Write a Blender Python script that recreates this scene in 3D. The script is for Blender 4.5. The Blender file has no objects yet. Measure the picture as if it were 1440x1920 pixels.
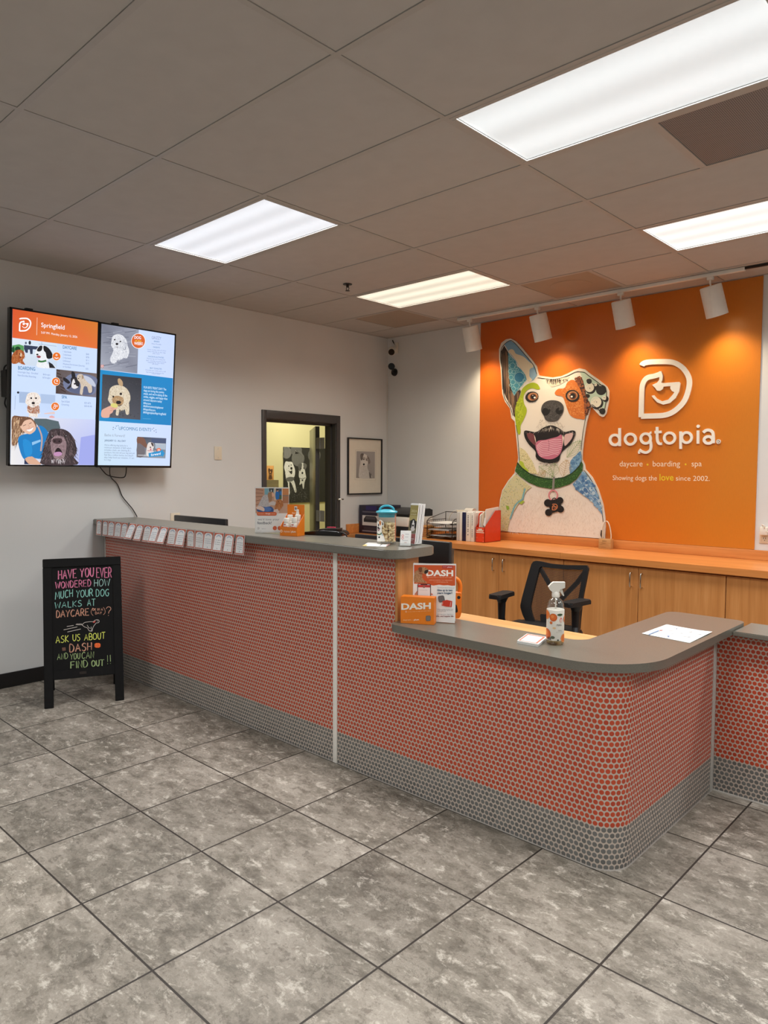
import bpy, bmesh, math, random
import numpy as np
from mathutils import Vector, Matrix, geometry

S = bpy.context.scene
COL = S.collection
PI = math.pi
R = math.radians

# ------------------------------------------------------------------ camera
CAM = Vector((5.3759, -5.7797, 1.5397))
FPX = 1340.2
YAW, PITCH, ROLL = -0.7534, -0.0554, 0.0047
H = 3.002                                    # ceiling height
_f = Vector((math.sin(YAW) * math.cos(PITCH), math.cos(YAW) * math.cos(PITCH), math.sin(PITCH)))
_r = _f.cross(Vector((0, 0, 1))).normalized()
_u = _r.cross(_f)
_r, _u = (_r * math.cos(ROLL) + _u * math.sin(ROLL), -_r * math.sin(ROLL) + _u * math.cos(ROLL))
cam_d = bpy.data.cameras.new('camera')
cam_d.sensor_fit = 'HORIZONTAL'
cam_d.sensor_width = 36
cam_d.lens = FPX / 1440 * 36
cam_d.clip_start = 0.05
cam = bpy.data.objects.new('camera', cam_d)
COL.objects.link(cam)
M3 = Matrix((_r, _u, -_f)).transposed()
cam.matrix_world = Matrix.Translation(CAM) @ M3.to_4x4()
S.camera = cam

# ------------------------------------------------------------------ colour management, world
S.view_settings.view_transform = 'Standard'
S.view_settings.look = 'None'
S.view_settings.gamma = 1
S.view_settings.use_curve_mapping = False
S.view_settings.exposure = 0.12
W = bpy.data.worlds.new('world')
S.world = W
W.use_nodes = True
W.node_tree.nodes['Background'].inputs[0].default_value = (0.6, 0.65, 0.75, 1)
W.node_tree.nodes['Background'].inputs[1].default_value = 0.02
S.cycles.max_bounces = 10
S.cycles.diffuse_bounces = 6
S.cycles.glossy_bounces = 4
S.cycles.transparent_max_bounces = 24
S.cycles.sample_clamp_indirect = 6
S.cycles.use_denoising = True

TROFFER_W = 26.0          # watts of each ceiling light
TROFFER_COL = (1.0, 0.992, 0.975)
SPOT_W = 19.0
SPOT_COL = (1.0, 0.76, 0.48)
BACK_ROOM_W = 36.0


def ray(px, py):
    return _f + _r * ((px - 720) / FPX) - _u * ((py - 960) / FPX)


def at(ax, val, px, py):
    """the point of the photograph's pixel on the plane axis = val"""
    d = ray(px, py)
    return CAM + d * ((val - CAM[ax]) / d[ax])


def atx(v, px, py): return at(0, v, px, py)
def aty(v, px, py): return at(1, v, px, py)
def atz(v, px, py): return at(2, v, px, py)


# ------------------------------------------------------------------ colours and materials
def lin(c):
    c = c / 255.0
    return c / 12.92 if c <= 0.04045 else ((c + 0.055) / 1.055) ** 2.4


def C(r, g=None, b=None):
    if g is None:
        g = b = r
    return (lin(r), lin(g), lin(b), 1.0)


def nt(name):
    m = bpy.data.materials.new(name)
    m.use_nodes = True
    t = m.node_tree
    p = t.nodes['Principled BSDF']
    return m, t, p


def N(t, kind, **kw):
    n = t.nodes.new(kind)
    for k, v in kw.items():
        if k.startswith('i_'):
            n.inputs[int(k[2:])].default_value = v
        else:
            setattr(n, k, v)
    return n


def L(t, a, b): t.links.new(a, b)


def ramp(t, stops):
    n = t.nodes.new('ShaderNodeValToRGB')
    e = n.color_ramp.elements
    while len(e) < len(stops):
        e.new(0.5)
    for k, (p, c) in enumerate(stops):
        e[k].position = p
        e[k].color = c
    return n


def mth(t, op, a, b=None, c=None, clamp=False):
    n = t.nodes.new('ShaderNodeMath')
    n.operation = op
    n.use_clamp = clamp
    for k, v in enumerate((a, b, c)):
        if v is None:
            continue
        if isinstance(v, (int, float)):
            n.inputs[k].default_value = v
        else:
            t.links.new(v, n.inputs[k])
    return n.outputs[0]


def mixc(t, fac, a, b):
    n = t.nodes.new('ShaderNodeMix')
    n.data_type = 'RGBA'
    for i, v in ((0, fac), (6, a), (7, b)):
        if isinstance(v, (int, float)):
            n.inputs[i].default_value = v
        elif isinstance(v, tuple):
            n.inputs[i].default_value = v
        else:
            t.links.new(v, n.inputs[i])
    return n.outputs[2]


def plain(name, col, rough=0.5, metal=0.0, var=0.06, scale=25.0, bump=0.0, spec=0.5, coat=0.0):
    """procedural surface: a base colour with soft noise in tone, roughness and relief"""
    m, t, p = nt(name)
    tc = N(t, 'ShaderNodeTexCoord')
    nz = N(t, 'ShaderNodeTexNoise')
    nz.inputs['Scale'].default_value = scale
    nz.inputs['Detail'].default_value = 5
    L(t, tc.outputs['Object'], nz.inputs['Vector'])
    a = tuple(min(1, c * (1 - var)) for c in col[:3]) + (1,)
    b = tuple(min(1, c * (1 + var)) for c in col[:3]) + (1,)
    r_ = ramp(t, [(0.3, a), (0.7, b)])
    L(t, nz.outputs['Fac'], r_.inputs['Fac'])
    L(t, r_.outputs['Color'], p.inputs['Base Color'])
    p.inputs['Roughness'].default_value = rough
    p.inputs['Metallic'].default_value = metal
    p.inputs['Specular IOR Level'].default_value = spec
    p.inputs['Coat Weight'].default_value = coat
    if bump:
        bn = N(t, 'ShaderNodeBump')
        bn.inputs['Strength'].default_value = bump
        bn.inputs['Distance'].default_value = 0.002
        L(t, nz.outputs['Fac'], bn.inputs['Height'])
        L(t, bn.outputs['Normal'], p.inputs['Normal'])
    return m


def wood(name, axis, c0, c1, c2, rough=0.38):
    m, t, p = nt(name)
    tc = N(t, 'ShaderNodeTexCoord')
    mp = N(t, 'ShaderNodeMapping')
    sc = [26.0, 26.0, 26.0]
    sc[axis] = 1.1
    mp.inputs['Scale'].default_value = sc
    L(t, tc.outputs['Object'], mp.inputs['Vector'])
    n1 = N(t, 'ShaderNodeTexNoise')
    n1.inputs['Scale'].default_value = 1.0
    n1.inputs['Detail'].default_value = 6
    n1.inputs['Distortion'].default_value = 0.6
    L(t, mp.outputs['Vector'], n1.inputs['Vector'])
    mp2 = N(t, 'ShaderNodeMapping')
    sc2 = [170.0] * 3
    sc2[axis] = 5.0
    mp2.inputs['Scale'].default_value = sc2
    L(t, tc.outputs['Object'], mp2.inputs['Vector'])
    n2 = N(t, 'ShaderNodeTexNoise')
    n2.inputs['Scale'].default_value = 1.0
    n2.inputs['Detail'].default_value = 3
    L(t, mp2.outputs['Vector'], n2.inputs['Vector'])
    f = mth(t, 'ADD', mth(t, 'MULTIPLY', n1.outputs['Fac'], 0.7), mth(t, 'MULTIPLY', n2.outputs['Fac'], 0.3))
    r_ = ramp(t, [(0.32, c0), (0.5, c1), (0.68, c2)])
    L(t, f, r_.inputs['Fac'])
    L(t, r_.outputs['Color'], p.inputs['Base Color'])
    p.inputs['Roughness'].default_value = rough
    return m


def wall_paint(name, col):
    m, t, p = nt(name)
    tc = N(t, 'ShaderNodeTexCoord')
    n1 = N(t, 'ShaderNodeTexNoise')
    n1.inputs['Scale'].default_value = 260
    n1.inputs['Detail'].default_value = 2
    L(t, tc.outputs['Object'], n1.inputs['Vector'])
    n2 = N(t, 'ShaderNodeTexNoise')
    n2.inputs['Scale'].default_value = 1.3
    L(t, tc.outputs['Object'], n2.inputs['Vector'])
    r_ = ramp(t, [(0.3, tuple(c * 0.96 for c in col[:3]) + (1,)), (0.7, tuple(c * 1.04 for c in col[:3]) + (1,))])
    L(t, n2.outputs['Fac'], r_.inputs['Fac'])
    L(t, r_.outputs['Color'], p.inputs['Base Color'])
    p.inputs['Roughness'].default_value = 0.55
    b = N(t, 'ShaderNodeBump')
    b.inputs['Strength'].default_value = 0.12
    b.inputs['Distance'].default_value = 0.001
    L(t, n1.outputs['Fac'], b.inputs['Height'])
    L(t, b.outputs['Normal'], p.inputs['Normal'])
    return m


def floor_mat():
    X0, Y0, SX, SY = 1.4221, -4.2248, 0.49581, 0.48975
    m, t, p = nt('stone_floor_tile')
    tc = N(t, 'ShaderNodeTexCoord')
    sp = N(t, 'ShaderNodeSeparateXYZ')
    L(t, tc.outputs['Object'], sp.inputs[0])
    gx = mth(t, 'DIVIDE', mth(t, 'SUBTRACT', sp.outputs[0], X0), SX)
    gy = mth(t, 'DIVIDE', mth(t, 'SUBTRACT', sp.outputs[1], Y0), SY)
    cx, cy = mth(t, 'FLOOR', gx), mth(t, 'FLOOR', gy)
    fx = mth(t, 'ABSOLUTE', mth(t, 'SUBTRACT', mth(t, 'FRACT', gx), 0.5))
    fy = mth(t, 'ABSOLUTE', mth(t, 'SUBTRACT', mth(t, 'FRACT', gy), 0.5))
    e = mth(t, 'MAXIMUM', fx, fy)
    gr = N(t, 'ShaderNodeMapRange')
    gr.inputs['From Min'].default_value = 0.4915
    gr.inputs['From Max'].default_value = 0.4932
    L(t, e, gr.inputs['Value'])
    # a different piece of stone in every tile
    cv = N(t, 'ShaderNodeCombineXYZ')
    L(t, cx, cv.inputs[0])
    L(t, cy, cv.inputs[1])
    wn = N(t, 'ShaderNodeTexWhiteNoise')
    L(t, cv.outputs[0], wn.inputs['Vector'])
    vm = N(t, 'ShaderNodeVectorMath', operation='MULTIPLY_ADD')
    L(t, wn.outputs['Color'], vm.inputs[0])
    vm.inputs[1].default_value = (40, 40, 40)
    L(t, tc.outputs['Object'], vm.inputs[2])

    def noise(scale, det, rough, dist, stretch=None):
        n = N(t, 'ShaderNodeTexNoise')
        n.inputs['Scale'].default_value = scale
        n.inputs['Detail'].default_value = det
        n.inputs['Roughness'].default_value = rough
        n.inputs['Distortion'].default_value = dist
        src = vm.outputs[0]
        if stretch:
            mp = N(t, 'ShaderNodeMapping')
            mp.inputs['Scale'].default_value = stretch
            mp.inputs['Rotation'].default_value = (0, 0, 0.35)
            L(t, src, mp.inputs['Vector'])
            src = mp.outputs[0]
        L(t, src, n.inputs['Vector'])
        return n.outputs['Fac']
    big = noise(2.2, 4, 0.55, 0.4)
    med = noise(11, 12, 0.7, 0.35, (0.75, 1.3, 1))
    med2 = noise(16, 12, 0.72, 0.4, (0.8, 1.25, 1))
    fine = noise(70, 8, 0.8, 0.3)
    vein = noise(4.5, 12, 0.72, 0.9, (0.75, 1.2, 1))
    f = mth(t, 'ADD', mth(t, 'MULTIPLY', big, 0.30), mth(t, 'ADD', mth(t, 'MULTIPLY', med, 0.50), mth(t, 'MULTIPLY', fine, 0.20)))
    base = ramp(t, [(0.38, C(96, 91, 84)), (0.46, C(124, 119, 110)), (0.52, C(143, 137, 128)), (0.58, C(158, 152, 143)), (0.66, C(180, 174, 165))])
    L(t, f, base.inputs['Fac'])
    c = base.outputs['Color']

    def band(v, lo, hi):
        n = N(t, 'ShaderNodeMapRange')
        n.inputs['From Min'].default_value = lo
        n.inputs['From Max'].default_value = hi
        L(t, v, n.inputs['Value'])
        return n.outputs[0]
    # pale mineral crust with sharp ragged edges, speckled by the fine grain
    cr = mth(t, 'ADD', mth(t, 'MULTIPLY', med2, 0.78), mth(t, 'MULTIPLY', fine, 0.22))
    c = mixc(t, mth(t, 'MULTIPLY', band(cr, 0.535, 0.57), 0.5), c, C(186, 180, 170))
    c = mixc(t, mth(t, 'MULTIPLY', band(cr, 0.575, 0.61), 0.6), c, C(206, 201, 192))
    # thin pale rims
    c = mixc(t, mth(t, 'MULTIPLY', band(mth(t, 'ABSOLUTE', mth(t, 'SUBTRACT', med, 0.53)), 0.008, 0.0), 0.35), c, C(196, 190, 181))
    # dark patches and cracks
    c = mixc(t, mth(t, 'MULTIPLY', band(cr, 0.455, 0.42), 0.55), c, C(92, 86, 78))
    c = mixc(t, mth(t, 'MULTIPLY', mth(t, 'MULTIPLY', band(mth(t, 'ABSOLUTE', mth(t, 'SUBTRACT', vein, 0.5)), 0.009, 0.0), band(big, 0.56, 0.46)), 0.8), c, C(72, 67, 60))
    grain = noise(210, 4, 0.7, 0.0)
    gh = N(t, 'ShaderNodeHueSaturation')
    L(t, mth(t, 'ADD', 0.72, mth(t, 'MULTIPLY', grain, 0.56)), gh.inputs['Value'])
    L(t, c, gh.inputs['Color'])
    c = gh.outputs['Color']
    # tile to tile tone
    hs = N(t, 'ShaderNodeHueSaturation')
    hs.inputs['Saturation'].default_value = 1.2
    L(t, mth(t, 'ADD', 0.88, mth(t, 'MULTIPLY', wn.outputs['Value'], 0.22)), hs.inputs['Value'])
    L(t, c, hs.inputs['Color'])
    col = mixc(t, gr.outputs[0], hs.outputs['Color'], C(48, 42, 37))
    L(t, col, p.inputs['Base Color'])
    L(t, mth(t, 'ADD', 0.38, mth(t, 'MULTIPLY', med, 0.25)), p.inputs['Roughness'])
    b = N(t, 'ShaderNodeBump')
    b.inputs['Strength'].default_value = 0.35
    b.inputs['Distance'].default_value = 0.004
    L(t, mth(t, 'SUBTRACT', mth(t, 'MULTIPLY', med, 0.5), gr.outputs[0]), b.inputs['Height'])
    L(t, b.outputs['Normal'], p.inputs['Normal'])
    return m


def penny_mat():
    """round mosaic: red dots above, grey dots in the foot band, pale grout"""
    PX, PY, RAD, BAND = 0.0220, 0.0212, 0.0093, 0.1645
    m, t, p = nt('penny_round_mosaic')
    uv = N(t, 'ShaderNodeUVMap')
    sp = N(t, 'ShaderNodeSeparateXYZ')
    L(t, uv.outputs[0], sp.inputs[0])
    u, v = sp.outputs[0], sp.outputs[1]
    row = mth(t, 'FLOOR', mth(t, 'DIVIDE', v, PY))
    odd = mth(t, 'MODULO', row, 2.0)
    uu = mth(t, 'ADD', mth(t, 'DIVIDE', u, PX), mth(t, 'MULTIPLY', odd, 0.5))
    colm = mth(t, 'FLOOR', uu)
    du = mth(t, 'MULTIPLY', mth(t, 'SUBTRACT', mth(t, 'FRACT', uu), 0.5), PX)
    dv = mth(t, 'MULTIPLY', mth(t, 'SUBTRACT', mth(t, 'FRACT', mth(t, 'DIVIDE', v, PY)), 0.5), PY)
    d = mth(t, 'SQRT', mth(t, 'ADD', mth(t, 'MULTIPLY', du, du), mth(t, 'MULTIPLY', dv, dv)))
    dot = N(t, 'ShaderNodeMapRange')
    dot.inputs['From Min'].default_value = RAD + 0.0006
    dot.inputs['From Max'].default_value = RAD - 0.0006
    L(t, d, dot.inputs['Value'])
    cv = N(t, 'ShaderNodeCombineXYZ')
    L(t, colm, cv.inputs[0])
    L(t, row, cv.inputs[1])
    wn = N(t, 'ShaderNodeTexWhiteNoise')
    L(t, cv.outputs[0], wn.inputs['Vector'])
    red = mixc(t, wn.outputs['Value'], C(176, 62, 36), C(192, 74, 42))
    gry = mixc(t, wn.outputs['Value'], C(100, 100, 98), C(116, 117, 115))
    up = mth(t, 'GREATER_THAN', row, math.floor(BAND / PY) + 0.5)
    dc = mixc(t, up, gry, red)
    col = mixc(t, dot.outputs[0], C(192, 179, 167), dc)
    L(t, col, p.inputs['Base Color'])
    L(t, mth(t, 'SUBTRACT', 0.7, mth(t, 'MULTIPLY', dot.outputs[0], 0.36)), p.inputs['Roughness'])
    dome = N(t, 'ShaderNodeMapRange')
    dome.inputs['From Min'].default_value = RAD + 0.0008
    dome.inputs['From Max'].default_value = RAD - 0.0022
    L(t, d, dome.inputs['Value'])
    b = N(t, 'ShaderNodeBump')
    b.inputs['Strength'].default_value = 0.45
    b.inputs['Distance'].default_value = 0.0012
    L(t, dome.outputs[0], b.inputs['Height'])
    L(t, b.outputs['Normal'], p.inputs['Normal'])
    return m


def solid_surface():
    m, t, p = nt('grey_speckled_worktop')
    tc = N(t, 'ShaderNodeTexCoord')
    n1 = N(t, 'ShaderNodeTexNoise')
    n1.inputs['Scale'].default_value = 420
    n1.inputs['Detail'].default_value = 3
    L(t, tc.outputs['Object'], n1.inputs['Vector'])
    r_ = ramp(t, [(0.36, C(97, 94, 85)), (0.52, C(107, 104, 94)), (0.68, C(119, 115, 105))])
    L(t, n1.outputs['Fac'], r_.inputs['Fac'])
    L(t, r_.outputs['Color'], p.inputs['Base Color'])
    p.inputs['Roughness'].default_value = 0.3
    p.inputs['Specular IOR Level'].default_value = 1.0
    return m


def glassy(name, tint=(0.97, 0.98, 0.98), gloss=0.09, rough=0.05):
    m, t, p = nt(name)
    t.nodes.remove(p)
    tr = N(t, 'ShaderNodeBsdfTransparent')
    nz = N(t, 'ShaderNodeTexNoise')
    nz.inputs['Scale'].default_value = 6
    r_ = ramp(t, [(0.3, tuple(c * 0.98 for c in tint) + (1,)), (0.7, tint + (1,))])
    L(t, nz.outputs['Fac'], r_.inputs['Fac'])
    L(t, r_.outputs['Color'], tr.inputs['Color'])
    gl = N(t, 'ShaderNodeBsdfGlossy')
    gl.inputs['Roughness'].default_value = rough
    lw = N(t, 'ShaderNodeLayerWeight')
    lw.inputs['Blend'].default_value = 0.25
    mx = N(t, 'ShaderNodeMixShader')
    L(t, mth(t, 'ADD', gloss * 0.5, mth(t, 'MULTIPLY', lw.outputs['Facing'], gloss * 3.0), clamp=True), mx.inputs[0])
    L(t, tr.outputs[0], mx.inputs[1])
    L(t, gl.outputs[0], mx.inputs[2])
    L(t, mx.outputs[0], t.nodes['Material Output'].inputs['Surface'])
    return m


def printed(name, rough=0.5, emit=0.0):
    """ink on a surface: reads the colour stored with the drawn shapes"""
    m, t, p = nt(name)
    a = N(t, 'ShaderNodeAttribute', attribute_name='ink')
    nz = N(t, 'ShaderNodeTexNoise')
    nz.inputs['Scale'].default_value = 300
    hv = N(t, 'ShaderNodeHueSaturation')
    L(t, mth(t, 'ADD', 0.97, mth(t, 'MULTIPLY', nz.outputs['Fac'], 0.06)), hv.inputs['Value'])
    L(t, a.outputs['Color'], hv.inputs['Color'])
    if emit:
        p.inputs['Base Color'].default_value = (0.01, 0.01, 0.012, 1)
        L(t, hv.outputs['Color'], p.inputs['Emission Color'])
        p.inputs['Emission Strength'].default_value = emit
    else:
        L(t, hv.outputs['Color'], p.inputs['Base Color'])
    p.inputs['Roughness'].default_value = rough
    return m


def lens_mat(name, col, lo, hi, tubes=3, cut=0.5):
    """prismatic lens of a fluorescent fixture: brighter over its tubes"""
    m, t, p = nt(name)
    tc = N(t, 'ShaderNodeTexCoord')
    sp = N(t, 'ShaderNodeSeparateXYZ')
    L(t, tc.outputs['Object'], sp.inputs[0])
    w = mth(t, 'COSINE', mth(t, 'MULTIPLY', sp.outputs[1], 2 * PI * tubes / 0.56))
    w = mth(t, 'ADD', 0.5, mth(t, 'MULTIPLY', w, -0.5 if tubes % 2 == 0 else 0.5))
    vz = N(t, 'ShaderNodeTexVoronoi')
    vz.inputs['Scale'].default_value = 110
    L(t, tc.outputs['Object'], vz.inputs['Vector'])
    w = mth(t, 'ADD', mth(t, 'MULTIPLY', w, 0.85), mth(t, 'MULTIPLY', vz.outputs['Distance'], 0.35))
    st = mth(t, 'ADD', lo, mth(t, 'MULTIPLY', w, hi - lo))
    p.inputs['Base Color'].default_value = (0.5, 0.5, 0.5, 1)
    p.inputs['Roughness'].default_value = 0.4
    p.inputs['Emission Color'].default_value = col
    L(t, st, p.inputs['Emission Strength'])
    return m


def perforated(name, c_metal, c_hole, pitch=0.0075, rad=0.0026):
    m, t, p = nt(name)
    tc = N(t, 'ShaderNodeTexCoord')
    sp = N(t, 'ShaderNodeSeparateXYZ')
    L(t, tc.outputs['Object'], sp.inputs[0])
    fx = mth(t, 'MULTIPLY', mth(t, 'SUBTRACT', mth(t, 'FRACT', mth(t, 'DIVIDE', sp.outputs[0], pitch)), 0.5), pitch)
    fy = mth(t, 'MULTIPLY', mth(t, 'SUBTRACT', mth(t, 'FRACT', mth(t, 'DIVIDE', sp.outputs[1], pitch)), 0.5), pitch)
    d = mth(t, 'SQRT', mth(t, 'ADD', mth(t, 'MULTIPLY', fx, fx), mth(t, 'MULTIPLY', fy, fy)))
    h = mth(t, 'LESS_THAN', d, rad)
    L(t, mixc(t, h, c_metal, c_hole), p.inputs['Base Color'])
    p.inputs['Roughness'].default_value = 0.55
    return m


def mesh_fabric(name, col, pitch=0.006, open_=0.54):
    m, t, p = nt(name)
    uv = N(t, 'ShaderNodeUVMap')
    sp = N(t, 'ShaderNodeSeparateXYZ')
    L(t, uv.outputs[0], sp.inputs[0])
    row = mth(t, 'FLOOR', mth(t, 'DIVIDE', sp.outputs[1], pitch))
    fx = mth(t, 'ABSOLUTE', mth(t, 'SUBTRACT', mth(t, 'FRACT', mth(t, 'ADD', mth(t, 'DIVIDE', sp.outputs[0], pitch), mth(t, 'MULTIPLY', mth(t, 'MODULO', row, 2.0), 0.5))), 0.5))
    fy = mth(t, 'ABSOLUTE', mth(t, 'SUBTRACT', mth(t, 'FRACT', mth(t, 'DIVIDE', sp.outputs[1], pitch)), 0.5))
    hole = mth(t, 'LESS_THAN', mth(t, 'MAXIMUM', fx, fy), open_ * 0.5)
    p.inputs['Base Color'].default_value = col
    p.inputs['Roughness'].default_value = 0.7
    tr = N(t, 'ShaderNodeBsdfTransparent')
    mx = N(t, 'ShaderNodeMixShader')
    L(t, hole, mx.inputs[0])
    L(t, p.outputs[0], mx.inputs[1])
    L(t, tr.outputs[0], mx.inputs[2])
    L(t, mx.outputs[0], t.nodes['Material Output'].inputs['Surface'])
    return m


MAT = dict(
    wall=wall_paint('grey_wall_paint', C(216, 218, 218)),
    yellow=wall_paint('yellow_wall_paint', C(208, 202, 156)),
    orange=wall_paint('orange_mural_paint', C(226, 108, 22)),
    ceil=plain('ceiling_tile', C(188, 185, 182), 0.9, var=0.03, scale=9, bump=0.05),
    tee=plain('ceiling_tee', C(180, 176, 172), 0.5, var=0.02),
    floor=floor_mat(), penny=penny_mat(), top=solid_surface(),
    base=plain('black_rubber_base', C(27, 26, 27), 0.45),
    wood_x=wood('maple_laminate_lengthwise', 0, C(190, 118, 60), C(208, 134, 70), C(222, 152, 86)),
    wood_z=wood('maple_laminate_upright', 2, C(182, 120, 64), C(197, 134, 75), C(210, 149, 90)),
    desk=wood('pale_maple_desk', 0, C(206, 150, 92), C(222, 166, 106), C(232, 180, 122)),
    trim=plain('aluminium_trim', C(196, 194, 188), 0.4, var=0.03),
    black=plain('black_plastic', C(22, 22, 24), 0.38, var=0.1),
    blackm=plain('matt_black', C(16, 16, 17), 0.6, var=0.1),
    gloss=plain('gloss_black', C(10, 10, 12), 0.16, var=0.1),
    white=plain('white_plastic', C(226, 222, 212), 0.4, var=0.02),
    cream=plain('cream_plastic', C(225, 215, 195), 0.4, var=0.02),
    paper=plain('white_paper', C(232, 232, 230), 0.7, var=0.02),
    frame=plain('dark_door_frame_paint', C(66, 64, 64), 0.42, var=0.05),
    steel=plain('brushed_steel', C(150, 150, 146), 0.4, 0.1, var=0.08, scale=6),
    chrome=plain('chrome', C(205, 200, 190), 0.18, 1.0, var=0.02),
    leaf=plain('metal_door_leaf', C(98, 97, 90), 0.3, 0.55, var=0.06, scale=4),
    lampw=plain('white_lamp_enamel', C(240, 237, 230), 0.35, var=0.02),
    clear=glassy('clear_acrylic'),
    pet=glassy('clear_bottle_plastic', (0.93, 0.95, 0.95), 0.12),
    prt=printed('printed_ink', 0.55), prg=printed('printed_ink_gloss', 0.3),
    screen=printed('screen_picture', 0.25, 1.0),
    chalkb=plain('chalkboard', C(14, 14, 15), 0.7, var=0.18, scale=5, spec=.2),
    boardw=plain('black_stained_wood', C(14, 14, 15), 0.6, var=0.2, scale=30, spec=.2),
    teal=plain('teal_plastic', C(62, 170, 190), 0.28, var=0.03),
    orangep=plain('orange_card', C(228, 124, 22), 0.42, var=0.03),
    orangeplastic=plain('orange_plastic', C(232, 120, 24), 0.34, var=0.03),
    redcard=plain('red_card', C(214, 62, 24), 0.45, var=0.04),
    wirem=plain('dark_wire_mesh_metal', C(58, 52, 48), 0.35, 0.6),
    wicker=plain('wicker', C(186, 132, 66), 0.6, var=0.25, scale=120, bump=0.6),
    navy=plain('navy_board', C(26, 30, 66), 0.45),
    biscuit=plain('dog_biscuit', C(240, 216, 168), 0.7, var=0.14, scale=120, bump=0.4),
    amber=glassy('amber_liquid', (0.86, 0.76, 0.5), 0.08),
    perf=perforated('perforated_grille', C(142, 139, 140), C(46, 44, 46), 0.0075, 0.0024),
    perf2=perforated('perforated_grille_fine', C(176, 160, 142), C(112, 98, 86), 0.006, 0.0016),
    mesh=mesh_fabric('chair_mesh', C(38, 34, 32)),
    glow=None,
)


# ------------------------------------------------------------------ mesh helpers (all in world coordinates)
def box(bm, x0, x1, y0, y1, z0, z1, bev=0.0, seg=2, M=None):
    vs = [Vector((x, y, z)) for x in (x0, x1) for y in (y0, y1) for z in (z0, z1)]
    if M is not None:
        vs = [M @ v for v in vs]
    v = [bm.verts.new(q) for q in vs]
    fs = [(0, 1, 3, 2), (4, 6, 7, 5), (0, 4, 5, 1), (2, 3, 7, 6), (0, 2, 6, 4), (1, 5, 7, 3)]
    F = [bm.faces.new([v[i] for i in f]) for f in fs]
    if bev:
        es = list({e for f in F for e in f.edges})
        bmesh.ops.bevel(bm, geom=es, offset=bev, segments=seg, affect='EDGES', profile=0.5)
    return F


def frame_of(d):
    d = d.normalized()
    a = Vector((0, 0, 1)) if abs(d.z) < 0.95 else Vector((1, 0, 0))
    x = d.cross(a).normalized()
    return x, x.cross(d).normalized()


def cyl(bm, p0, p1, r0, r1=None, n=24, caps=True):
    p0, p1 = Vector(p0), Vector(p1)
    r1 = r0 if r1 is None else r1
    x, y = frame_of(p1 - p0)
    a, b = [], []
    for k in range(n):
        c, s = math.cos(2 * PI * k / n), math.sin(2 * PI * k / n)
        a.append(bm.verts.new(p0 + (x * c + y * s) * r0))
        b.append(bm.verts.new(p1 + (x * c + y * s) * r1))
    for k in range(n):
        bm.faces.new((a[k], a[(k + 1) % n], b[(k + 1) % n], b[k]))
    if caps:
        bm.faces.new(a[::-1])
        bm.faces.new(b)


def tube(bm, pts, r, n=8, closed=False, smooth_n=0):
    pts = [Vector(p) for p in pts]
    if smooth_n:
        out = []
        m = len(pts)
        for i in range(m - 1):
            p0, p1, p2, p3 = pts[max(i - 1, 0)], pts[i], pts[i + 1], pts[min(i + 2, m - 1)]
            for k in range(smooth_n):
                t = k / smooth_n
                out.append(0.5 * ((2 * p1) + (p2 - p0) * t + (2 * p0 - 5 * p1 + 4 * p2 - p3) * t * t + (3 * p1 - p0 - 3 * p2 + p3) * t ** 3))
        out.append(pts[-1])
        pts = out
    m = len(pts)
    rings = []
    ref = None
    for i, q in enumerate(pts):
        d = (pts[(i + 1) % m] - pts[i - 1]) if closed else (pts[min(i + 1, m - 1)] - pts[max(i - 1, 0)])
        d.normalize()
        if ref is None:
            ref = frame_of(d)[0]
        x = (ref - d * ref.dot(d))
        if x.length < 1e-6:
            x = frame_of(d)[0]
        x.normalize()
        ref = x
        y = x.cross(d)
        rings.append([bm.verts.new(q + (x * math.cos(2 * PI * k / n) + y * math.sin(2 * PI * k / n)) * r) for k in range(n)])
    for i in range(m if closed else m - 1):
        a, b = rings[i], rings[(i + 1) % m]
        for k in range(n):
            bm.faces.new((a[k], a[(k + 1) % n], b[(k + 1) % n], b[k]))
    if not closed:
        bm.faces.new(rings[0][::-1])
        bm.faces.new(rings[-1])


def lathe(bm, c, prof, n=32, M=None, squash=None):
    c = Vector(c)
    rings = []
    for r, z in prof:
        ring = []
        for k in range(n):
            a = 2 * PI * k / n
            x, y = math.cos(a), math.sin(a)
            if squash:                                   # rounded square section
                q = (abs(x) ** squash + abs(y) ** squash) ** (-1 / squash)
                x, y = x * q, y * q
            p = Vector((r * x, r * y, z))
            if M is not None:
                p = M @ p
            ring.append(bm.verts.new(c + p))
        rings.append(ring)
    for a, b in zip(rings, rings[1:]):
        for k in range(n):
            bm.faces.new((a[k], a[(k + 1) % n], b[(k + 1) % n], b[k]))
    if prof[0][0] > 1e-5:
        bm.faces.new(rings[0][::-1])
    if prof[-1][0] > 1e-5:
        bm.faces.new(rings[-1])
    bmesh.ops.remove_doubles(bm, verts=[v for r_ in rings for v in r_], dist=1e-6)


def prism(bm, pts, fn, d0, d1, tess=False):
    """extrude a 2D outline; fn(x, y, depth) gives the point in space"""
    a = [bm.verts.new(fn(x, y, d0)) for x, y in pts]
    b = [bm.verts.new(fn(x, y, d1)) for x, y in pts]
    n = len(pts)
    fs = []
    for k in range(n):
        fs.append(bm.faces.new((a[k], a[(k + 1) % n], b[(k + 1) % n], b[k])))
    if tess:
        for t_ in geometry.tessellate_polygon([[Vector((x, y, 0)) for x, y in pts]]):
            fs.append(bm.faces.new([a[i] for i in t_][::-1]))
            fs.append(bm.faces.new([b[i] for i in t_]))
        return fs
    fs.append(bm.faces.new(a[::-1]))
    fs.append(bm.faces.new(b))
    return fs


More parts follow.
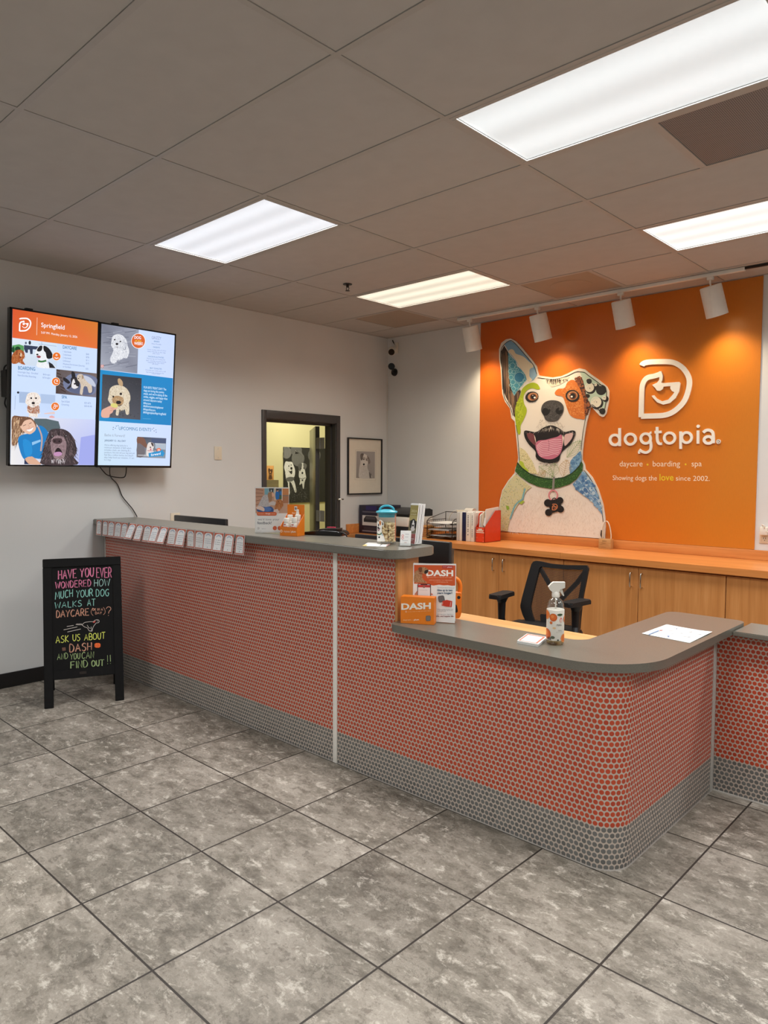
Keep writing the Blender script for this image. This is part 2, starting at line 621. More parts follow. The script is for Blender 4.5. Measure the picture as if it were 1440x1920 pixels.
def rounded(pts, rad, seg=8):
    """round the corners of a 2D outline; rad is one radius or one per corner"""
    out = []
    n = len(pts)
    for i in range(n):
        r = rad[i] if isinstance(rad, (list, tuple)) else rad
        p, a, b = Vector(pts[i]), Vector(pts[i - 1]), Vector(pts[(i + 1) % n])
        if r <= 0:
            out.append(tuple(p))
            continue
        da, db = (a - p).normalized(), (b - p).normalized()
        ang = da.angle(db)
        t = min(r / math.tan(ang / 2), 0.49 * min((a - p).length, (b - p).length))
        rr = t * math.tan(ang / 2)
        cen = p + (da + db).normalized() * (rr / math.sin(ang / 2))
        s, e = p + da * t - cen, p + db * t - cen
        a0 = math.atan2(s.y, s.x)
        a1 = math.atan2(e.y, e.x)
        while a1 - a0 > PI: a1 -= 2 * PI
        while a1 - a0 < -PI: a1 += 2 * PI
        for k in range(seg + 1):
            an = a0 + (a1 - a0) * k / seg
            out.append((cen.x + rr * math.cos(an), cen.y + rr * math.sin(an)))
    return out


def wpos(o):
    p = Vector((0, 0, 0))
    while o is not None:
        p = p + o.location
        o = o.parent
    return p


def obj(name, bm, mat, parent=None, smooth=40, loc=None, recalc=True):
    """link ONE mesh object; bm is in world coordinates, the origin goes to the parent's (or loc)"""
    if recalc:
        bmesh.ops.recalc_face_normals(bm, faces=bm.faces[:])
    org = wpos(parent) if parent is not None else Vector(loc or (0, 0, 0))
    if org.length:
        bmesh.ops.translate(bm, verts=bm.verts[:], vec=-org)
    me = bpy.data.meshes.new(name)
    bm.to_mesh(me)
    bm.free()
    for mm in (mat if isinstance(mat, (list, tuple)) else [mat]):
        me.materials.append(mm)
    if smooth:
        me.polygons.foreach_set('use_smooth', [True] * len(me.polygons))
        me.set_sharp_from_angle(angle=R(smooth))
    o = bpy.data.objects.new(name, me)
    COL.objects.link(o)
    if parent is not None:
        o.parent = parent
    else:
        o.location = org
    return o


def tag(o, label, cat, group=None, kind=None):
    o['label'] = label
    o['category'] = cat
    if group: o['group'] = group
    if kind: o['kind'] = kind
    return o


def thing(name, label, cat, loc=(0, 0, 0), group=None):
    o = bpy.data.objects.new(name, None)
    o.empty_display_size = 0.1
    COL.objects.link(o)
    o.location = loc
    return tag(o, label, cat, group)


def struct(name, bm, mat, parent=None, **kw):
    o = obj(name, bm, mat, parent, **kw)
    if parent is None: o['kind'] = 'structure'
    return o


def dup(root, loc, label=None, group=None, rot=None):
    """copy a thing, its parts and its sub-parts"""
    def cp(o, par):
        c = o.copy()
        COL.objects.link(c)
        c.parent = par
        for ch in o.children:
            cp(ch, c)
        return c
    r = cp(root, None)
    r.location = loc
    if rot is not None: r.rotation_euler = rot
    if label: r['label'] = label
    if group: r['group'] = group
    return r


def BM(): return bmesh.new()


# ------------------------------------------------------------------ flat artwork: shapes of ink laid on a real surface
_txt = {}


def text_tris(s, bold=0.0):
    key = (s, bold)
    if key not in _txt:
        cu = bpy.data.curves.new('t', 'FONT')
        cu.body = s
        cu.size = 1.0
        cu.resolution_u = 3
        cu.offset = bold
        ob = bpy.data.objects.new('t', cu)
        me = ob.to_mesh()
        vs = [(v.co.x, v.co.y) for v in me.vertices]
        fs = [tuple(p.vertices) for p in me.polygons]
        ob.to_mesh_clear()
        bpy.data.objects.remove(ob)
        bpy.data.curves.remove(cu)
        _txt[key] = (vs, fs)
    return _txt[key]


class Art:
    """origin o, in-plane axes u, v (unit), outward normal n; px() lays a photograph pixel on the plane"""
    def __init__(s, o, u, v, n=None, zoom=(0, 0, 1), step=0.00004, lift=0.0004):
        s.o, s.u, s.v = Vector(o), Vector(u).normalized(), Vector(v).normalized()
        s.n = Vector(n).normalized() if n is not None else s.u.cross(s.v)
        s.z = zoom
        s.P, s.F, s.K = [], [], []
        s.h = lift
        s.step = step
        s.rnd = random.Random(5)
        s.wrap = None
        s.clip = None
        s.win = None

    def q(s, p):
        x, y = s.z[0] + p[0] / s.z[2], s.z[1] + p[1] / s.z[2]
        d = ray(x, y)
        w = CAM + d * ((s.o - CAM).dot(s.n) / d.dot(s.n)) - s.o
        return (w.dot(s.u), w.dot(s.v))

    def raw(s, uv, faces, cols, up=True):
        b = len(s.P)
        for (a, c) in uv:
            s.P.append(s.wrap(a, c, s.h) if s.wrap else s.o + s.u * a + s.v * c + s.n * s.h)
        for f in faces:
            s.F.append([b + i for i in f])
            s.K.append([cols[i] for i in f] if isinstance(cols, list) else [cols] * len(f))
        if up: s.h += s.step

    def polyuv(s, uv, col, up=True):
        if s.win:                                        # keep inside the sheet's rectangle
            for ax, lim, sg in ((0, s.win[0], 1), (0, s.win[1], -1), (1, s.win[2], 1), (1, s.win[3], -1)):
                out = []
                for i in range(len(uv)):
                    p, q = uv[i - 1], uv[i]
                    ip, iq = (p[ax] - lim) * sg >= 0, (q[ax] - lim) * sg >= 0
                    if ip != iq:
                        t = (lim - p[ax]) / (q[ax] - p[ax])
                        out.append((p[0] + (q[0] - p[0]) * t, p[1] + (q[1] - p[1]) * t))
                    if iq: out.append(q)
                uv = out
                if len(uv) < 3: return
        tri = geometry.tessellate_polygon([[Vector((a, b, 0)) for a, b in uv]])
        s.raw(uv, tri, col, up)

    def poly(s, pts, col, up=True, smooth=0):
        if smooth: pts = s.curve(pts, smooth, True)
        s.polyuv([s.q(p) for p in pts], col, up)

    def quad(s, pts, cols, up=True):
        s.raw([s.q(p) for p in pts], [(0, 1, 2, 3)], list(cols), up)

    def curve(s, pts, n=4, closed=False):
        out = []
        m = len(pts)
        for i in range(m if closed else m - 1):
            g = (lambda k: pts[k % m]) if closed else (lambda k: pts[min(max(k, 0), m - 1)])
            p0, p1, p2, p3 = g(i - 1), g(i), g(i + 1), g(i + 2)
            for k in range(n):
                t = k / n
                out.append(tuple(0.5 * (2 * b + (c - a) * t + (2 * a - 5 * b + 4 * c - d) * t * t + (3 * b - a - 3 * c + d) * t ** 3)
                                 for a, b, c, d in zip(p0, p1, p2, p3)))
        if not closed: out.append(tuple(pts[-1]))
        return out

    def ell(s, cx, cy, rx, ry, col, rot=0.0, n=20, up=True):
        c, d = math.cos(rot), math.sin(rot)
        s.polyuv([s.q((cx + rx * math.cos(2 * PI * k / n) * c - ry * math.sin(2 * PI * k / n) * d,
                       cy + rx * math.cos(2 * PI * k / n) * d + ry * math.sin(2 * PI * k / n) * c)) for k in range(n)], col, up)

    def line(s, pts, w, col, up=True, closed=False, smooth=0, taper=False):
        if smooth: pts = s.curve(pts, smooth, closed)
        m = len(pts)
        A, B = [], []
        for i, p in enumerate(pts):
            a = pts[i - 1] if (i or closed) else pts[i]
            b = pts[(i + 1) % m] if (closed or i < m - 1) else pts[i]
            dx, dy = b[0] - a[0], b[1] - a[1]
            l = math.hypot(dx, dy) or 1
            ww = w * (1 - i / (m - 1)) if taper else w
            nx, ny = -dy / l * ww / 2, dx / l * ww / 2
            A.append((p[0] + nx, p[1] + ny))
            B.append((p[0] - nx, p[1] - ny))
        uv = [s.q(p) for p in A + B]
        fs = [(i, (i + 1) % m, m + (i + 1) % m, m + i) for i in range(m if closed else m - 1)]
        s.raw(uv, fs, col, up)

    def ring(s, cx, cy, r, w, col, n=24, ry=None):
        s.line([(cx + r * math.cos(2 * PI * k / n), cy + (ry or r) * math.sin(2 * PI * k / n)) for k in range(n)], w, col, closed=True)

    def text(s, t, p0, p1, hp, col, bold=0.0, up=True):
        """the words t from baseline point p0 to p1, capitals hp pixels high"""
        vs, fs = text_tris(t, bold)
        if not vs: return
        x0, x1 = min(v[0] for v in vs), max(v[0] for v in vs)
        ch = max(v[1] for v in text_tris('H', 0)[0])
        a, b, t_ = s.q(p0), s.q(p1), s.q((p0[0], p0[1] - hp))
        ux, uy = (b[0] - a[0]) / (x1 - x0), (b[1] - a[1]) / (x1 - x0)
        vx, vy = (t_[0] - a[0]) / ch, (t_[1] - a[1]) / ch
        s.raw([(a[0] + (x - x0) * ux + y * vx, a[1] + (x - x0) * uy + y * vy) for x, y in vs], fs, col, up)

    def inside(s, poly, p):
        x, y = p
        r_ = False
        n = len(poly)
        for i in range(n):
            (xa, ya), (xb, yb) = poly[i], poly[i - 1]
            if (ya > y) != (yb > y) and x < (xb - xa) * (y - ya) / (yb - ya) + xa: r_ = not r_
        return r_

    def scatter(s, poly, n, fn):
        xs, ys = [p[0] for p in poly], [p[1] for p in poly]
        k = 0
        for _ in range(n * 6):
            p = (s.rnd.uniform(min(xs), max(xs)), s.rnd.uniform(min(ys), max(ys)))
            if s.inside(poly, p):
                fn(p)
                k += 1
                if k >= n: break
        s.h += s.step

    def fur(s, poly, n, ln, w, cols, ang, spread=0.5):
        """short tapering hairs inside an outline; ang is an angle or a function of the point"""
        def hair(p):
            a = (ang(p) if callable(ang) else ang) + s.rnd.uniform(-spread, spread)
            l = ln * s.rnd.uniform(0.6, 1.3)
            ex, ey = p[0] + math.cos(a) * l, p[1] + math.sin(a) * l
            if s.clip and not s.inside(s.clip, (ex, ey)): return
            nx, ny = -math.sin(a) * w / 2, math.cos(a) * w / 2
            s.h += s.step * 0.02
            s.raw([s.q((p[0] + nx, p[1] + ny)), s.q((p[0] - nx, p[1] - ny)), s.q((ex, ey))], [(0, 1, 2)], s.rnd.choice(cols), False)
        s.scatter(poly, n, hair)

    def dots(s, poly, n, r0, r1, cols):
        def d(p):
            s.h += s.step * 0.02
            s.ell(p[0], p[1], *([s.rnd.uniform(r0, r1)] * 2), s.rnd.choice(cols), n=7, up=False)
        s.scatter(poly, n, d)

    def build(s, name, mat, parent):
        org = wpos(parent) if parent is not None else Vector((0, 0, 0))
        me = bpy.data.meshes.new(name)
        me.from_pydata([tuple(p - org) for p in s.P], [], s.F)
        at_ = me.color_attributes.new('ink', 'FLOAT_COLOR', 'CORNER')
        flat = [c for f in s.K for col in f for c in col]
        at_.data.foreach_set('color', flat)
        # every face looks outward
        nn = s.n
        if s.wrap is None:
            for p in me.polygons:
                if p.normal.dot(nn) < 0: p.flip()
        me.materials.append(mat)
        o = bpy.data.objects.new(name, me)
        COL.objects.link(o)
        if parent is not None: o.parent = parent
        return o


# the mark of the place: a letter D with a winking dog in it (drawn in a 450 x 510 field)
LOGO_D = [(375, 205), (385, 190), (420, 177), (500, 172), (600, 172), (660, 185), (720, 225), (762, 285), (776, 345), (765, 420), (735, 500), (685, 560), (625, 603), (560, 624), (480, 629), (368, 632)]
LOGO_STEM = [(368, 640), (371, 540), (374, 440), (380, 370), (402, 325), (432, 303), (480, 293), (520, 280)]
LOGO_EAR = [(486, 290), (505, 278), (520, 254), (540, 252), (552, 290), (550, 320), (538, 348), (560, 352), (690, 342), (700, 355), (690, 420), (660, 480), (610, 522), (555, 534), (505, 515), (472, 480), (458, 460), (478, 455), (500, 482), (545, 506), (598, 492), (638, 448), (650, 430), (628, 418), (615, 398), (617, 378), (558, 382), (553, 402), (530, 418), (502, 415), (488, 393), (462, 368), (505, 348), (522, 325), (524, 305)]


def logo(art, x, y, size, col, w=44):
    """logo with its field's top-left corner at pixel (x, y), size pixels tall"""
    k = size / 500
    f = lambda p: (x + (p[0] - 345) * k, y + (p[1] - 150) * k)
    art.line([f(p) for p in LOGO_D], w * k, col, smooth=4, up=True)
    art.line([f(p) for p in LOGO_STEM], w * k, col, smooth=4)
    art.poly([f(p) for p in LOGO_EAR], col)

# ================================================================== THE ROOM
RX1, RY0 = 9.2, -9.6
bm = BM(); box(bm, -0.15, RX1, RY0, 0.15, -0.06, 0.0)
struct('floor', bm, MAT['floor'])
# wall with the door opening and the screens
bm = BM()
DY0, DY1, DZ = -1.662, -0.772, 2.036
box(bm, -0.15, 0, RY0, DY0, 0, H + 0.2); box(bm, -0.15, 0, DY1, 0.0, 0, H + 0.2); box(bm, -0.15, 0, DY0, DY1, DZ, H + 0.2)
struct('wall_left', bm, MAT['wall'])
bm = BM(); box(bm, -0.15, RX1, 0, 0.15, 0, H + 0.2)
struct('wall_back', bm, MAT['wall'])
bm = BM(); box(bm, RX1, RX1 + 0.15, RY0, 0.15, 0, H + 0.2)
struct('wall_right', bm, MAT['wall'])
bm = BM(); box(bm, -0.15, RX1 + 0.15, RY0 - 0.15, RY0, 0, H + 0.2)
struct('wall_front', bm, MAT['wall'])
bm = BM(); box(bm, 0, 0.012, RY0, -3.246, 0, 0.105, 0.002)
struct('baseboard_left', bm, MAT['base'])

# suspended ceiling: tees and lay-in tiles, open where the fixtures sit
GX0, GY0, GW, GD = 1.0408, -4.0146, 1.2192, 0.6096
gx = lambda i: GX0 + GW * i
gy = lambda j: GY0 + GD * j
TROFFERS = [(2, 1), (0, 1), (2, 4), (0, 4), (4, 1), (4, 4), (2, -3), (4, -3), (0, -4), (4, -6), (1, -7)]
HALF = [(2, 2, 1), (-1, 5, 1), (1, 5, 0)]            # half tiles that hold a grille: i, j, which half
tiles, tees = BM(), BM()
TEE = 0.012
for i in range(-1, 8):
    for j in range(-10, 8):
        x0, x1 = max(gx(i), 0), min(gx(i + 1), RX1)
        y0, y1 = max(gy(j), RY0), min(gy(j + 1), 0)
        if x1 - x0 < 0.02 or y1 - y0 < 0.02 or (i, j) in TROFFERS: continue
        cells = [(x0, x1)]
        for (a, b, h) in HALF:
            if (a, b) == (i, j):
                mid = gx(i) + GW / 2
                cells = [(x0, mid)] if h else [(mid, x1)]
                box(tees, mid - TEE, mid + TEE, y0 + TEE, y1 - TEE, H - 0.006, H + 0.02)
        for (a, b) in cells:
            if b - a > 0.05:
                box(tiles, a + TEE + 0.0015, b - TEE - 0.0015, y0 + TEE + 0.0015, y1 - TEE - 0.0015, H - 0.003, H + 0.012)
for i in range(0, 7):
    box(tees, gx(i) - TEE, gx(i) + TEE, RY0, 0, H - 0.006, H + 0.02)
for j in range(-9, 7):
    box(tees, 0, RX1, gy(j) - TEE, gy(j) + TEE, H - 0.0064, H + 0.02)
box(tees, 0, 0.022, RY0, 0, H - 0.0068, H + 0.0); box(tees, 0, RX1, -0.022, 0, H - 0.0072, H)
struct('ceiling', tiles, MAT['ceil'])
struct('trim_1', tees, MAT['tee'])
bm = BM(); box(bm, -0.15, RX1, RY0, 0.15, H + 0.2, H + 0.3)
struct('roof', bm, MAT['blackm'])

# room beyond the open door
bm = BM(); box(bm, -2.1, -1.95, -3.2, 1.7, 0, 3.1); box(bm, -1.95, -0.15, -3.35, -3.2, 0, 3.1); box(bm, -1.95, -0.15, 1.7, 1.85, 0, 3.1)
box(bm, -0.152, -0.15, -3.2, DY0, 0, 3.1); box(bm, -0.152, -0.15, DY1, 1.7, 0, 3.1); box(bm, -0.152, -0.15, DY0, DY1, DZ, 3.1)
struct('wall_far', bm, MAT['yellow'])
bm = BM(); box(bm, -1.95, -0.15, -3.2, 1.7, -0.06, 0)
struct('floor_far', bm, MAT['floor'])
bm = BM(); box(bm, -1.95, -0.15, -3.2, 1.7, 2.9, 3.0)
struct('ceiling_far', bm, MAT['ceil'])

# door: steel frame, leaf swung back into the other room
door = bpy.data.objects.new('door_1', None); COL.objects.link(door); door.location = (0, DY1, 0); door['kind'] = 'structure'
bm = BM()
FY0, FY1, FZ = -1.711, -0.722, 2.114
for (a, b) in ((0.0, 0.014), (-0.166, -0.153)):
    box(bm, a, b, FY0, DY0 + 0.0, 0, FZ, 0.002); box(bm, a, b, DY1, FY1, 0, FZ, 0.002); box(bm, a, b, DY0, DY1, DZ, FZ, 0.002)
box(bm, -0.153, 0.0, DY0, DY0 + 0.008, 0, DZ); box(bm, -0.153, 0.0, DY1 - 0.008, DY1, 0, DZ); box(bm, -0.153, 0, DY0, DY1, DZ - 0.008, DZ)
for (a, b) in ((DY0 + 0.008, DY0 + 0.024), (DY1 - 0.024, DY1 - 0.008)): box(bm, -0.10, -0.055, a, b, 0, DZ - 0.008)
box(bm, -0.10, -0.055, DY0 + 0.008, DY1 - 0.008, DZ - 0.026, DZ - 0.008)
fr = obj('frame', bm, MAT['frame'], door)
hinge = Vector((-0.29, -0.765, 0)); ldir = Vector((-0.80, 0.60, 0)).normalized(); lnor = Vector((-ldir.y, ldir.x, 0))
def leafp(a, b, c): return hinge + ldir * a + lnor * b + Vector((0, 0, c))
LM = Matrix(((ldir.x, lnor.x, 0, hinge.x), (ldir.y, lnor.y, 0, hinge.y), (0, 0, 1, 0), (0, 0, 0, 1)))
bm = BM(); box(bm, 0, 0.86, -0.022, 0.022, 0.012, 2.02, 0.002, M=LM)
lf = obj('door_leaf', bm, [MAT['leaf'], MAT['frame']], door)
for p in lf.data.polygons:
    if p.normal.dot(ldir) < -0.7: p.material_index = 1
for z in (1.84, 1.08, 0.25):
    bm = BM()
    box(bm, -0.292, -0.163, -0.783, -0.779, z - 0.058, z + 0.058)
    cyl(bm, (-0.232, -0.785, z - 0.058), (-0.232, -0.785, z + 0.058), 0.006, n=10)
    obj('hinge', bm, MAT['steel'], door)
bm = BM()
for s in (-1,):
    cyl(bm, leafp(0.80, s * 0.022, 0.97), leafp(0.80, s * 0.032, 0.97), 0.03)
    cyl(bm, leafp(0.80, s * 0.03, 0.97), leafp(0.80, s * 0.07, 0.97), 0.011, n=14)
    tube(bm, [leafp(0.80, s * 0.066, 0.97), leafp(0.74, s * 0.07, 0.97), leafp(0.685, s * 0.066, 0.965)], 0.0095, 10)
    box(bm, 0.775, 0.825, s * 0.022 - 0.008, s * 0.022, 0.80, 0.90, 0.003, M=LM)
obj('handle', bm, MAT['chrome'], lf)
bm = BM(); pz = atx(0.02, 637, 936)
cyl(bm, (0.014, pz.y - 0.02, pz.z), (0.03, pz.y - 0.02, pz.z), 0.011, n=14); tube(bm, [(0.026, pz.y - 0.02, pz.z), (0.04, pz.y + 0.0, pz.z + 0.003), (0.045, pz.y + 0.022, pz.z)], 0.004, 8)
cyl(bm, (0.045, pz.y + 0.014, pz.z), (0.045, pz.y + 0.03, pz.z), 0.009, 0.006, n=12)
obj('latch', bm, MAT['chrome'], fr)

# ================================================================== CEILING FITTINGS
def troffer(i, j, lens, label, watts, tint=TROFFER_COL):
    x0, x1, y0, y1 = gx(i) + TEE, gx(i + 1) - TEE, gy(j) + TEE, gy(j + 1) - TEE
    cx, cy = (x0 + x1) / 2, (y0 + y1) / 2
    t = thing('ceiling_light', label, 'light', (cx, cy, H), 'fluorescent ceiling lights')
    bm = BM(); w = 0.022
    box(bm, x0, x1, y0, y0 + w, H - 0.008, H + 0.01, 0.002, 1); box(bm, x0, x1, y1 - w, y1, H - 0.008, H + 0.01, 0.002, 1)
    box(bm, x0, x0 + w, y0 + w, y1 - w, H - 0.008, H + 0.01, 0.002, 1); box(bm, x1 - w, x1, y0 + w, y1 - w, H - 0.008, H + 0.01, 0.002, 1)
    box(bm, x0, x1, y0, y1, H + 0.06, H + 0.07)
    obj('frame', bm, MAT['tee'], t)
    bm = BM(); box(bm, x0 + w, x1 - w, y0 + w, y1 - w, H + 0.001, H + 0.005)
    obj('lens', bm, lens, t)
    ld = bpy.data.lights.new('tube_light', 'AREA')
    ld.shape = 'RECTANGLE'; ld.size = x1 - x0 - 2 * w; ld.size_y = y1 - y0 - 2 * w
    ld.energy = watts; ld.color = tint; ld.spread = R(145)
    lo = bpy.data.objects.new('tube_light', ld); COL.objects.link(lo); lo.parent = t; lo.location = (0, 0, -0.003)
    return t

lensA = lens_mat('cool_white_lens', (0.86, 0.93, 0.95, 1), 0.58, 0.78, 2)
lensB = lens_mat('white_lens', (0.87, 0.92, 1.0, 1), 0.62, 0.80, 3)
lensC = lens_mat('bright_lens', (0.96, 1.0, 0.97, 1), 0.68, 0.88, 3)
lensD = lens_mat('warm_lens', (1.0, 0.93, 0.74, 1), 0.56, 0.88, 3)
LN = {(2, 1): (lensA, 'largest fluorescent ceiling light, beside the perforated return grille'),
      (0, 1): (lensB, 'bright fluorescent ceiling light above the wall with the two screens'),
      (2, 4): (lensC, 'fluorescent ceiling light cut by the picture edge, over the track lamps'),
      (0, 4): (lensD, 'yellowish dimmer fluorescent ceiling light next to the sprinkler head')}
for (i, j) in TROFFERS:
    ln, lb = LN.get((i, j), (lensA, 'fluorescent ceiling light further along the ceiling, outside the photographed part'))
    troffer(i, j, ln, lb, TROFFER_W * (0.72 if (i, j) == (0, 4) else 1), (1.0, 0.9, 0.76) if (i, j) == (0, 4) else TROFFER_COL)

def grille(name, x0, x1, y0, y1, mat, label, cat, disc, slots=False):
    t = thing(name, label, cat, ((x0 + x1) / 2, (y0 + y1) / 2, H), 'ceiling grilles')
    bm = BM(); box(bm, x0 + 0.016, x1 - 0.016, y0 + 0.016, y1 - 0.016, H - 0.003, H + 0.002)
    obj('face', bm, mat, t)
    bm = BM()
    for a in ((x0 + TEE, x0 + 0.02, y0 + TEE, y1 - TEE), (x1 - 0.02, x1 - TEE, y0 + TEE, y1 - TEE), (x0 + 0.02, x1 - 0.02, y0 + TEE, y0 + 0.02), (x0 + 0.02, x1 - 0.02, y1 - 0.02, y1 - TEE)):
        box(bm, *a, H - 0.0065, H + 0.002)
    obj('frame', bm, MAT['tee'], t)
    if disc:
        bm = BM(); lathe(bm, ((x0 + x1) / 2, (y0 + y1) / 2, H - 0.0035), [(0.0, -0.004), (disc * 0.9, -0.004), (disc, -0.001), (disc, 0.0)], 40)
        obj('diffuser', bm, mat, t)
    return t

g = grille('return_vent', gx(2) + GW / 2, gx(3), gy(2), gy(3), MAT['perf'], 'dark perforated return grille next to the largest ceiling light', 'vent', 0)
grille('air_vent', gx(0) - GW / 2, gx(0), gy(5), gy(6), MAT['perf2'], 'brown perforated ceiling grille near the corner camera', 'vent', 0)
grille('speaker_panel', gx(1), gx(1) + GW / 2, gy(5), gy(6), MAT['perf2'], 'tan perforated ceiling panel with a round speaker, above the track lamps', 'speaker', 0.16)

t = thing('sprinkler_head', 'small dark sprinkler head in a plain ceiling tile', 'sprinkler', (1.306, -1.866, H))
bm = BM(); lathe(bm, (1.306, -1.866, H), [(0.0, -0.004), (0.036, -0.005), (0.034, -0.009), (0.012, -0.011), (0.0, -0.011)], 28)
obj('escutcheon', bm, MAT['wirem'], t)
bm = BM(); q = Vector((1.306, -1.866, H))
cyl(bm, q - Vector((0, 0, .01)), q - Vector((0, 0, .03)), 0.011, n=12)
for s in (-1, 1): tube(bm, [q + Vector((s * .01, 0, -.028)), q + Vector((s * .016, 0, -.04)), q + Vector((s * .004, 0, -.054))], 0.0025, 6)
lathe(bm, q, [(0.0, -0.054), (0.018, -0.055), (0.018, -0.057), (0.0, -0.058)], 16)
obj('nozzle', bm, MAT['wirem'], t)

# track and four lamps aimed at the mural
TY = -0.305
t = thing('light_track', 'white track rail below the ceiling along the orange mural', 'track', (2.6, TY, 2.985))
bm = BM(); box(bm, 1.19, 3.72, TY - 0.017, TY + 0.017, 2.972, H - 0.006, 0.002)
obj('rail', bm, MAT['lampw'], t)
bm = BM(); box(bm, 3.70, 5.6, TY - 0.010, TY + 0.010, 2.98, H - 0.006, 0.002)
obj('feed_rail', bm, MAT['wirem'], t)
spot_lbl = ['white track lamp lighting the bare grey wall at the mural edge', 'white track lamp between the dog ear and the ceiling', 'white track lamp above the white logo letter', 'white track lamp at the feed end of the rail']
SP = []
bulb, bt, bp = nt('lamp_bulb_glow')
bp.inputs['Emission Color'].default_value = (1, 0.82, 0.55, 1); bp.inputs['Emission Strength'].default_value = 6
bp.inputs['Base Color'].default_value = (0.8, 0.7, 0.5, 1)
for k, (tp, bt_) in enumerate((((881, 612), (889, 657)), ((1008, 589), (1019, 638)), ((1164, 563), (1173, 614)), ((1332, 536), (1345, 592)))):
    a = aty(TY + 0.005, *tp); b = aty(TY + 0.075, *bt_)
    d = (b - a).normalized()
    t = thing('track_lamp', spot_lbl[k], 'lamp', (a.x, TY, 2.972), 'track lamps over the mural')
    bm = BM(); box(bm, a.x - 0.022, a.x + 0.022, TY - 0.016, TY + 0.016, 2.947, 2.972, 0.003)
    obj('adapter', bm, MAT['lampw'], t)
    bm = BM(); cyl(bm, (a.x, TY, 2.95), (a.x, TY, 2.925), 0.007, n=10); tube(bm, [(a.x, TY, 2.926), a + Vector((0, 0, 0.012)), a + d * 0.03], 0.007, 8)
    obj('stem', bm, MAT['lampw'], t)
    M = Matrix.Translation(a) @ (d.to_track_quat('Z', 'Y').to_matrix().to_4x4())
    ln = (b - a).length
    bm = BM()
    pr = [(0.0, 0.0), (0.070, 0.0), (0.075, 0.006), (0.077, ln), (0.073, ln), (0.071, 0.02), (0.0, 0.016)]
    lathe(bm, (0, 0, 0), pr, 40, M=M)
    sh = obj('shade', bm, MAT['lampw'], t)
    bm = BM(); lathe(bm, (0, 0, 0), [(0.0, ln - 0.10), (0.045, ln - 0.095), (0.05, ln - 0.11), (0.02, ln - 0.18), (0.0, ln - 0.18)], 24, M=M)
    obj('bulb', bm, bulb, t)
    ld = bpy.data.lights.new('lamp_light', 'SPOT'); ld.energy = SPOT_W; ld.color = SPOT_COL; ld.spot_size = R(104); ld.spot_blend = 1.0; ld.shadow_soft_size = 0.05
    lo = bpy.data.objects.new('lamp_light', ld); COL.objects.link(lo)
    aim = Vector((a.x + 0.12, 0.0, 1.75)) - b
    lo.parent = t; lo.location = (a + d * (ln - 0.02)) - t.location
    lo.rotation_euler = aim.to_track_quat('-Z', 'Y').to_euler()

# small ceiling light of the other room
t = thing('ceiling_light', 'ceiling light of the yellow room behind the open door', 'light', (-0.95, 0.1, 2.9))
bm = BM(); box(bm, -1.25, -0.65, -0.2, 0.4, 2.88, 2.9); obj('lens', bm, lensC, t)
ld = bpy.data.lights.new('tube_light', 'AREA'); ld.size = 0.6; ld.energy = BACK_ROOM_W; ld.color = (1, 0.94, 0.8)
lo = bpy.data.objects.new('tube_light', ld); COL.objects.link(lo); lo.parent = t; lo.location = (0, 0, -0.025)

# ================================================================== RECEPTION COUNTER
HF, LF, HT, LT = -3.24, 4.215, 1.128, 0.787         # front face, side face, tile heights
counter = thing('reception_counter', 'long reception counter faced with red and grey round mosaic', 'counter', (2.1, HF, 0))

def facing(strips):
    bm = BM(); uvl = bm.loops.layers.uv.new('UVMap')
    for path, s0, ht, fl in strips:
        s = s0
        pv = None
        for k, (x, y) in enumerate(path):
            if k: s += math.hypot(x - path[k - 1][0], y - path[k - 1][1])
            cur = (bm.verts.new((x, y, 0)), bm.verts.new((x, y, ht)), s)
            if pv:
                f = bm.faces.new((pv[0], cur[0], cur[1], pv[1]))
                for lp, uv in zip(f.loops, ((pv[2], 0), (cur[2], 0), (cur[2], ht), (pv[2], ht))): lp[uvl].uv = uv
            pv = cur
    return bm

arc = [(LF - 0.115 + 0.115 * math.sin(a), HF + 0.115 - 0.115 * math.cos(a)) for a in [PI / 2 * k / 14 for k in range(15)]]
tf = obj('tile_facing', facing([([(0.05, HF), (3.07, HF)], 0.05, HT, 0), ([(3.07, HF)] + arc + [(LF, -2.19)], 3.07, LT, 0)]), MAT['penny'], counter, recalc=False)
bm = BM()
box(bm, 0.04, 3.068, HF + 0.003, -3.09, 0, HT)
pts = [(3.068, HF + 0.003)] + [(x - 0.002, y + 0.003) for x, y in arc] + [(LF - 0.003, -2.06), (LF - 0.12, -2.06), (LF - 0.12, HF + 0.13), (3.068, HF + 0.13)]
prism(bm, pts, lambda x, y, d: (x, y, d), 0, LT)
obj('core', bm, MAT['wood_z'], counter)
bm = BM(); box(bm, 3.068, 3.086, HF + 0.001, -3.085, 0.789, HT, 0.001)
obj('end_panel', bm, MAT['wood_z'], counter)
bm = BM(); box(bm, 2.634, 2.664, HF - 0.006, HF + 0.002, 0, HT, 0.001); obj('edge_trim', bm, MAT['lampw'], counter)
bm = BM(); box(bm, LF - 0.002, LF + 0.006, -2.226, -2.194, 0, LT, 0.001); obj('edge_trim', bm, MAT['trim'], counter)
bm = BM(); box(bm, 0.036, 0.05, HF - 0.004, HF + 0.003, 0, HT, 0.001); obj('edge_trim', bm, MAT['trim'], counter)
bm = BM()
pth = [(0.05, HF)] + arc + [(LF, -2.22)]
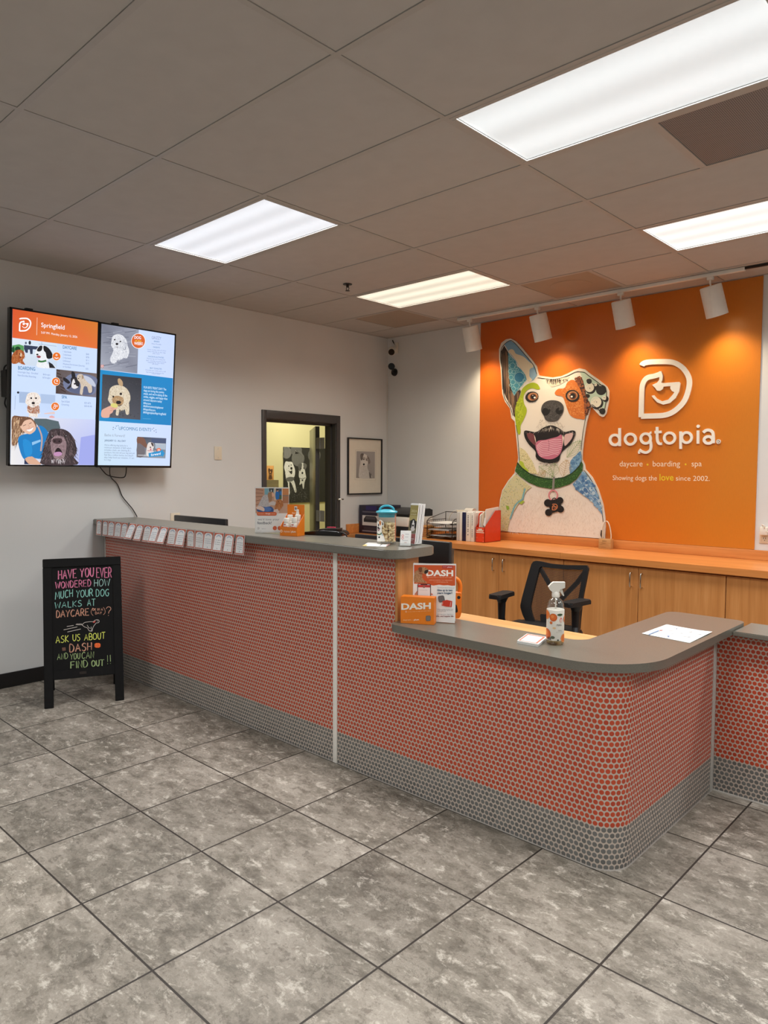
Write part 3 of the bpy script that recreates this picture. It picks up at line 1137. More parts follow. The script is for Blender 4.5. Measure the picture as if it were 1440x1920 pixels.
for k in range(len(pth) - 1):
    (xa, ya), (xb, yb) = pth[k], pth[k + 1]
    l = math.hypot(xb - xa, yb - ya); nx, ny = (yb - ya) / l, -(xb - xa) / l
    v = [bm.verts.new(p) for p in ((xa + nx * .0005, ya + ny * .0005, .004), (xa + nx * .004, ya + ny * .004, 0), (xb + nx * .004, yb + ny * .004, 0), (xb + nx * .0005, yb + ny * .0005, .004))]
    bm.faces.new(v)
obj('floor_bead', bm, plain('grey_caulk', C(150, 145, 138), .6), counter)

side = thing('side_counter', 'lower mosaic counter section running on past the corner', 'counter', (5.3, -2.1, 0))
ST = 0.783
obj('tile_facing', facing([([(LF + 0.001, -2.19), (6.6, -2.19)], 0.013, ST, 0)]), MAT['penny'], side, recalc=False)
bm = BM(); box(bm, LF + 0.002, 6.6, -2.187, -2.05, 0, ST); obj('core', bm, MAT['wood_z'], side)
bm = BM(); box(bm, LF + 0.004, 6.6, -2.196, -2.19, 0, 0.006); obj('floor_bead', bm, MAT['trim'], side)

def slab(name, outline, z0, z1, label, mat=None, cat='countertop', bev=0.004):
    bm = BM()
    fs = prism(bm, outline, lambda x, y, d: (x, y, d), z0, z1)
    es = [e for e in fs[-1].edges] + [e for e in fs[-2].edges]
    bmesh.ops.bevel(bm, geom=es, offset=bev, segments=2, affect='EDGES')
    xs, ys = [p[0] for p in outline], [p[1] for p in outline]
    o = obj(name, bm, mat or MAT['top'], loc=((min(xs) + max(xs)) / 2, (min(ys) + max(ys)) / 2, z0))
    return tag(o, label, cat)

HTOP, LTOP = 1.172, 0.822
slab('countertop', rounded([(0.002, -3.312), (3.138, -3.312), (3.115, -2.97), (0.002, -2.97)], [0, 0.075, 0.06, 0]), HT, HTOP,
     'tall grey worktop carrying the treat jar and the hanging note cards')
slab('countertop', rounded([(3.087, -3.312), (4.305, -3.312), (4.305, -2.045), (3.93, -2.045), (3.93, -2.99), (3.087, -2.99)], [0.05, 0.30, 0.05, 0.06, 0.07, 0.0], 14), LT, LTOP,
     'low grey worktop with a rounded corner, holding the spray bottle')
slab('countertop', [(4.3065, -2.252), (6.6, -2.252), (6.6, -1.985), (4.3065, -1.985)], ST, 0.806, 'grey worktop butting against the low worktop, cut by the picture edge')
# low counter lip over the tile face of the tall part
bm = BM()
slab('desktop', [(0.02, -3.06), (4.09, -3.06), (4.09, -2.50), (0.02, -2.50)], 0.708, 0.735, 'pale wooden desktop behind the low grey worktop', MAT['desk'], 'desk', 0.003)
t = thing('desk_support', 'dark wooden desk frame under the pale desktop', 'desk frame', (2, -2.8, 0))
for x in (0.05, 2.1, 3.9):
    bm = BM(); box(bm, x, x + 0.025, -3.05, -2.6, 0, 0.707); obj('leg', bm, MAT['wood_z'], t)

# ================================================================== BACK CABINETS
CF = -0.60
def cabinet(x0, x1, doors, label):
    t = thing('base_cabinet', label, 'cabinet', ((x0 + x1) / 2, -0.3, 0), 'wooden base cabinets along the mural wall')
    bm = BM(); box(bm, x0, x1, CF + 0.021, -0.005, 0.10, 0.848); box(bm, x0, x1, CF + 0.08, -0.01, 0, 0.10)
    obj('body', bm, MAT['wood_z'], t)
    for (a, b, hx) in doors:
        bm = BM(); box(bm, a + 0.002, b - 0.002, CF, CF + 0.019, 0.105, 0.838, 0.001, 1)
        d = obj('door', bm, MAT['wood_z'], t)
        if hx is not None:
            bm = BM()
            tube(bm, [(hx, CF, 0.795), (hx, CF - 0.026, 0.795), (hx, CF - 0.031, 0.787), (hx, CF - 0.031, 0.70), (hx, CF - 0.026, 0.692), (hx, CF, 0.692)], 0.005, 10)
            obj('handle', bm, MAT['chrome'], d)
cabinet(1.392, 2.508, [(1.392, 1.888, 1.838), (1.888, 2.508, 1.943)], 'wooden two-door cabinet below the binders, partly behind the chair')
cabinet(2.510, 3.750, [(2.510, 3.131, 3.078), (3.131, 3.750, 3.160)], 'wooden two-door cabinet below the award, right of the mesh chair')
cabinet(3.752, 4.99, [(3.752, 4.37, 4.32), (4.37, 4.99, 4.42)], 'wooden cabinet at the picture edge beyond the second pair of doors')
slab('back_worktop', [(0.02, CF - 0.03), (2.4925, CF - 0.03), (2.4925, -0.004), (0.02, -0.004)], 0.85, 0.90, 'long orange-brown worktop section under binders and trays', MAT['wood_x'], 'worktop', 0.002)
slab('back_worktop', [(2.494, CF - 0.03), (5.0, CF - 0.03), (5.0, -0.004), (2.494, -0.004)], 0.85, 0.90, 'orange-brown worktop section under the small award', MAT['wood_x'], 'worktop', 0.002)
bm = BM(); box(bm, 0.02, 5.0, -0.021, -0.001, 0.901, 0.975, 0.002)
tag(obj('backsplash', bm, MAT['wood_x'], loc=(2.5, -0.01, 0.9)), 'long wooden upstand along the foot of the mural', 'backsplash')
bm = BM(); box(bm, 0.001, 0.019, -0.63, -0.022, 0.901, 0.998, 0.002)
tag(obj('side_splash', bm, MAT['wood_x'], loc=(0.01, -0.3, 0.9)), 'short wooden upstand on the wall with the door', 'backsplash')
bm = BM(); box(bm, 0.02, 0.05, CF + 0.02, -0.01, 0.0, 0.849)
tag(obj('support_panel', bm, MAT['wood_z'], loc=(0.03, -0.3, 0)), 'wooden panel holding the worktop end near the door', 'panel')

# ================================================================== THE MURAL
def wall_art(y, zoom, lift=0.0004): return Art((0, y, 0), (1, 0, 0), (0, 0, 1), (0, -1, 0), zoom, lift=lift)

mural = thing('mural', 'orange wall mural with printed lines of white words', 'mural', (2.5, -0.005, 1.0))
MX0, MX1, MZ0, MZ1 = 1.242, 3.757, 0.977, 2.99
bm = BM(); box(bm, MX0, MX1, -0.010, -0.0005, MZ0, MZ1)
def orange_mat():
    m, t, p = nt('orange_mural_print')
    tc = N(t, 'ShaderNodeTexCoord'); sp = N(t, 'ShaderNodeSeparateXYZ'); L(t, tc.outputs['Object'], sp.inputs[0])
    n = N(t, 'ShaderNodeTexNoise'); n.inputs['Scale'].default_value = 1.6; L(t, tc.outputs['Object'], n.inputs['Vector'])
    f = mth(t, 'ADD', mth(t, 'MULTIPLY', sp.outputs[0], 0.4), mth(t, 'ADD', 0.3, mth(t, 'MULTIPLY', n.outputs['Fac'], 0.4)))
    # the print runs from red-orange to a more golden orange
    r_ = ramp(t, [(0.1, C(206, 100, 24)), (0.5, C(210, 111, 26)), (0.95, C(205, 124, 36))]); L(t, f, r_.inputs['Fac'])
    # canvas weave
    wv = N(t, 'ShaderNodeTexNoise'); wv.inputs['Scale'].default_value = 1.0; wv.inputs['Detail'].default_value = 2
    mp = N(t, 'ShaderNodeMapping'); mp.inputs['Scale'].default_value = (210, 210, 24); L(t, tc.outputs['Object'], mp.inputs['Vector']); L(t, mp.outputs[0], wv.inputs['Vector'])
    hv = N(t, 'ShaderNodeHueSaturation'); L(t, mth(t, 'ADD', 0.93, mth(t, 'MULTIPLY', wv.outputs['Fac'], 0.14)), hv.inputs['Value']); L(t, r_.outputs['Color'], hv.inputs['Color'])
    L(t, hv.outputs['Color'], p.inputs['Base Color']); p.inputs['Roughness'].default_value = 0.34
    b = N(t, 'ShaderNodeBump'); b.inputs['Strength'].default_value = 0.1; b.inputs['Distance'].default_value = 0.0006; L(t, wv.outputs['Fac'], b.inputs['Height']); L(t, b.outputs['Normal'], p.inputs['Normal'])
    return m
obj('panel', bm, orange_mat(), mural)
Z2 = (1120, 640, 4.5)
CRM, YEL = C(245, 225, 200), C(226, 196, 40)
def words(fn):
    a = wall_art(-0.010, Z2); fn(a); a.build('lettering', MAT['prt'], mural)
words(lambda a: a.text('daycare', (188, 1055), (382, 1055), 46, CRM))
words(lambda a: a.ell(424, 1040, 8, 8, YEL))
words(lambda a: a.text('boarding', (468, 1055), (698, 1055), 46, CRM))
words(lambda a: a.ell(745, 1038, 8, 8, YEL))
words(lambda a: a.text('spa', (795, 1055), (881, 1054), 46, CRM))
words(lambda a: a.text('Showing dogs the', (130, 1171), (503, 1174), 40, CRM))
words(lambda a: a.text('love', (525, 1174), (643, 1174), 54, YEL, 0.012))
words(lambda a: a.text('since 2002.', (663, 1174), (948, 1178), 40, CRM))

# raised white sign: logo and name, each letter standing off the mural
sign = thing('raised_sign', 'raised white logo and lettering mounted on the orange mural', 'sign', (2.95, -0.01, 1.7))
SY = -0.0215
pl = wall_art(SY, Z2)
def raised(name, strokes=(), polys=(), w=22, closed=()):
    bm = BM()
    off = [0.0]
    fn = lambda x, y, d: Vector((x, SY + d - (off[0] if d == 0 else 0), y))
    def strip(pts, cl, w):
        off[0] += 0.0004
        m = len(pts); A, B = [], []
        for i, p in enumerate(pts):
            p0 = pts[i - 1] if (i or cl) else pts[i]; p1 = pts[(i + 1) % m] if (cl or i < m - 1) else pts[i]
            dx, dy = p1[0] - p0[0], p1[1] - p0[1]; l = math.hypot(dx, dy) or 1
            A.append(pl.q((p[0] - dy / l * w / 2, p[1] + dx / l * w / 2))); B.append(pl.q((p[0] + dy / l * w / 2, p[1] - dx / l * w / 2)))
        va = [[bm.verts.new(fn(*q, d)) for q in S_] for S_ in (A, B) for d in (0.0, 0.0110)]
        fa, ba, fb, bb = va
        for i in range(m if cl else m - 1):
            j = (i + 1) % m
            for f in ((fa[i], fa[j], fb[j], fb[i]), (ba[i], ba[j], bb[j], bb[i]), (fa[i], fa[j], ba[j], ba[i]), (fb[i], fb[j], bb[j], bb[i])): bm.faces.new(f)
        if not cl:
            for i in (0, m - 1): bm.faces.new((fa[i], fb[i], bb[i], ba[i]))
    for s_ in strokes:
        pts, cl, ww = (list(s_) + [False, w])[:3] if isinstance(s_, tuple) and isinstance(s_[0], list) else (s_, False, w)
        strip(pts, cl, ww)
    for p_ in polys:
        q = [pl.q(p) for p in p_]; off[0] += 0.0004
        prism(bm, q, fn, 0.0, 0.0110, True)
    return obj(name, bm, MAT['lampw'], sign, smooth=30)
def circ(cx, cy, r, n=28, a0=0, a1=2 * PI, ry=None):
    k = n if a1 - a0 >= 2 * PI - .01 else n + 1
    return [(cx + r * math.cos(a0 + (a1 - a0) * i / n), cy + (ry or r) * math.sin(a0 + (a1 - a0) * i / n)) for i in range(k)]
raised('emblem', [(pl.curve(LOGO_D, 4), False, 44), (pl.curve(LOGO_STEM, 4), False, 42)], [LOGO_EAR])
raised('letter', [(circ(147, 832, 41, ry=42), True, 22), [(187, 732), (187, 884)]])
raised('letter', [(circ(277, 826, 44, ry=44), True, 22)])
raised('letter', [(circ(407, 820, 41, ry=41), True, 22), (pl.curve([(446, 842), (452, 880), (445, 918), (412, 938), (375, 930), (352, 915)], 4), False, 22)],
       [[(430, 778), (452, 758), (456, 776), (440, 796)], [(342, 932), (350, 922), (362, 946), (346, 950)]])
raised('letter', [(pl.curve([(503, 722), (503, 780), (505, 835), (520, 862), (544, 864)], 4), False, 22), ([(482, 766), (540, 764)], False, 22)])
raised('letter', [(circ(608, 816, 45, ry=44), True, 22)])
raised('letter', [(circ(752, 812, 42, ry=43), True, 22), [(702, 760), (702, 908)]])
raised('letter', [[(848, 752), (848, 864)], (circ(850, 717, 7, 14), True, 14)])
raised('letter', [(pl.curve([(893, 770), (915, 752), (945, 750), (970, 766), (977, 800), (978, 860)], 4), False, 25), (circ(936, 832, 36, ry=29), True, 24)])
raised('letter', [(circ(1021, 846, 17, 20), True, 4.5), ([(1015, 856), (1015, 837), (1024, 837), (1027, 842), (1023, 847), (1016, 847)], False, 4), ([(1021, 847), (1028, 856)], False, 4)])

# dog panel
dogp = thing('dog_cutout', 'large white collage dog panel with one raised ear on the orange mural', 'picture', (1.95, -0.012, 0.99))
D = (880, 600, 1340 / 300)
a = wall_art(-0.0225, D)
OUT = [(245, 1768), (244, 1680), (246, 1600), (256, 1505), (275, 1425), (325, 1345), (378, 1282), (385, 1240), (404, 1195), (408, 1150), (396, 1020), (388, 940), (380, 850), (352, 822), (340, 742), (298, 684), (276, 620), (270, 530), (264, 420), (250, 330), (248, 245), (268, 192), (306, 162), (345, 155), (390, 178), (440, 232), (520, 328), (562, 385), (572, 430), (582, 464), (640, 474), (700, 481), (770, 470), (830, 444), (878, 418), (922, 405), (968, 414), (1012, 450), (1080, 498), (1150, 556), (1170, 595), (1168, 680), (1146, 785), (1128, 808), (1112, 812), (1088, 798), (1042, 748), (1028, 726), (1012, 738), (1006, 772), (984, 850), (962, 980), (948, 1100), (946, 1170), (966, 1212), (972, 1250), (1030, 1318), (1080, 1418), (1120, 1545), (1136, 1650), (1140, 1720), (1134, 1832)]
bm = BM()
q = [a.q(p) for p in OUT]
q = [(x, max(z, 0.978)) for x, z in q]
prism(bm, q, lambda x, z, d: Vector((x, d, z)), -0.0225, -0.0105, True)
obj('panel', bm, MAT['white'], dogp, smooth=25)
CRE, INK = C(234, 226, 214), C(28, 24, 22)
IN = [(256, 1768), (256, 1600), (268, 1510), (288, 1430), (338, 1352), (392, 1284), (398, 1242), (416, 1196), (420, 1150), (408, 1020), (400, 940), (392, 846), (364, 815), (352, 738), (310, 676), (288, 614), (282, 530), (276, 420), (262, 330), (260, 248), (280, 200), (312, 175), (345, 168), (384, 190), (432, 242), (510, 338), (550, 392), (560, 436), (572, 476), (640, 486), (700, 493), (772, 482), (834, 456), (880, 432), (922, 418), (962, 426), (1004, 460), (1074, 510), (1140, 564), (1158, 598), (1156, 678), (1136, 778), (1116, 798), (1096, 788), (1050, 738), (1030, 710), (1002, 728), (994, 768), (972, 848), (950, 980), (936, 1100), (934, 1170), (954, 1214), (960, 1252), (1018, 1325), (1068, 1424), (1108, 1548), (1124, 1650), (1128, 1720), (1122, 1826)]
a.poly(IN, CRE)
a.fur([(330, 1780), (430, 1560), (540, 1420), (760, 1420), (900, 1450), (1080, 1620), (1110, 1800)], 1500, 22, 3.2, [C(224, 213, 198), C(240, 233, 222), C(216, 204, 190)], PI / 2, 0.5)
# raised ear: bark, bubbles, sky
a.poly([(292, 214), (268, 262), (264, 340), (278, 440), (284, 540), (292, 612), (318, 668), (358, 722), (370, 800), (388, 822), (400, 715), (432, 600), (424, 578), (398, 602), (376, 640), (346, 560), (330, 450), (325, 268)], C(52, 38, 30))
for k in range(34):
    x = 270 + k * 4.4; y0 = 262 + a.rnd.uniform(-10, 60) + max(0, (x - 330)) * 3.2; y1 = min(640 + (x - 290) * 1.9, 800) - a.rnd.uniform(0, 50)
    x1 = x + a.rnd.uniform(6, 16)
    if x > 330: y0 = 590 + a.rnd.uniform(0, 25)
    if y1 > y0 + 20: a.line([(x, y0), (x + 3, (y0 + y1) / 2), (x1, y1)], a.rnd.uniform(1.6, 4), a.rnd.choice([C(150, 112, 82), C(118, 84, 60), C(176, 138, 104), C(20, 14, 12)]), up=False)
a.h += a.step
BUB = [(325, 268), (346, 300), (390, 345), (402, 386), (440, 420), (470, 460), (482, 500), (460, 522), (430, 562), (396, 602), (375, 637), (348, 566), (330, 450)]
a.poly(BUB, C(70, 150, 172))
for (x, y, r) in ((420, 480, 45), (362, 385, 26), (348, 330, 15), (385, 350, 20), (344, 430, 18), (372, 435, 17), (350, 480, 20), (366, 520, 22), (395, 550, 24), (372, 575, 18), (436, 540, 18), (378, 610, 14), (338, 380, 10), (402, 418, 12), (462, 505, 14), (346, 545, 12), (355, 295, 9), (340, 305, 8), (415, 580, 10), (450, 440, 11), (392, 395, 14)):
    if r == 45: a.ell(x, y, r, r, C(38, 120, 158))
    a.ring(x, y, r - 1.5, 3, C(168, 214, 214), n=16)
a.poly([(296, 206), (314, 182), (345, 173), (380, 196), (430, 248), (506, 342), (546, 396), (562, 440), (568, 466), (540, 502), (502, 522), (482, 500), (470, 442), (430, 408), (396, 350), (340, 280)], C(126, 168, 196))
a.poly([(330, 262), (352, 244), (375, 255), (390, 282), (430, 296), (462, 312), (500, 348), (530, 372), (536, 400), (510, 420), (505, 470), (528, 500), (502, 520), (482, 500), (468, 450), (436, 412), (420, 390), (400, 352), (362, 300)], C(232, 217, 186), smooth=3)
a.poly([(505, 420), (530, 400), (552, 430), (560, 462), (530, 500), (512, 470)], C(150, 184, 206), smooth=3)
a.line(a.curve([(365, 800), (345, 735), (306, 672), (288, 612), (278, 440), (264, 330), (268, 250), (294, 205), (345, 172), (384, 196), (432, 250), (505, 336), (546, 392), (566, 455)], 4), 5, INK)
# brow band on the forehead
a.poly([(632, 490), (700, 496), (772, 485), (842, 474), (812, 510), (752, 545), (690, 562), (664, 534)], C(226, 214, 194))
for k in range(60):
    x = a.rnd.uniform(645, 826); y = 492 + a.rnd.uniform(0, 12); l = a.rnd.uniform(12, 50) * (1 - abs(x - 715) / 150)
    if l > 5: a.line([(x, y), (x + a.rnd.uniform(-4, 4), y + l)], a.rnd.uniform(2, 5), C(40, 30, 24), up=False)
a.h += a.step
a.line(a.curve([(572, 484), (640, 492), (700, 499), (772, 486), (832, 464), (880, 440), (912, 432)], 4), 5, INK)
# green patch
a.poly([(430, 622), (442, 580), (482, 542), (530, 524), (572, 538), (593, 575), (570, 583), (524, 572), (482, 592), (456, 640), (460, 700), (480, 742), (478, 782), (452, 842), (430, 886), (430, 940), (416, 960), (402, 930), (386, 830), (386, 742), (402, 690)], C(166, 184, 28), smooth=4)
a.dots([(402, 690), (440, 640), (456, 720), (440, 830), (410, 900), (390, 800)], 130, 3, 9, [C(150, 170, 24), C(184, 200, 46)])
# orange patch and coffee beans
a.poly([(716, 612), (744, 578), (798, 570), (820, 526), (856, 502), (892, 512), (922, 562), (946, 622), (966, 690), (970, 822), (930, 829), (880, 820), (842, 792), (820, 742), (800, 682), (780, 642), (736, 632)], C(214, 118, 44), smooth=4)
a.dots([(770, 590), (850, 520), (930, 600), (960, 810), (850, 790), (810, 690)], 420, 2, 7, [C(222, 134, 58), C(204, 104, 36), C(230, 150, 76)])
BEAN = [(880, 492), (926, 468), (950, 500), (966, 560), (986, 650), (1022, 722), (1000, 770), (970, 810), (966, 690), (940, 600), (912, 540)]
a.poly(BEAN, C(58, 30, 18))
def bean(p):
    r = a.rnd.uniform(7, 12); a.h += a.step * .05
    a.ell(p[0], p[1], r, r * .8, a.rnd.choice([C(150, 84, 44), C(124, 62, 32), C(166, 98, 56)]), a.rnd.uniform(0, 3), 9, False)
a.scatter(BEAN, 75, bean)
# folded ear with bubbles
FOLD = [(926, 432), (965, 432), (1002, 462), (1072, 512), (1138, 566), (1155, 600), (1152, 680), (1132, 776), (1116, 790), (1078, 748), (1028, 706), (1004, 680), (990, 632), (966, 545), (946, 482)]
a.poly(FOLD, C(186, 208, 188))
for (x, y, r, c1) in ((1010, 568, 46, 0), (1100, 580, 44, 1), (1066, 690, 52, 0), (1000, 508, 22, 1), (1136, 655, 26, 0), (1110, 758, 26, 1), (1062, 545, 20, 0), (990, 630, 16, 1)):
    a.ell(x + 6, y + 6, r, r, INK)
    a.ell(x - 3, y - 3, r - 7, r - 7, C(226, 222, 204) if not c1 else C(34, 32, 30))
    a.line(circ(x - 4, y - 4, r * .62, 10, 3.4, 5.2), 5, C(190, 216, 200) if not c1 else C(220, 216, 200), up=False)
    a.dots(circ(x - 6, y - 4, r * .4, 8), 5, 1.5, 3, [INK])
a.line(a.curve([(905, 432), (965, 440), (1002, 468), (1072, 518), (1136, 572), (1150, 602), (1148, 680), (1128, 776), (1116, 786), (1080, 748), (1030, 708)], 3), 6, INK)
# head outlines
a.line(a.curve([(1000, 735), (990, 772), (970, 850), (948, 980), (938, 1090)], 4), 4, INK)
a.line(a.curve([(392, 880), (404, 950), (412, 1050), (420, 1180)], 4), 4, INK)
a.line(a.curve([(398, 1290), (338, 1360), (290, 1434), (266, 1520), (256, 1640), (256, 1768)], 4), 4.5, INK)
a.line(a.curve([(962, 1258), (1018, 1332), (1064, 1428), (1104, 1550), (1122, 1690)], 4), 4.5, INK)
a.line([(1112, 1760), (1106, 1800), (1118, 1826)], 14, C(60, 50, 44))
# eyes
for (x, y, rx, ry, ix, hx) in ((526, 644, 56, 44, 8, 550), (866, 636, 58, 50, 0, 860)):
    a.fur(circ(x, y, rx + 2, 24, ry=ry + 3), 110, 8, 3, [INK, C(60, 44, 34)], lambda p, x=x, y=y: math.atan2(p[1] - y, p[0] - x), 0.5)
    a.ell(x, y, rx, ry, INK, -0.25 if x < 700 else 0.15)
    a.ell(x + ix, y - 2, rx * .76, ry * .74, C(196, 136, 92), -0.2)
    a.ell(x + ix + 4, y, rx * .52, ry * .62, C(122, 66, 34))
    a.ell(x + ix + 4, y, rx * .36, ry * .44, C(20, 14, 12))
    a.ell(hx, y + 6, 9, 8, C(246, 242, 236)); a.ell(hx - 16, y - 12, 4, 4, C(230, 226, 220))
# muzzle fur, nose
a.fur([(560, 900), (600, 830), (680, 850), (760, 850), (800, 880), (780, 930), (690, 880), (610, 930)], 150, 18, 2.0, [C(150, 142, 134), C(180, 172, 162), C(110, 102, 96), C(236, 228, 216), C(236, 228, 216)], lambda p: PI / 2 + (690 - p[0]) / 160, 0.4)
a.poly([(604, 762), (614, 712), (648, 682), (700, 672), (758, 684), (790, 720), (786, 772), (762, 812), (738, 842), (690, 852), (644, 840), (626, 802)], C(70, 67, 66), smooth=4)
a.dots(circ(698, 762, 78, 20, ry=80), 420, 2.2, 4.5, [C(58, 56, 55), C(84, 81, 79), C(94, 90, 88)])
a.poly([(612, 768), (624, 742), (648, 738), (668, 752), (676, 742), (680, 762), (664, 792), (640, 802), (622, 796)], C(18, 16, 16), smooth=3)
a.poly([(726, 762), (736, 740), (756, 738), (752, 760), (782, 752), (786, 770), (760, 790), (736, 784)], C(18, 16, 16), smooth=3)
# open mouth
a.poly([(460, 944), (478, 925), (560, 938), (622, 902), (690, 882), (752, 905), (800, 937), (862, 925), (891, 936), (882, 982), (850, 1042), (802, 1082), (768, 1122), (750, 1182), (680, 1200), (602, 1186), (560, 1150), (556, 1100), (502, 1042), (470, 992)], C(22, 16, 16), smooth=4)
a.fur([(470, 930), (560, 940), (620, 905), (690, 888), (760, 912), (800, 940), (880, 930), (880, 950), (690, 912), (480, 950)], 130, 26, 2.6, [INK, C(120, 110, 104), C(232, 224, 212)], lambda p: PI / 2 + (690 - p[0]) / 300, 0.35)
a.poly([(486, 952), (520, 948), (548, 966), (562, 1052), (524, 1026), (496, 990)], C(118, 62, 66), smooth=3)
a.poly([(800, 968), (838, 950), (870, 948), (862, 990), (828, 1034), (800, 1052)], C(214, 180, 178), smooth=3)
a.poly([(545, 960), (556, 985), (566, 1045), (552, 1000)], C(236, 222, 204)); a.poly([(786, 960), (796, 985), (784, 1060), (778, 1000)], C(240, 228, 212))
TNG = [(558, 1044), (580, 1012), (640, 1004), (678, 994), (740, 978), (776, 962), (784, 1052), (762, 1122), (712, 1160), (652, 1166), (592, 1142), (566, 1092)]
a.poly(TNG, C(196, 112, 136), smooth=4)
for k in range(9):
    y = 1022 + k * 15
    pts = [p for p in a.curve([(566, y + 34 - k * 2), (610, y - 2), (660, y - 8), (720, y - 22), (776, y - 20 + k * 2)], 5) if a.inside(TNG, p)]
    if len(pts) > 2: a.line(pts, 6, C(232, 186, 196), up=False)
a.h += a.step
a.line(a.curve([(664, 1000), (672, 1050), (664, 1098)], 4), 3, C(150, 80, 104))
a.fur([(560, 1150), (600, 1184), (680, 1198), (750, 1180), (765, 1130), (750, 1210), (680, 1228), (590, 1208)], 90, 12, 2.6, [INK, C(110, 102, 96), C(235, 228, 216)], PI / 2, 0.6)
# neck: map patch, leaves, marble
a.poly([(424, 1066), (470, 1092), (530, 1182), (575, 1292), (502, 1282), (428, 1200)], C(222, 212, 164))
a.dots([(424, 1066), (470, 1092), (530, 1182), (575, 1292), (502, 1282), (428, 1200)], 160, 1.2, 3, [C(150, 150, 100), C(190, 160, 90), C(110, 130, 80)])
a.poly([(420, 1180), (452, 1190), (470, 1230), (500, 1262), (480, 1272), (430, 1215)], C(176, 196, 60), smooth=3)
a.poly([(850, 1182), (900, 1130), (936, 1098), (940, 1180), (902, 1240), (846, 1292)], C(104, 148, 184), smooth=2)
a.dots([(850, 1182), (900, 1130), (936, 1098), (940, 1180), (902, 1240), (846, 1292)], 60, 3, 11, [C(132, 172, 200), C(80, 124, 166)])
def leaf(x, y, dx, dy, wd, col, n=8):
    l = math.hypot(dx, dy); nx, ny = -dy / l, dx / l
    ed = lambda s: [(x + dx * t + nx * s * wd * math.sin(PI * t) , y + dy * t + ny * s * wd * math.sin(PI * t)) for t in [k / 10 for k in range(11)]]
    for s in (-1, 1):
        a.line(ed(s), 2.4, col, up=False)
        for k in range(1, n):
            t = k / n; a.line([(x + dx * t, y + dy * t), (x + dx * (t + .14) + nx * s * wd * math.sin(PI * t) * .92, y + dy * (t + .14) + ny * s * wd * math.sin(PI * t) * .92)], 2.0, col, up=False)
    a.line([(x, y), (x + dx, y + dy)], 2.6, col)
leaf(585, 1225, 120, 90, 48, C(128, 160, 96)); leaf(700, 1310, 20, -110, 44, C(140, 164, 110)); leaf(790, 1320, 30, -150, 50, C(178, 146, 88)); leaf(820, 1150, 115, -140, 42, C(120, 160, 100), 10); leaf(640, 1260, -60, 60, 30, C(190, 160, 100))
# body: map and marble patches
MAP = [(392, 1292), (332, 1352), (278, 1442), (260, 1542), (258, 1700), (260, 1762), (322, 1770), (346, 1652), (420, 1532), (482, 1432), (524, 1400), (442, 1332)]
a.poly(MAP, C(208, 204, 160))
a.dots(MAP, 420, 1.2, 3.6, [C(190, 186, 120), C(160, 170, 110), C(226, 200, 120), C(180, 180, 180), C(120, 140, 90)])
for k in range(30):
    x, y = a.rnd.uniform(290, 440), a.rnd.uniform(1370, 1720)
    if a.inside(MAP, (x, y)): a.line([(x, y), (x + a.rnd.uniform(-24, 24), y + a.rnd.uniform(-24, 24))], 1.6, a.rnd.choice([C(140, 140, 110), C(180, 150, 90)]), up=False)
a.h += a.step
a.line(a.curve([(470, 1410), (455, 1470), (448, 1500), (410, 1528), (385, 1560), (365, 1610), (345, 1668)], 4), 13, C(120, 176, 186))
a.poly([(310, 1552), (336, 1560), (340, 1585), (318, 1592)], C(140, 176, 60)); a.poly([(415, 1530), (450, 1512), (468, 1520), (440, 1545)], C(160, 186, 70))
MRB = [(868, 1376), (912, 1330), (958, 1272), (1020, 1335), (1068, 1425), (1106, 1548), (1120, 1640), (1080, 1572), (1022, 1512), (950, 1462), (902, 1422)]
a.poly(MRB, C(96, 140, 180))
a.dots(MRB, 130, 5, 17, [C(128, 168, 200), C(70, 112, 160), C(176, 200, 214), C(110, 152, 190)])
for k in range(24):
    x, y = a.rnd.uniform(890, 1090), a.rnd.uniform(1330, 1560)
    if a.inside(MRB, (x, y)) and a.inside(MRB, (x + 30, y + 26)): a.line(a.curve([(x, y), (x + 14, y + 4), (x + 30, y + 26)], 3), 3.5, C(198, 216, 224), up=False)
a.h += a.step
# collar, strap, ring, bone tag
COLL = [(406, 1190), (450, 1240), (520, 1290), (620, 1320), (700, 1328), (790, 1316), (860, 1282), (920, 1226), (942, 1182), (956, 1210), (950, 1262), (902, 1332), (842, 1376), (762, 1402), (682, 1413), (582, 1396), (502, 1362), (432, 1312), (386, 1266)]
a.poly(COLL, C(44, 86, 34))
a.dots(COLL, 900, 1.6, 3.6, [C(70, 118, 52), C(30, 62, 24), C(92, 138, 66), C(56, 100, 44)])
a.line(a.curve([(408, 1194), (450, 1244), (520, 1294), (620, 1325), (700, 1333), (790, 1321), (860, 1287), (920, 1230), (940, 1190)], 3), 7, C(24, 46, 20))
a.poly([(704, 1312), (722, 1310), (714, 1434), (696, 1434)], C(128, 126, 120)); a.line([(706, 1325), (702, 1425)], 3, C(156, 154, 148))
a.ring(706, 1468, 36, 10, C(214, 128, 138), 28, 42)
a.ring(716, 1508, 17, 8, INK, 18)
BONE = [(694, 1514), (740, 1510)]
for (x, y, r) in ((662, 1532, 32), (763, 1512, 29), (668, 1612, 30), (768, 1584, 29)): a.ell(x, y, r, r, C(24, 22, 22))
a.poly([(664, 1512), (764, 1496), (778, 1592), (684, 1622)], C(24, 22, 22))
a.dots([(664, 1512), (764, 1496), (778, 1592), (684, 1622)], 40, 1.2, 2.4, [C(70, 68, 66)])
logo(a, 697, 1540, 52, C(226, 140, 90), 52)
a.build('artwork', MAT['prt'], dogp)

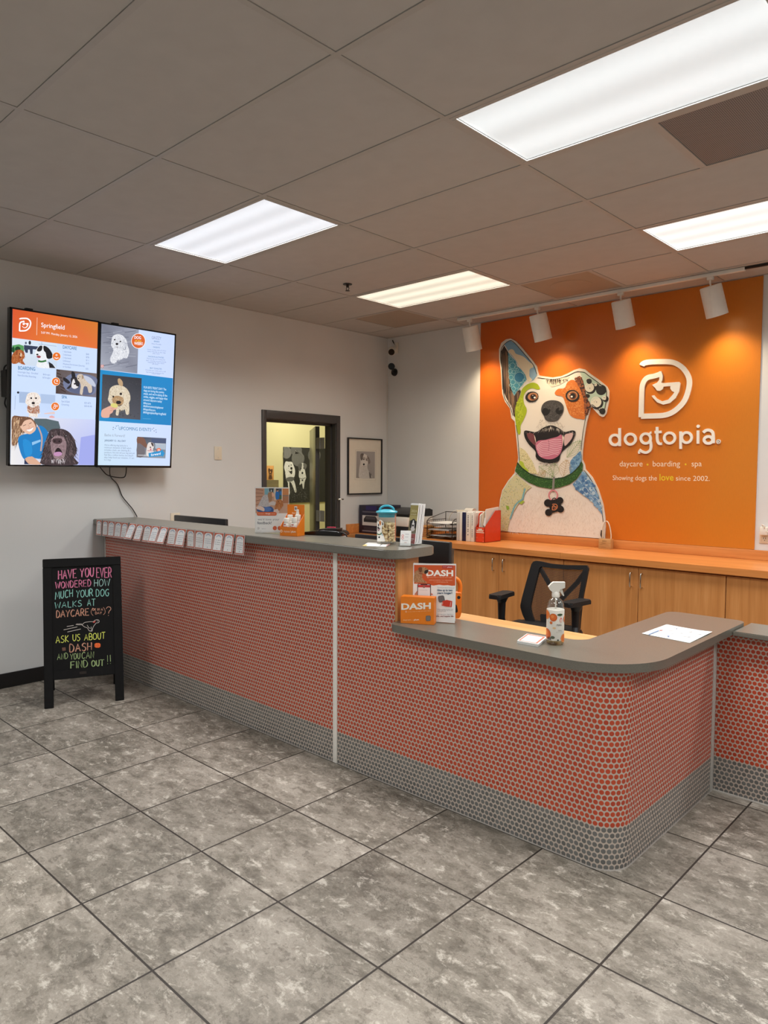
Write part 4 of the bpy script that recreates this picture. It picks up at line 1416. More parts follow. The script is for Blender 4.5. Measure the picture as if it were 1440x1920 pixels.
# ================================================================== SCREENS
TN = Vector((1, 0, -0.092)).normalized(); TV_V = Vector((0.092, 0, 1)).normalized()
TV_O = Vector((0.205, -3.3, 2.10))
def tv_art(lift=0.0006): return Art(TV_O, (0, 1, 0), TV_V, TN, (0, 560, 1440 / 340), lift=lift)
def tvp(uv, d): return TV_O + Vector((0, 1, 0)) * uv[0] + TV_V * uv[1] + TN * d
pa = tv_art()
def screen_unit(name, quad_out, label):
    us = [pa.q(p) for p in quad_out]
    u0 = (us[0][0] + us[3][0]) / 2; u1 = (us[1][0] + us[2][0]) / 2
    v1 = (us[0][1] + us[1][1]) / 2; v0 = (us[2][1] + us[3][1]) / 2
    t = thing('wall_screen', label, 'screen', tvp(((u0 + u1) / 2, v0), -0.03), 'portrait screens on the wall')
    bm = BM(); b = 0.011
    fn = lambda x, y, d: tvp((x, y), d)
    o_ = rounded([(u0, v0), (u1, v0), (u1, v1), (u0, v1)], 0.004, 3)
    fs = prism(bm, o_, fn, -0.045, -0.002)
    for r4 in ((u0, u1, v0, v0 + b * 1.5), (u0, u1, v1 - b, v1), (u0, u0 + b, v0, v1), (u1 - b, u1, v0, v1)):
        prism(bm, [(r4[0], r4[2]), (r4[1], r4[2]), (r4[1], r4[3]), (r4[0], r4[3])], fn, -0.004, 0.002)
    obj('housing', bm, MAT['gloss'], t)
    bm = BM(); um, vm = (u0 + u1) / 2, (v0 + v1) / 2
    prism(bm, [(um - .2, vm - .3), (um + .2, vm - .3), (um + .2, vm + .3), (um - .2, vm + .3)], fn, -0.07, -0.045)
    a_, c_ = tvp((um - .15, vm), -0.07), tvp((um + .15, vm), -0.07)
    for q_ in (a_, c_):
        box(bm, 0.001, q_.x, q_.y - 0.02, q_.y + 0.02, q_.z - 0.03, q_.z + 0.03)
    box(bm, 0.001, 0.02, um + TV_O.y - 0.25, um + TV_O.y + 0.25, vm + TV_O.z - 0.06, vm + TV_O.z + 0.06)
    for q_ in ((u0 + 0.13, v1),):
        prism(bm, [(q_[0] - .022, q_[1] - .0), (q_[0] + .022, q_[1] - .0), (q_[0] + .022, q_[1] + .012), (q_[0] - .022, q_[1] + .012)], fn, -0.045, -0.01)
    obj('wall_bracket', bm, MAT['blackm'], t)
    return t
tvl = screen_unit('tv', [(82, 64), (793, 180), (757, 1336), (62, 1328)], 'portrait screen with the orange header and price lists')
tvr = screen_unit('tv', [(793, 181), (1398, 284), (1358, 1346), (760, 1337)], 'portrait screen with the blue middle band and the dog of the week')

WHT, PAN, TEAL, GRYT, ORA = C(248, 250, 255), C(188, 210, 246), C(58, 118, 158), C(120, 140, 176), C(226, 112, 34)
a = tv_art()
TL, TR, BR, BL = (100, 80), (783, 187), (745, 1322), (80, 1318)
a.clip = [TL, TR, BR, BL]
a.quad([TL, TR, BR, BL], [C(200, 218, 250)] * 4)
a.quad([TL, (440, 133), (435, 353), (97, 310)], [C(214, 84, 44), C(216, 102, 42), C(222, 120, 48), C(222, 94, 50)])
a.quad([(440, 133), TR, (772, 398), (435, 353)], [C(216, 102, 42), C(208, 120, 44), C(222, 112, 54), C(222, 120, 48)])
logo(a, 150, 152, 108, WHT, 52)
a.line([(295, 150), (291, 290)], 3, C(246, 220, 200))
a.text('Springfield', (327, 224), (512, 246), 34, WHT, 0.006)
a.text('5:07 PM  Monday, January 12, 2026', (326, 276), (613, 312), 17, WHT)
a.quad([(97, 312), (455, 357), (452, 552), (93, 516)], [C(216, 226, 238), C(206, 222, 240), C(196, 212, 232), C(206, 216, 228)])
a.poly([(97, 372), (150, 362), (188, 375), (190, 420), (97, 428)], C(84, 152, 88)); a.ell(140, 400, 22, 20, C(20, 60, 34)); a.ell(104, 405, 12, 24, C(24, 70, 40))
a.poly([(190, 368), (300, 380), (300, 405), (260, 402), (258, 440), (240, 440), (236, 405), (222, 404), (220, 430), (204, 430), (190, 400)], C(48, 58, 84))
a.line([(305, 360), (448, 378)], 5, C(170, 186, 210)); a.ell(236, 350, 10, 16, C(36, 40, 54)); a.ell(205, 352, 8, 10, C(90, 100, 120)); a.line([(330, 345), (332, 372)], 4, C(150, 170, 200))
G1 = [(95, 450), (112, 424), (134, 408), (165, 406), (190, 424), (196, 462), (180, 486), (190, 508), (200, 524), (176, 520), (150, 506), (130, 516), (94, 512)]
a.poly(G1, C(166, 88, 44), smooth=3); a.fur(G1, 150, 12, 3, [C(196, 122, 70), C(140, 66, 30), C(214, 150, 96)], 1.2, 0.6)
a.ell(152, 432, 20, 20, C(178, 106, 60)); a.ell(166, 446, 8, 16, C(220, 190, 160)); a.ell(157, 440, 4, 6, C(40, 20, 18)); a.poly([(128, 412), (142, 410), (136, 448), (126, 444)], C(140, 66, 32)); a.poly([(172, 412), (186, 418), (190, 446), (178, 444)], C(150, 76, 40)); a.ell(160, 466, 5, 8, C(90, 30, 28))
BW = [(290, 400), (318, 374), (352, 372), (382, 392), (412, 430), (414, 470), (384, 478), (372, 490), (376, 520), (408, 520), (440, 552), (300, 546), (296, 502), (310, 480), (292, 462), (276, 440)]
a.poly(BW, C(232, 234, 238), smooth=3); a.fur(BW, 120, 16, 3, [C(250, 250, 252), C(206, 210, 220)], 1.3, .6)
a.poly([(300, 392), (318, 374), (336, 378), (330, 410), (308, 420), (292, 412)], C(26, 26, 32), smooth=3)
a.poly([(346, 374), (382, 390), (412, 432), (416, 466), (390, 478), (370, 470), (362, 430), (346, 410)], C(22, 22, 28), smooth=3)
a.poly([(384, 500), (416, 520), (440, 552), (392, 550)], C(30, 30, 36)); a.ell(296, 444, 9, 7, C(30, 26, 30)); a.poly([(290, 456), (312, 452), (324, 462), (312, 472), (296, 468)], C(150, 70, 80), smooth=3); a.ell(322, 408, 4, 4, C(30, 20, 20))
a.line(a.curve([(302, 494), (330, 500), (366, 492)], 3), 14, C(44, 110, 56))
a.ell(448, 458, 34, 34, C(250, 236, 220)); a.ell(448, 458, 31, 31, ORA); a.line(circ(448, 464, 12, 10, .2, 3.0), 4, WHT); a.ring(448, 448, 6, 3.5, WHT, 12); a.line([(428, 470), (468, 472)], 3, WHT)
a.text('DAYCARE', (498, 396), (608, 408), 25, TEAL, 0.012)
for k, (l, p) in enumerate((('1 day/week', '$40'), ('2 days/week', '$78'), ('3 days/week', '$111'), ('Unlimited', '$175'))):
    y = 425 + k * 24.5
    a.text(l, (499, y), (566 if k < 3 else 556, y + 7), 13, GRYT); a.text(p, (682, y + 21), (706, y + 24), 13, GRYT)
a.text('Weekend Enrichment (Saturday', (497, 523), (672, 541), 13, GRYT); a.text('or Sunday)', (497, 545), (562, 551), 13, GRYT); a.text('$35', (680, 562), (700, 564), 12, GRYT)
a.text('BOARDING', (143, 562), (278, 572), 27, TEAL, 0.012)
a.text('Overnight Stay - Enrolled', (140, 588), (300, 602), 14, GRYT); a.text('$60/night', (340, 606), (398, 612), 12, GRYT)
a.text('Non-Enrolled Boarding', (140, 614), (284, 628), 14, GRYT); a.text('$75/night', (338, 632), (398, 637), 12, GRYT)
a.quad([(446, 560), (768, 594), (762, 784), (441, 753)], [C(92, 80, 78), C(116, 100, 96), C(120, 116, 130), C(70, 52, 44)])
for k in range(7): a.line([(446 + k * 6, 565 + k * 26), (474 + k * 8, 575 + k * 28)], 7, C(58, 40, 32), up=False)
a.poly([(500, 660), (560, 600), (680, 600), (764, 630), (764, 690), (740, 760), (600, 752), (520, 720)], C(112, 120, 150), smooth=4); a.poly([(540, 720), (640, 690), (740, 700), (720, 760), (600, 752)], C(88, 96, 126), smooth=3)
FB = [(560, 640), (570, 625), (596, 620), (622, 640), (632, 672), (622, 706), (592, 716), (566, 702), (546, 716), (528, 712), (560, 676)]
a.poly(FB, C(40, 38, 44), smooth=3); a.poly([(500, 624), (530, 636), (556, 664), (540, 676), (506, 652)], C(30, 28, 34), smooth=2); a.poly([(568, 578), (590, 586), (598, 624), (574, 634), (566, 604)], C(30, 28, 34), smooth=2); a.poly([(574, 650), (588, 640), (602, 690), (622, 700), (592, 716), (566, 700)], C(226, 222, 224), smooth=3); a.ell(592, 676, 8, 7, C(26, 22, 26))
PU = [(612, 610), (636, 598), (660, 608), (672, 640), (700, 650), (726, 690), (728, 740), (704, 746), (690, 700), (664, 700), (652, 760), (632, 750), (640, 690), (628, 660), (612, 640)]
a.poly(PU, C(206, 190, 172), smooth=3); a.fur(PU, 90, 12, 3, [C(226, 212, 196), C(176, 156, 138)], 1.4, .6); a.poly([(650, 606), (664, 612), (660, 640), (648, 632)], C(160, 134, 112)); a.ell(622, 634, 5, 4, C(40, 30, 30)); a.ell(632, 620, 3, 3, C(40, 30, 30))
a.poly([(660, 610), (720, 630), (756, 680), (748, 700), (690, 660)], C(190, 196, 214), smooth=3)
a.ell(442, 658, 34, 34, C(250, 236, 220)); a.ell(442, 658, 31, 31, ORA); a.line(circ(446, 658, 17, 14, .9, 5.3), 4, WHT); a.ell(452, 654, 7, 5, WHT)
a.quad([(92, 738), (440, 768), (434, 948), (86, 930)], [C(196, 216, 248), C(186, 206, 238), C(196, 214, 244), C(206, 220, 248)])
a.poly([(150, 738), (240, 744), (240, 830), (150, 826)], C(164, 184, 216)); a.poly([(320, 756), (436, 766), (434, 836), (322, 830)], C(172, 192, 224)); a.ell(142, 745, 9, 9, C(30, 34, 44)); a.line([(120, 770), (116, 880)], 3, C(150, 166, 196))
WP = [(205, 790), (218, 756), (250, 744), (290, 748), (318, 780), (322, 820), (306, 850), (312, 890), (318, 912), (300, 914), (296, 940), (276, 940), (244, 936), (226, 940), (228, 908), (212, 900), (216, 850), (200, 826)]
a.poly(WP, C(236, 226, 218), smooth=3); a.poly([(218, 846), (256, 866), (304, 846), (312, 880), (306, 912), (230, 906), (216, 880)], C(166, 110, 84), smooth=3); a.fur(WP, 260, 13, 3, [C(248, 244, 240), C(214, 196, 184), C(190, 150, 126)], 1.5, .8); a.ell(262, 829, 13, 10, C(36, 28, 30)); a.ell(246, 790, 8, 7, C(30, 24, 26)); a.ell(284, 790, 8, 7, C(30, 24, 26)); a.line([(255, 850), (272, 850)], 4, C(90, 60, 60))
a.poly([(345, 910), (430, 898), (434, 915), (352, 916)], C(226, 196, 190)); a.poly([(388, 936), (412, 928), (434, 944), (400, 948)], C(226, 170, 170), smooth=2)
a.ell(436, 856, 34, 34, C(250, 236, 220)); a.ell(436, 856, 31, 31, ORA); a.ring(430, 864, 9, 3.5, WHT, 14); a.ring(448, 852, 7, 3, WHT, 12); a.ring(432, 844, 5, 3, WHT, 10)
a.text('SPA', (488, 792), (530, 795), 24, TEAL, 0.012)
a.text('Spa & Bath', (486, 821), (551, 826), 14, GRYT); a.text('$25-$75', (668, 834), (718, 837), 13, GRYT); a.text('Grooming', (486, 846), (545, 850), 14, GRYT); a.text('$50-$140', (668, 858), (727, 862), 13, GRYT)
# person with the brown dog
a.quad([(86, 934), (756, 960), BR, BL], [C(226, 226, 228), C(196, 204, 240), C(168, 176, 232), C(232, 230, 230)])
a.poly([(270, 952), (462, 974), (458, 1070), (380, 1060), (300, 1010)], C(84, 100, 106), smooth=2)
a.poly([(640, 1100), (752, 1080), (746, 1318), (620, 1318)], C(158, 166, 230))
HAIR = [(96, 938), (160, 934), (240, 944), (282, 990), (286, 1030), (250, 1060), (160, 1070), (150, 1130), (96, 1168), (90, 1060)]
a.poly(HAIR, C(120, 84, 62), smooth=3); a.fur(HAIR, 220, 70, 4, [C(196, 156, 118), C(92, 62, 46), C(160, 120, 88), C(220, 186, 150)], 1.75, .2)
SHIRT = [(140, 1120), (170, 1082), (250, 1064), (304, 1008), (352, 1026), (384, 1078), (372, 1150), (340, 1210), (330, 1270), (240, 1262), (192, 1276), (160, 1220)]
a.poly(SHIRT, C(22, 122, 190), smooth=3); a.poly([(192, 1276), (240, 1262), (300, 1300), (320, 1318), (190, 1314)], C(38, 50, 84)); a.poly([(180, 1120), (240, 1140), (252, 1230), (200, 1250)], C(30, 138, 206), smooth=3)
a.poly([(250, 1140), (318, 1118), (322, 1134), (254, 1164)], C(140, 190, 230)); a.line(a.curve([(300, 1016), (330, 1100), (322, 1210)], 4), 12, C(188, 158, 150))
a.poly([(196, 1268), (252, 1252), (300, 1290), (324, 1316), (240, 1316), (214, 1300)], C(214, 168, 142), smooth=2)
FACE = [(154, 996), (172, 966), (216, 950), (252, 966), (276, 1002), (282, 1036), (262, 1062), (232, 1076), (196, 1062), (168, 1034)]
a.poly(FACE, C(226, 184, 160), smooth=4); a.poly([(150, 1000), (160, 960), (210, 944), (256, 960), (230, 958), (190, 972), (166, 1010)], C(112, 78, 58), smooth=3)
a.line([(180, 1010), (204, 1000)], 4, C(70, 44, 40)); a.line([(228, 994), (248, 984)], 4, C(70, 44, 40)); a.line(a.curve([(220, 1000), (232, 1020), (222, 1028)], 3), 3, C(190, 140, 120)); a.poly([(206, 1040), (236, 1034), (262, 1018), (252, 1044), (228, 1054)], C(250, 244, 240), smooth=3); a.line(a.curve([(204, 1038), (234, 1034), (264, 1016)], 3), 3, C(180, 90, 90))
BD = [(394, 1046), (440, 1032), (500, 1036), (548, 1062), (584, 1110), (600, 1160), (606, 1220), (584, 1260), (610, 1318), (336, 1318), (330, 1260), (344, 1180), (366, 1110)]
a.poly(BD, C(64, 52, 56), smooth=3); a.fur(BD, 620, 42, 5, [C(52, 40, 42), C(92, 76, 78), C(36, 28, 30), C(116, 98, 100)], lambda p: PI / 2 + (470 - p[0]) / 260, .35)
MZ = [(404, 1120), (430, 1092), (470, 1088), (504, 1104), (524, 1150), (520, 1210), (506, 1262), (470, 1278), (432, 1264), (412, 1230), (400, 1180)]
a.poly(MZ, C(140, 116, 120), smooth=3); a.fur(MZ, 120, 18, 4, [C(166, 144, 148), C(112, 92, 96)], lambda p: math.atan2(p[1] - 1120, p[0] - 460), .5)
a.poly([(416, 1116), (444, 1108), (484, 1110), (490, 1136), (470, 1152), (434, 1150), (416, 1138)], C(66, 48, 52), smooth=3); a.ell(432, 1130, 7, 6, C(20, 14, 16)); a.ell(468, 1132, 7, 6, C(20, 14, 16))
a.poly([(432, 1220), (446, 1190), (462, 1184), (478, 1196), (490, 1222), (470, 1240), (440, 1238)], C(28, 18, 22), smooth=3); a.poly([(424, 1226), (450, 1216), (480, 1218), (490, 1236), (462, 1250), (430, 1246)], C(190, 140, 180), smooth=3)
a.ell(414, 1094, 8, 9, C(20, 14, 16)); a.ell(518, 1092, 9, 9, C(20, 14, 16)); a.ell(412, 1091, 2.4, 2.4, WHT); a.ell(521, 1089, 2.4, 2.4, WHT)
a.fur([(400, 1270), (520, 1270), (500, 1310), (420, 1310)], 60, 30, 5, [C(220, 214, 218), C(150, 136, 140)], PI / 2, .3)
a.build('screen', MAT['screen'], tvl)

a = tv_art()
TL, TR, BR, BL = (806, 196), (1388, 292), (1348, 1336), (777, 1330)
a.quad([TL, TR, BR, BL], [C(206, 222, 252), C(196, 212, 250), C(200, 216, 250), C(198, 222, 240)])
a.quad([(806, 196), (1102, 245), (1090, 594), (797, 562)], [C(116, 120, 136), C(150, 154, 170), C(132, 136, 152), C(166, 170, 184)])
for k in range(60):
    x, y = a.rnd.uniform(806, 1000), a.rnd.uniform(240, 550)
    a.line([(x, y), (x + 90, y + a.rnd.uniform(-22, 6))], a.rnd.uniform(2, 6), a.rnd.choice([C(102, 106, 122), C(160, 164, 178), C(138, 142, 158)]), up=False)
a.h += a.step
W1 = [(884, 340), (894, 300), (930, 282), (972, 292), (1004, 330), (1012, 370), (1026, 410), (1020, 450), (1004, 474), (984, 470), (966, 480), (930, 490), (908, 514), (882, 506), (876, 470), (890, 440), (902, 400), (884, 376)]
a.poly(W1, C(218, 220, 226), smooth=3); a.fur(W1, 420, 15, 3.4, [C(242, 244, 248), C(190, 194, 204), C(228, 230, 236), C(172, 176, 188)], 1.5, .9)
a.fur([(984, 330), (1004, 336), (1012, 380), (996, 392), (984, 360)], 40, 20, 4, [C(180, 184, 196), C(204, 208, 216)], 1.6, .3)
a.ell(928, 360, 11, 9, C(26, 24, 30)); a.ell(910, 326, 6, 6, C(26, 24, 30)); a.ell(956, 340, 6, 6, C(26, 24, 30)); a.line([(918, 384), (940, 386)], 4, C(110, 100, 104)); a.line(a.curve([(975, 396), (990, 406), (998, 386)], 3), 4, C(120, 124, 138))
a.poly([(800, 524), (824, 526), (822, 548), (798, 546)], C(200, 120, 110)); a.ring(811, 536, 7, 2.5, WHT, 12)
a.ell(1098, 336, 57, 61, WHT); a.ell(1098, 336, 53, 57, C(214, 96, 40))
a.text('DOG', (1066, 318), (1119, 322), 22, WHT, 0.02); a.text('of the', (1070, 342), (1122, 344), 17, C(240, 200, 60), 0.01); a.text('WEEK!', (1064, 366), (1134, 369), 22, WHT, 0.02)
a.text('GRIZZY', (1204, 320), (1280, 326), 22, C(136, 146, 176), 0.0)
for (t_, x0, x1, y, hh, c) in (('BREED', 1222, 1266, 344, 11, TEAL), ('Mini Poodle', 1204, 1280, 362, 9, GRYT), ('PARENTS', 1216, 1268, 390, 11, TEAL), ('Loves to play with all of her', 1168, 1320, 406, 9, GRYT), ('best friends in the big', 1172, 1312, 422, 9, GRYT), ('play room', 1212, 1266, 438, 9, GRYT), ('FAVORITE ACTIVITIES', 1176, 1300, 464, 11, TEAL), ('Playing tug and chasing the', 1166, 1310, 478, 9, GRYT), ('ball, running around outside', 1160, 1318, 494, 9, GRYT), ('napping by the door', 1172, 1304, 508, 9, GRYT), ('and snacks', 1206, 1256, 522, 9, GRYT), ('BEST QUALITIES', 1190, 1284, 556, 11, TEAL), ('Friendly and cuddly with a soft', 1156, 1316, 570, 9, GRYT), ('big heart for everyone she', 1160, 1300, 586, 9, GRYT), ('meets here', 1204, 1270, 598, 9, GRYT)):
    a.text(t_, (x0, y), (x1, y + (x1 - x0) * .09), hh, c)
a.quad([(796, 564), (1372, 632), (1358, 1006), (786, 970)], [C(24, 136, 196), C(16, 130, 196), C(12, 126, 190), C(22, 136, 196)])
a.quad([(812, 600), (1124, 632), (1114, 962), (802, 940)], [C(58, 60, 68), C(44, 46, 54), C(74, 78, 88), C(92, 92, 98)])
a.dots([(812, 640), (1120, 660), (1112, 960), (804, 938)], 160, 2, 5, [C(70, 72, 80), C(54, 56, 64)])
DG = [(862, 770), (872, 716), (906, 690), (956, 688), (1000, 710), (1028, 752), (1034, 800), (1022, 830), (1026, 870), (1020, 918), (1000, 918), (990, 880), (960, 888), (946, 880), (938, 926), (918, 920), (920, 880), (890, 850), (866, 820), (856, 800)]
a.poly(DG, C(216, 202, 178), smooth=3); a.fur(DG, 420, 15, 3.4, [C(236, 226, 206), C(190, 172, 144), C(222, 210, 188), C(166, 146, 116)], 1.5, .8)
a.poly([(934, 640), (950, 634), (972, 660), (972, 694), (950, 690), (936, 668)], C(186, 156, 120), smooth=3)
a.poly([(892, 786), (930, 770), (974, 786), (980, 820), (962, 846), (926, 850), (896, 830)], C(174, 140, 100), smooth=3); a.fur([(892, 786), (974, 786), (980, 830), (926, 850), (896, 830)], 90, 14, 3, [C(206, 180, 144), C(140, 108, 76)], 1.5, .7)
a.ell(940, 824, 20, 14, C(30, 24, 26)); a.ell(958, 756, 10, 10, C(30, 24, 26)); a.ell(898, 778, 7, 8, C(30, 24, 26)); a.line(a.curve([(924, 846), (944, 852), (966, 842)], 3), 5, C(60, 40, 40))
a.poly([(806, 888), (840, 866), (876, 850), (910, 846), (930, 860), (926, 876), (900, 886), (892, 904), (870, 920), (862, 944), (806, 940)], C(222, 170, 150), smooth=3); a.line([(880, 872), (916, 862)], 3, C(190, 130, 112)); a.line([(872, 890), (902, 880)], 3, C(190, 130, 112))
a.poly([(876, 842), (896, 830), (924, 836), (934, 856), (916, 866), (888, 860)], C(214, 206, 120), smooth=3)
for k, (t_, x1) in enumerate((('FUN BITE TREAT DAY! The', 1318), ('dogs are loving this yummy', 1302), ('snack, and we\'re seeing all the', 1326), ('smiles, wiggles, and happy vibes', 1328), ('around daycare today', 1284), ('#daycare', 1196), ('#itsthemostexcitingdayever', 1296), ('#dogsofdaycare', 1232), ('#dogtopiaofspringfield', 1316))):
    y = 716 + k * 24.6
    a.text(t_, (1140 - k * .6, y - 4), (x1, y + (x1 - 1140) * .075), 18, C(214, 236, 250), 0.006)
a.line([(1132, 952), (1196, 956)], 2, C(120, 190, 224))
a.text('UPCOMING EVENTS', (942, 1042), (1198, 1053), 26, TEAL)
for (x, y) in ((898, 1022), (896, 1038), (914, 1028), (922, 1012), (936, 1008), (1206, 1036), (1218, 1028), (1222, 1050), (1236, 1042), (1238, 1060)): a.ell(x, y, 3.5, 3.5, a.rnd.choice([TEAL, C(90, 100, 140)]))
a.text('Bathe it Forward!', (829, 1092), (990, 1099), 21, C(150, 160, 176)); a.text('JANUARY 12 - ALL DAY', (828, 1132), (996, 1137), 14, C(60, 86, 120), 0.01)
for k, (t_, x1) in enumerate((('We\'re offering dog baths for a', 1012), ('minimum donation of $20 which', 1040), ('includes a bath, ear cleaning & a', 1034), ('pawdicure. Not only will your dog look and', 1066), ('feel like a million bones, but they\'ll', 1054), ('also help fund our mission, 11 am', 1062), ('to 3 dogs', 878))):
    y = 1168 + k * 19.4
    a.text(t_, (827 - k * .4, y), (x1, y + (x1 - 827) * .03), 13, C(130, 146, 170), 0.004)
a.quad([(1088, 1096), (1318, 1108), (1311, 1268), (1081, 1260)], [C(60, 66, 80), C(86, 98, 120), C(136, 148, 160), C(150, 150, 156)])
a.poly([(1200, 1110), (1316, 1114), (1314, 1150), (1200, 1146)], C(70, 84, 116)); a.poly([(1230, 1152), (1314, 1158), (1312, 1200), (1230, 1190)], C(170, 182, 196)); a.line([(1226, 1150), (1314, 1154)], 4, C(220, 226, 232))
a.poly([(1088, 1100), (1140, 1106), (1160, 1150), (1176, 1176), (1156, 1184), (1120, 1160), (1088, 1150)], C(120, 84, 70), smooth=3)
a.poly([(1088, 1150), (1130, 1164), (1148, 1200), (1140, 1250), (1086, 1256)], C(110, 106, 112), smooth=2); a.poly([(1172, 1150), (1192, 1140), (1214, 1146), (1222, 1170), (1212, 1200), (1218, 1250), (1164, 1248), (1160, 1200)], C(222, 214, 210), smooth=3); a.poly([(1196, 1142), (1214, 1148), (1218, 1174), (1204, 1166)], C(70, 60, 62), smooth=2); a.ell(1192, 1180, 6, 5, C(40, 30, 34)); a.ell(1194, 1196, 6, 8, C(200, 100, 120)); a.line([(1168, 1206), (1214, 1210)], 6, C(190, 130, 140))
a.line([(1092, 1242), (1172, 1244)], 4, C(230, 232, 236)); a.ell(1258, 1202, 17, 17, C(222, 104, 60)); a.ring(1258, 1202, 7, 3, WHT, 10)
a.poly([(1176, 1226), (1278, 1206), (1282, 1196), (1306, 1228), (1288, 1258), (1284, 1248), (1180, 1258)], C(36, 142, 200)); a.text('bathe it', (1190, 1222), (1234, 1212), 9, WHT); a.text('forward', (1196, 1250), (1272, 1238), 19, WHT, 0.012)
a.build('screen', MAT['screen'], tvr)

# cables of the screens
t = thing('cable', 'thin black cable from the screens down to the tall worktop', 'cable', (0.02, -3.16, 1.6))
bm = BM()
pts = [atx(0.07, 206, 872), atx(0.03, 207, 893), atx(0.012, 220, 908), atx(0.012, 229, 930), atx(0.012, 240, 944), atx(0.012, 249, 955), atx(0.015, 257, 969)]
tube(bm, pts, 0.0038, 7, smooth_n=5); obj('cord', bm, MAT['black'], t)
bm = BM(); tube(bm, [atx(0.1, 186, 874), atx(0.05, 194, 884), atx(0.04, 202, 891), atx(0.04, 218, 895), atx(0.05, 232, 895), atx(0.06, 236, 888), atx(0.1, 237, 876)], 0.0042, 7, smooth_n=5)
tag(obj('cable', bm, MAT['black'], loc=(0.05, -3.2, 1.5)), 'short black cable loop hanging between the two screens', 'cable')
bm = BM(); tube(bm, [atx(0.10, 20, 682), atx(0.08, 10, 686), atx(0.07, 7, 696), atx(0.08, 11, 706), atx(0.10, 20, 708)], 0.005, 7, smooth_n=5)
box(bm, 0.02, 0.12, *sorted((atx(0.09, 9, 730).y, atx(0.09, 18, 730).y)), 2.05, 2.23)
tube(bm, [atx(0.09, 11, 745), atx(0.08, 9, 756), atx(0.08, 12, 764), atx(0.10, 19, 772)], 0.005, 7, smooth_n=5)
tag(obj('cable_box', bm, MAT['black'], loc=(0.05, -3.95, 2.1)), 'black cable box with looped leads behind the price list screen', 'cable box')

# ================================================================== A-FRAME CHALKBOARD
fl, frr = Vector((0.671, -3.965, 0)), Vector((0.867, -3.519, 0))
BU = (frr - fl).normalized()                             # along the foot line
BN = Vector((BU.y, -BU.x, 0))                            # towards the viewer
lean = 0.20
BV = (Vector((0, 0, 1)) - BN * lean).normalized()
NB = BU.cross(BV).normalized()
if NB.dot(BN) < 0: NB = -NB
BW_, BH_ = (frr - fl).length, 0.972
def bp_(u, v, d): return fl + BU * u + BV * v + NB * d
board = thing('chalkboard_stand', 'black wooden A-frame chalkboard with coloured handwriting, at the counter end', 'chalkboard', tuple((fl + frr) / 2))
def bslab(name, u0, u1, v0, v1, d0, d1, mat, bev=0.003, parent=board):
    bm = BM(); fs = prism(bm, [(u0, v0), (u1, v0), (u1, v1), (u0, v1)], bp_, d0, d1)
    bmesh.ops.bevel(bm, geom=list({e for f in fs for e in f.edges}), offset=bev, segments=2, affect='EDGES')
    return obj(name, bm, mat, parent)
bslab('leg', 0, 0.056, 0, BH_ - 0.058, -0.018, 0, MAT['boardw']); bslab('leg', BW_ - 0.056, BW_, 0, BH_ - 0.058, -0.018, 0, MAT['boardw'])
bslab('top_rail', 0, BW_, BH_ - 0.058, BH_, -0.018, 0.0, MAT['boardw']); bslab('bottom_rail', 0.056, BW_ - 0.056, 0.178, 0.238, -0.018, -0.001, MAT['boardw'])
panel = bslab('writing_panel', 0.05, BW_ - 0.05, 0.23, BH_ - 0.05, -0.014, -0.006, MAT['chalkb'], 0.001)
bm = BM(); pq = bp_(BW_ / 2 - 0.015, 0.212, 0)
prism(bm, [(BW_ / 2 - .03, .20), (BW_ / 2 + .012, .20), (BW_ / 2 + .012, .216), (BW_ / 2 - .03, .216)], bp_, -0.001, 0.001)
obj('badge', bm, MAT['wirem'], board)
# rear half
hz = bp_(0, BH_ - 0.02, -0.02)
def rp_(u, v, d):
    dirv = (Vector((0, 0, -1)) - BN * 0.22).normalized()
    nn = BU.cross(dirv).normalized()
    return hz + BU * u + dirv * v + nn * d - NB * 0.012
rl = (hz.z - 0.004) * math.sqrt(1 + 0.22 ** 2)
for (u0, u1) in ((0, 0.05), (BW_ - 0.05, BW_)):
    bm = BM(); prism(bm, [(u0, 0), (u1, 0), (u1, rl), (u0, rl)], rp_, -0.008, 0.008); obj('rear_leg', bm, MAT['boardw'], board)
bm = BM(); prism(bm, [(0.05, 0.02), (BW_ - 0.05, 0.02), (BW_ - 0.05, 0.74), (0.05, 0.74)], rp_, -0.004, 0.004); obj('rear_panel', bm, MAT['chalkb'], board)
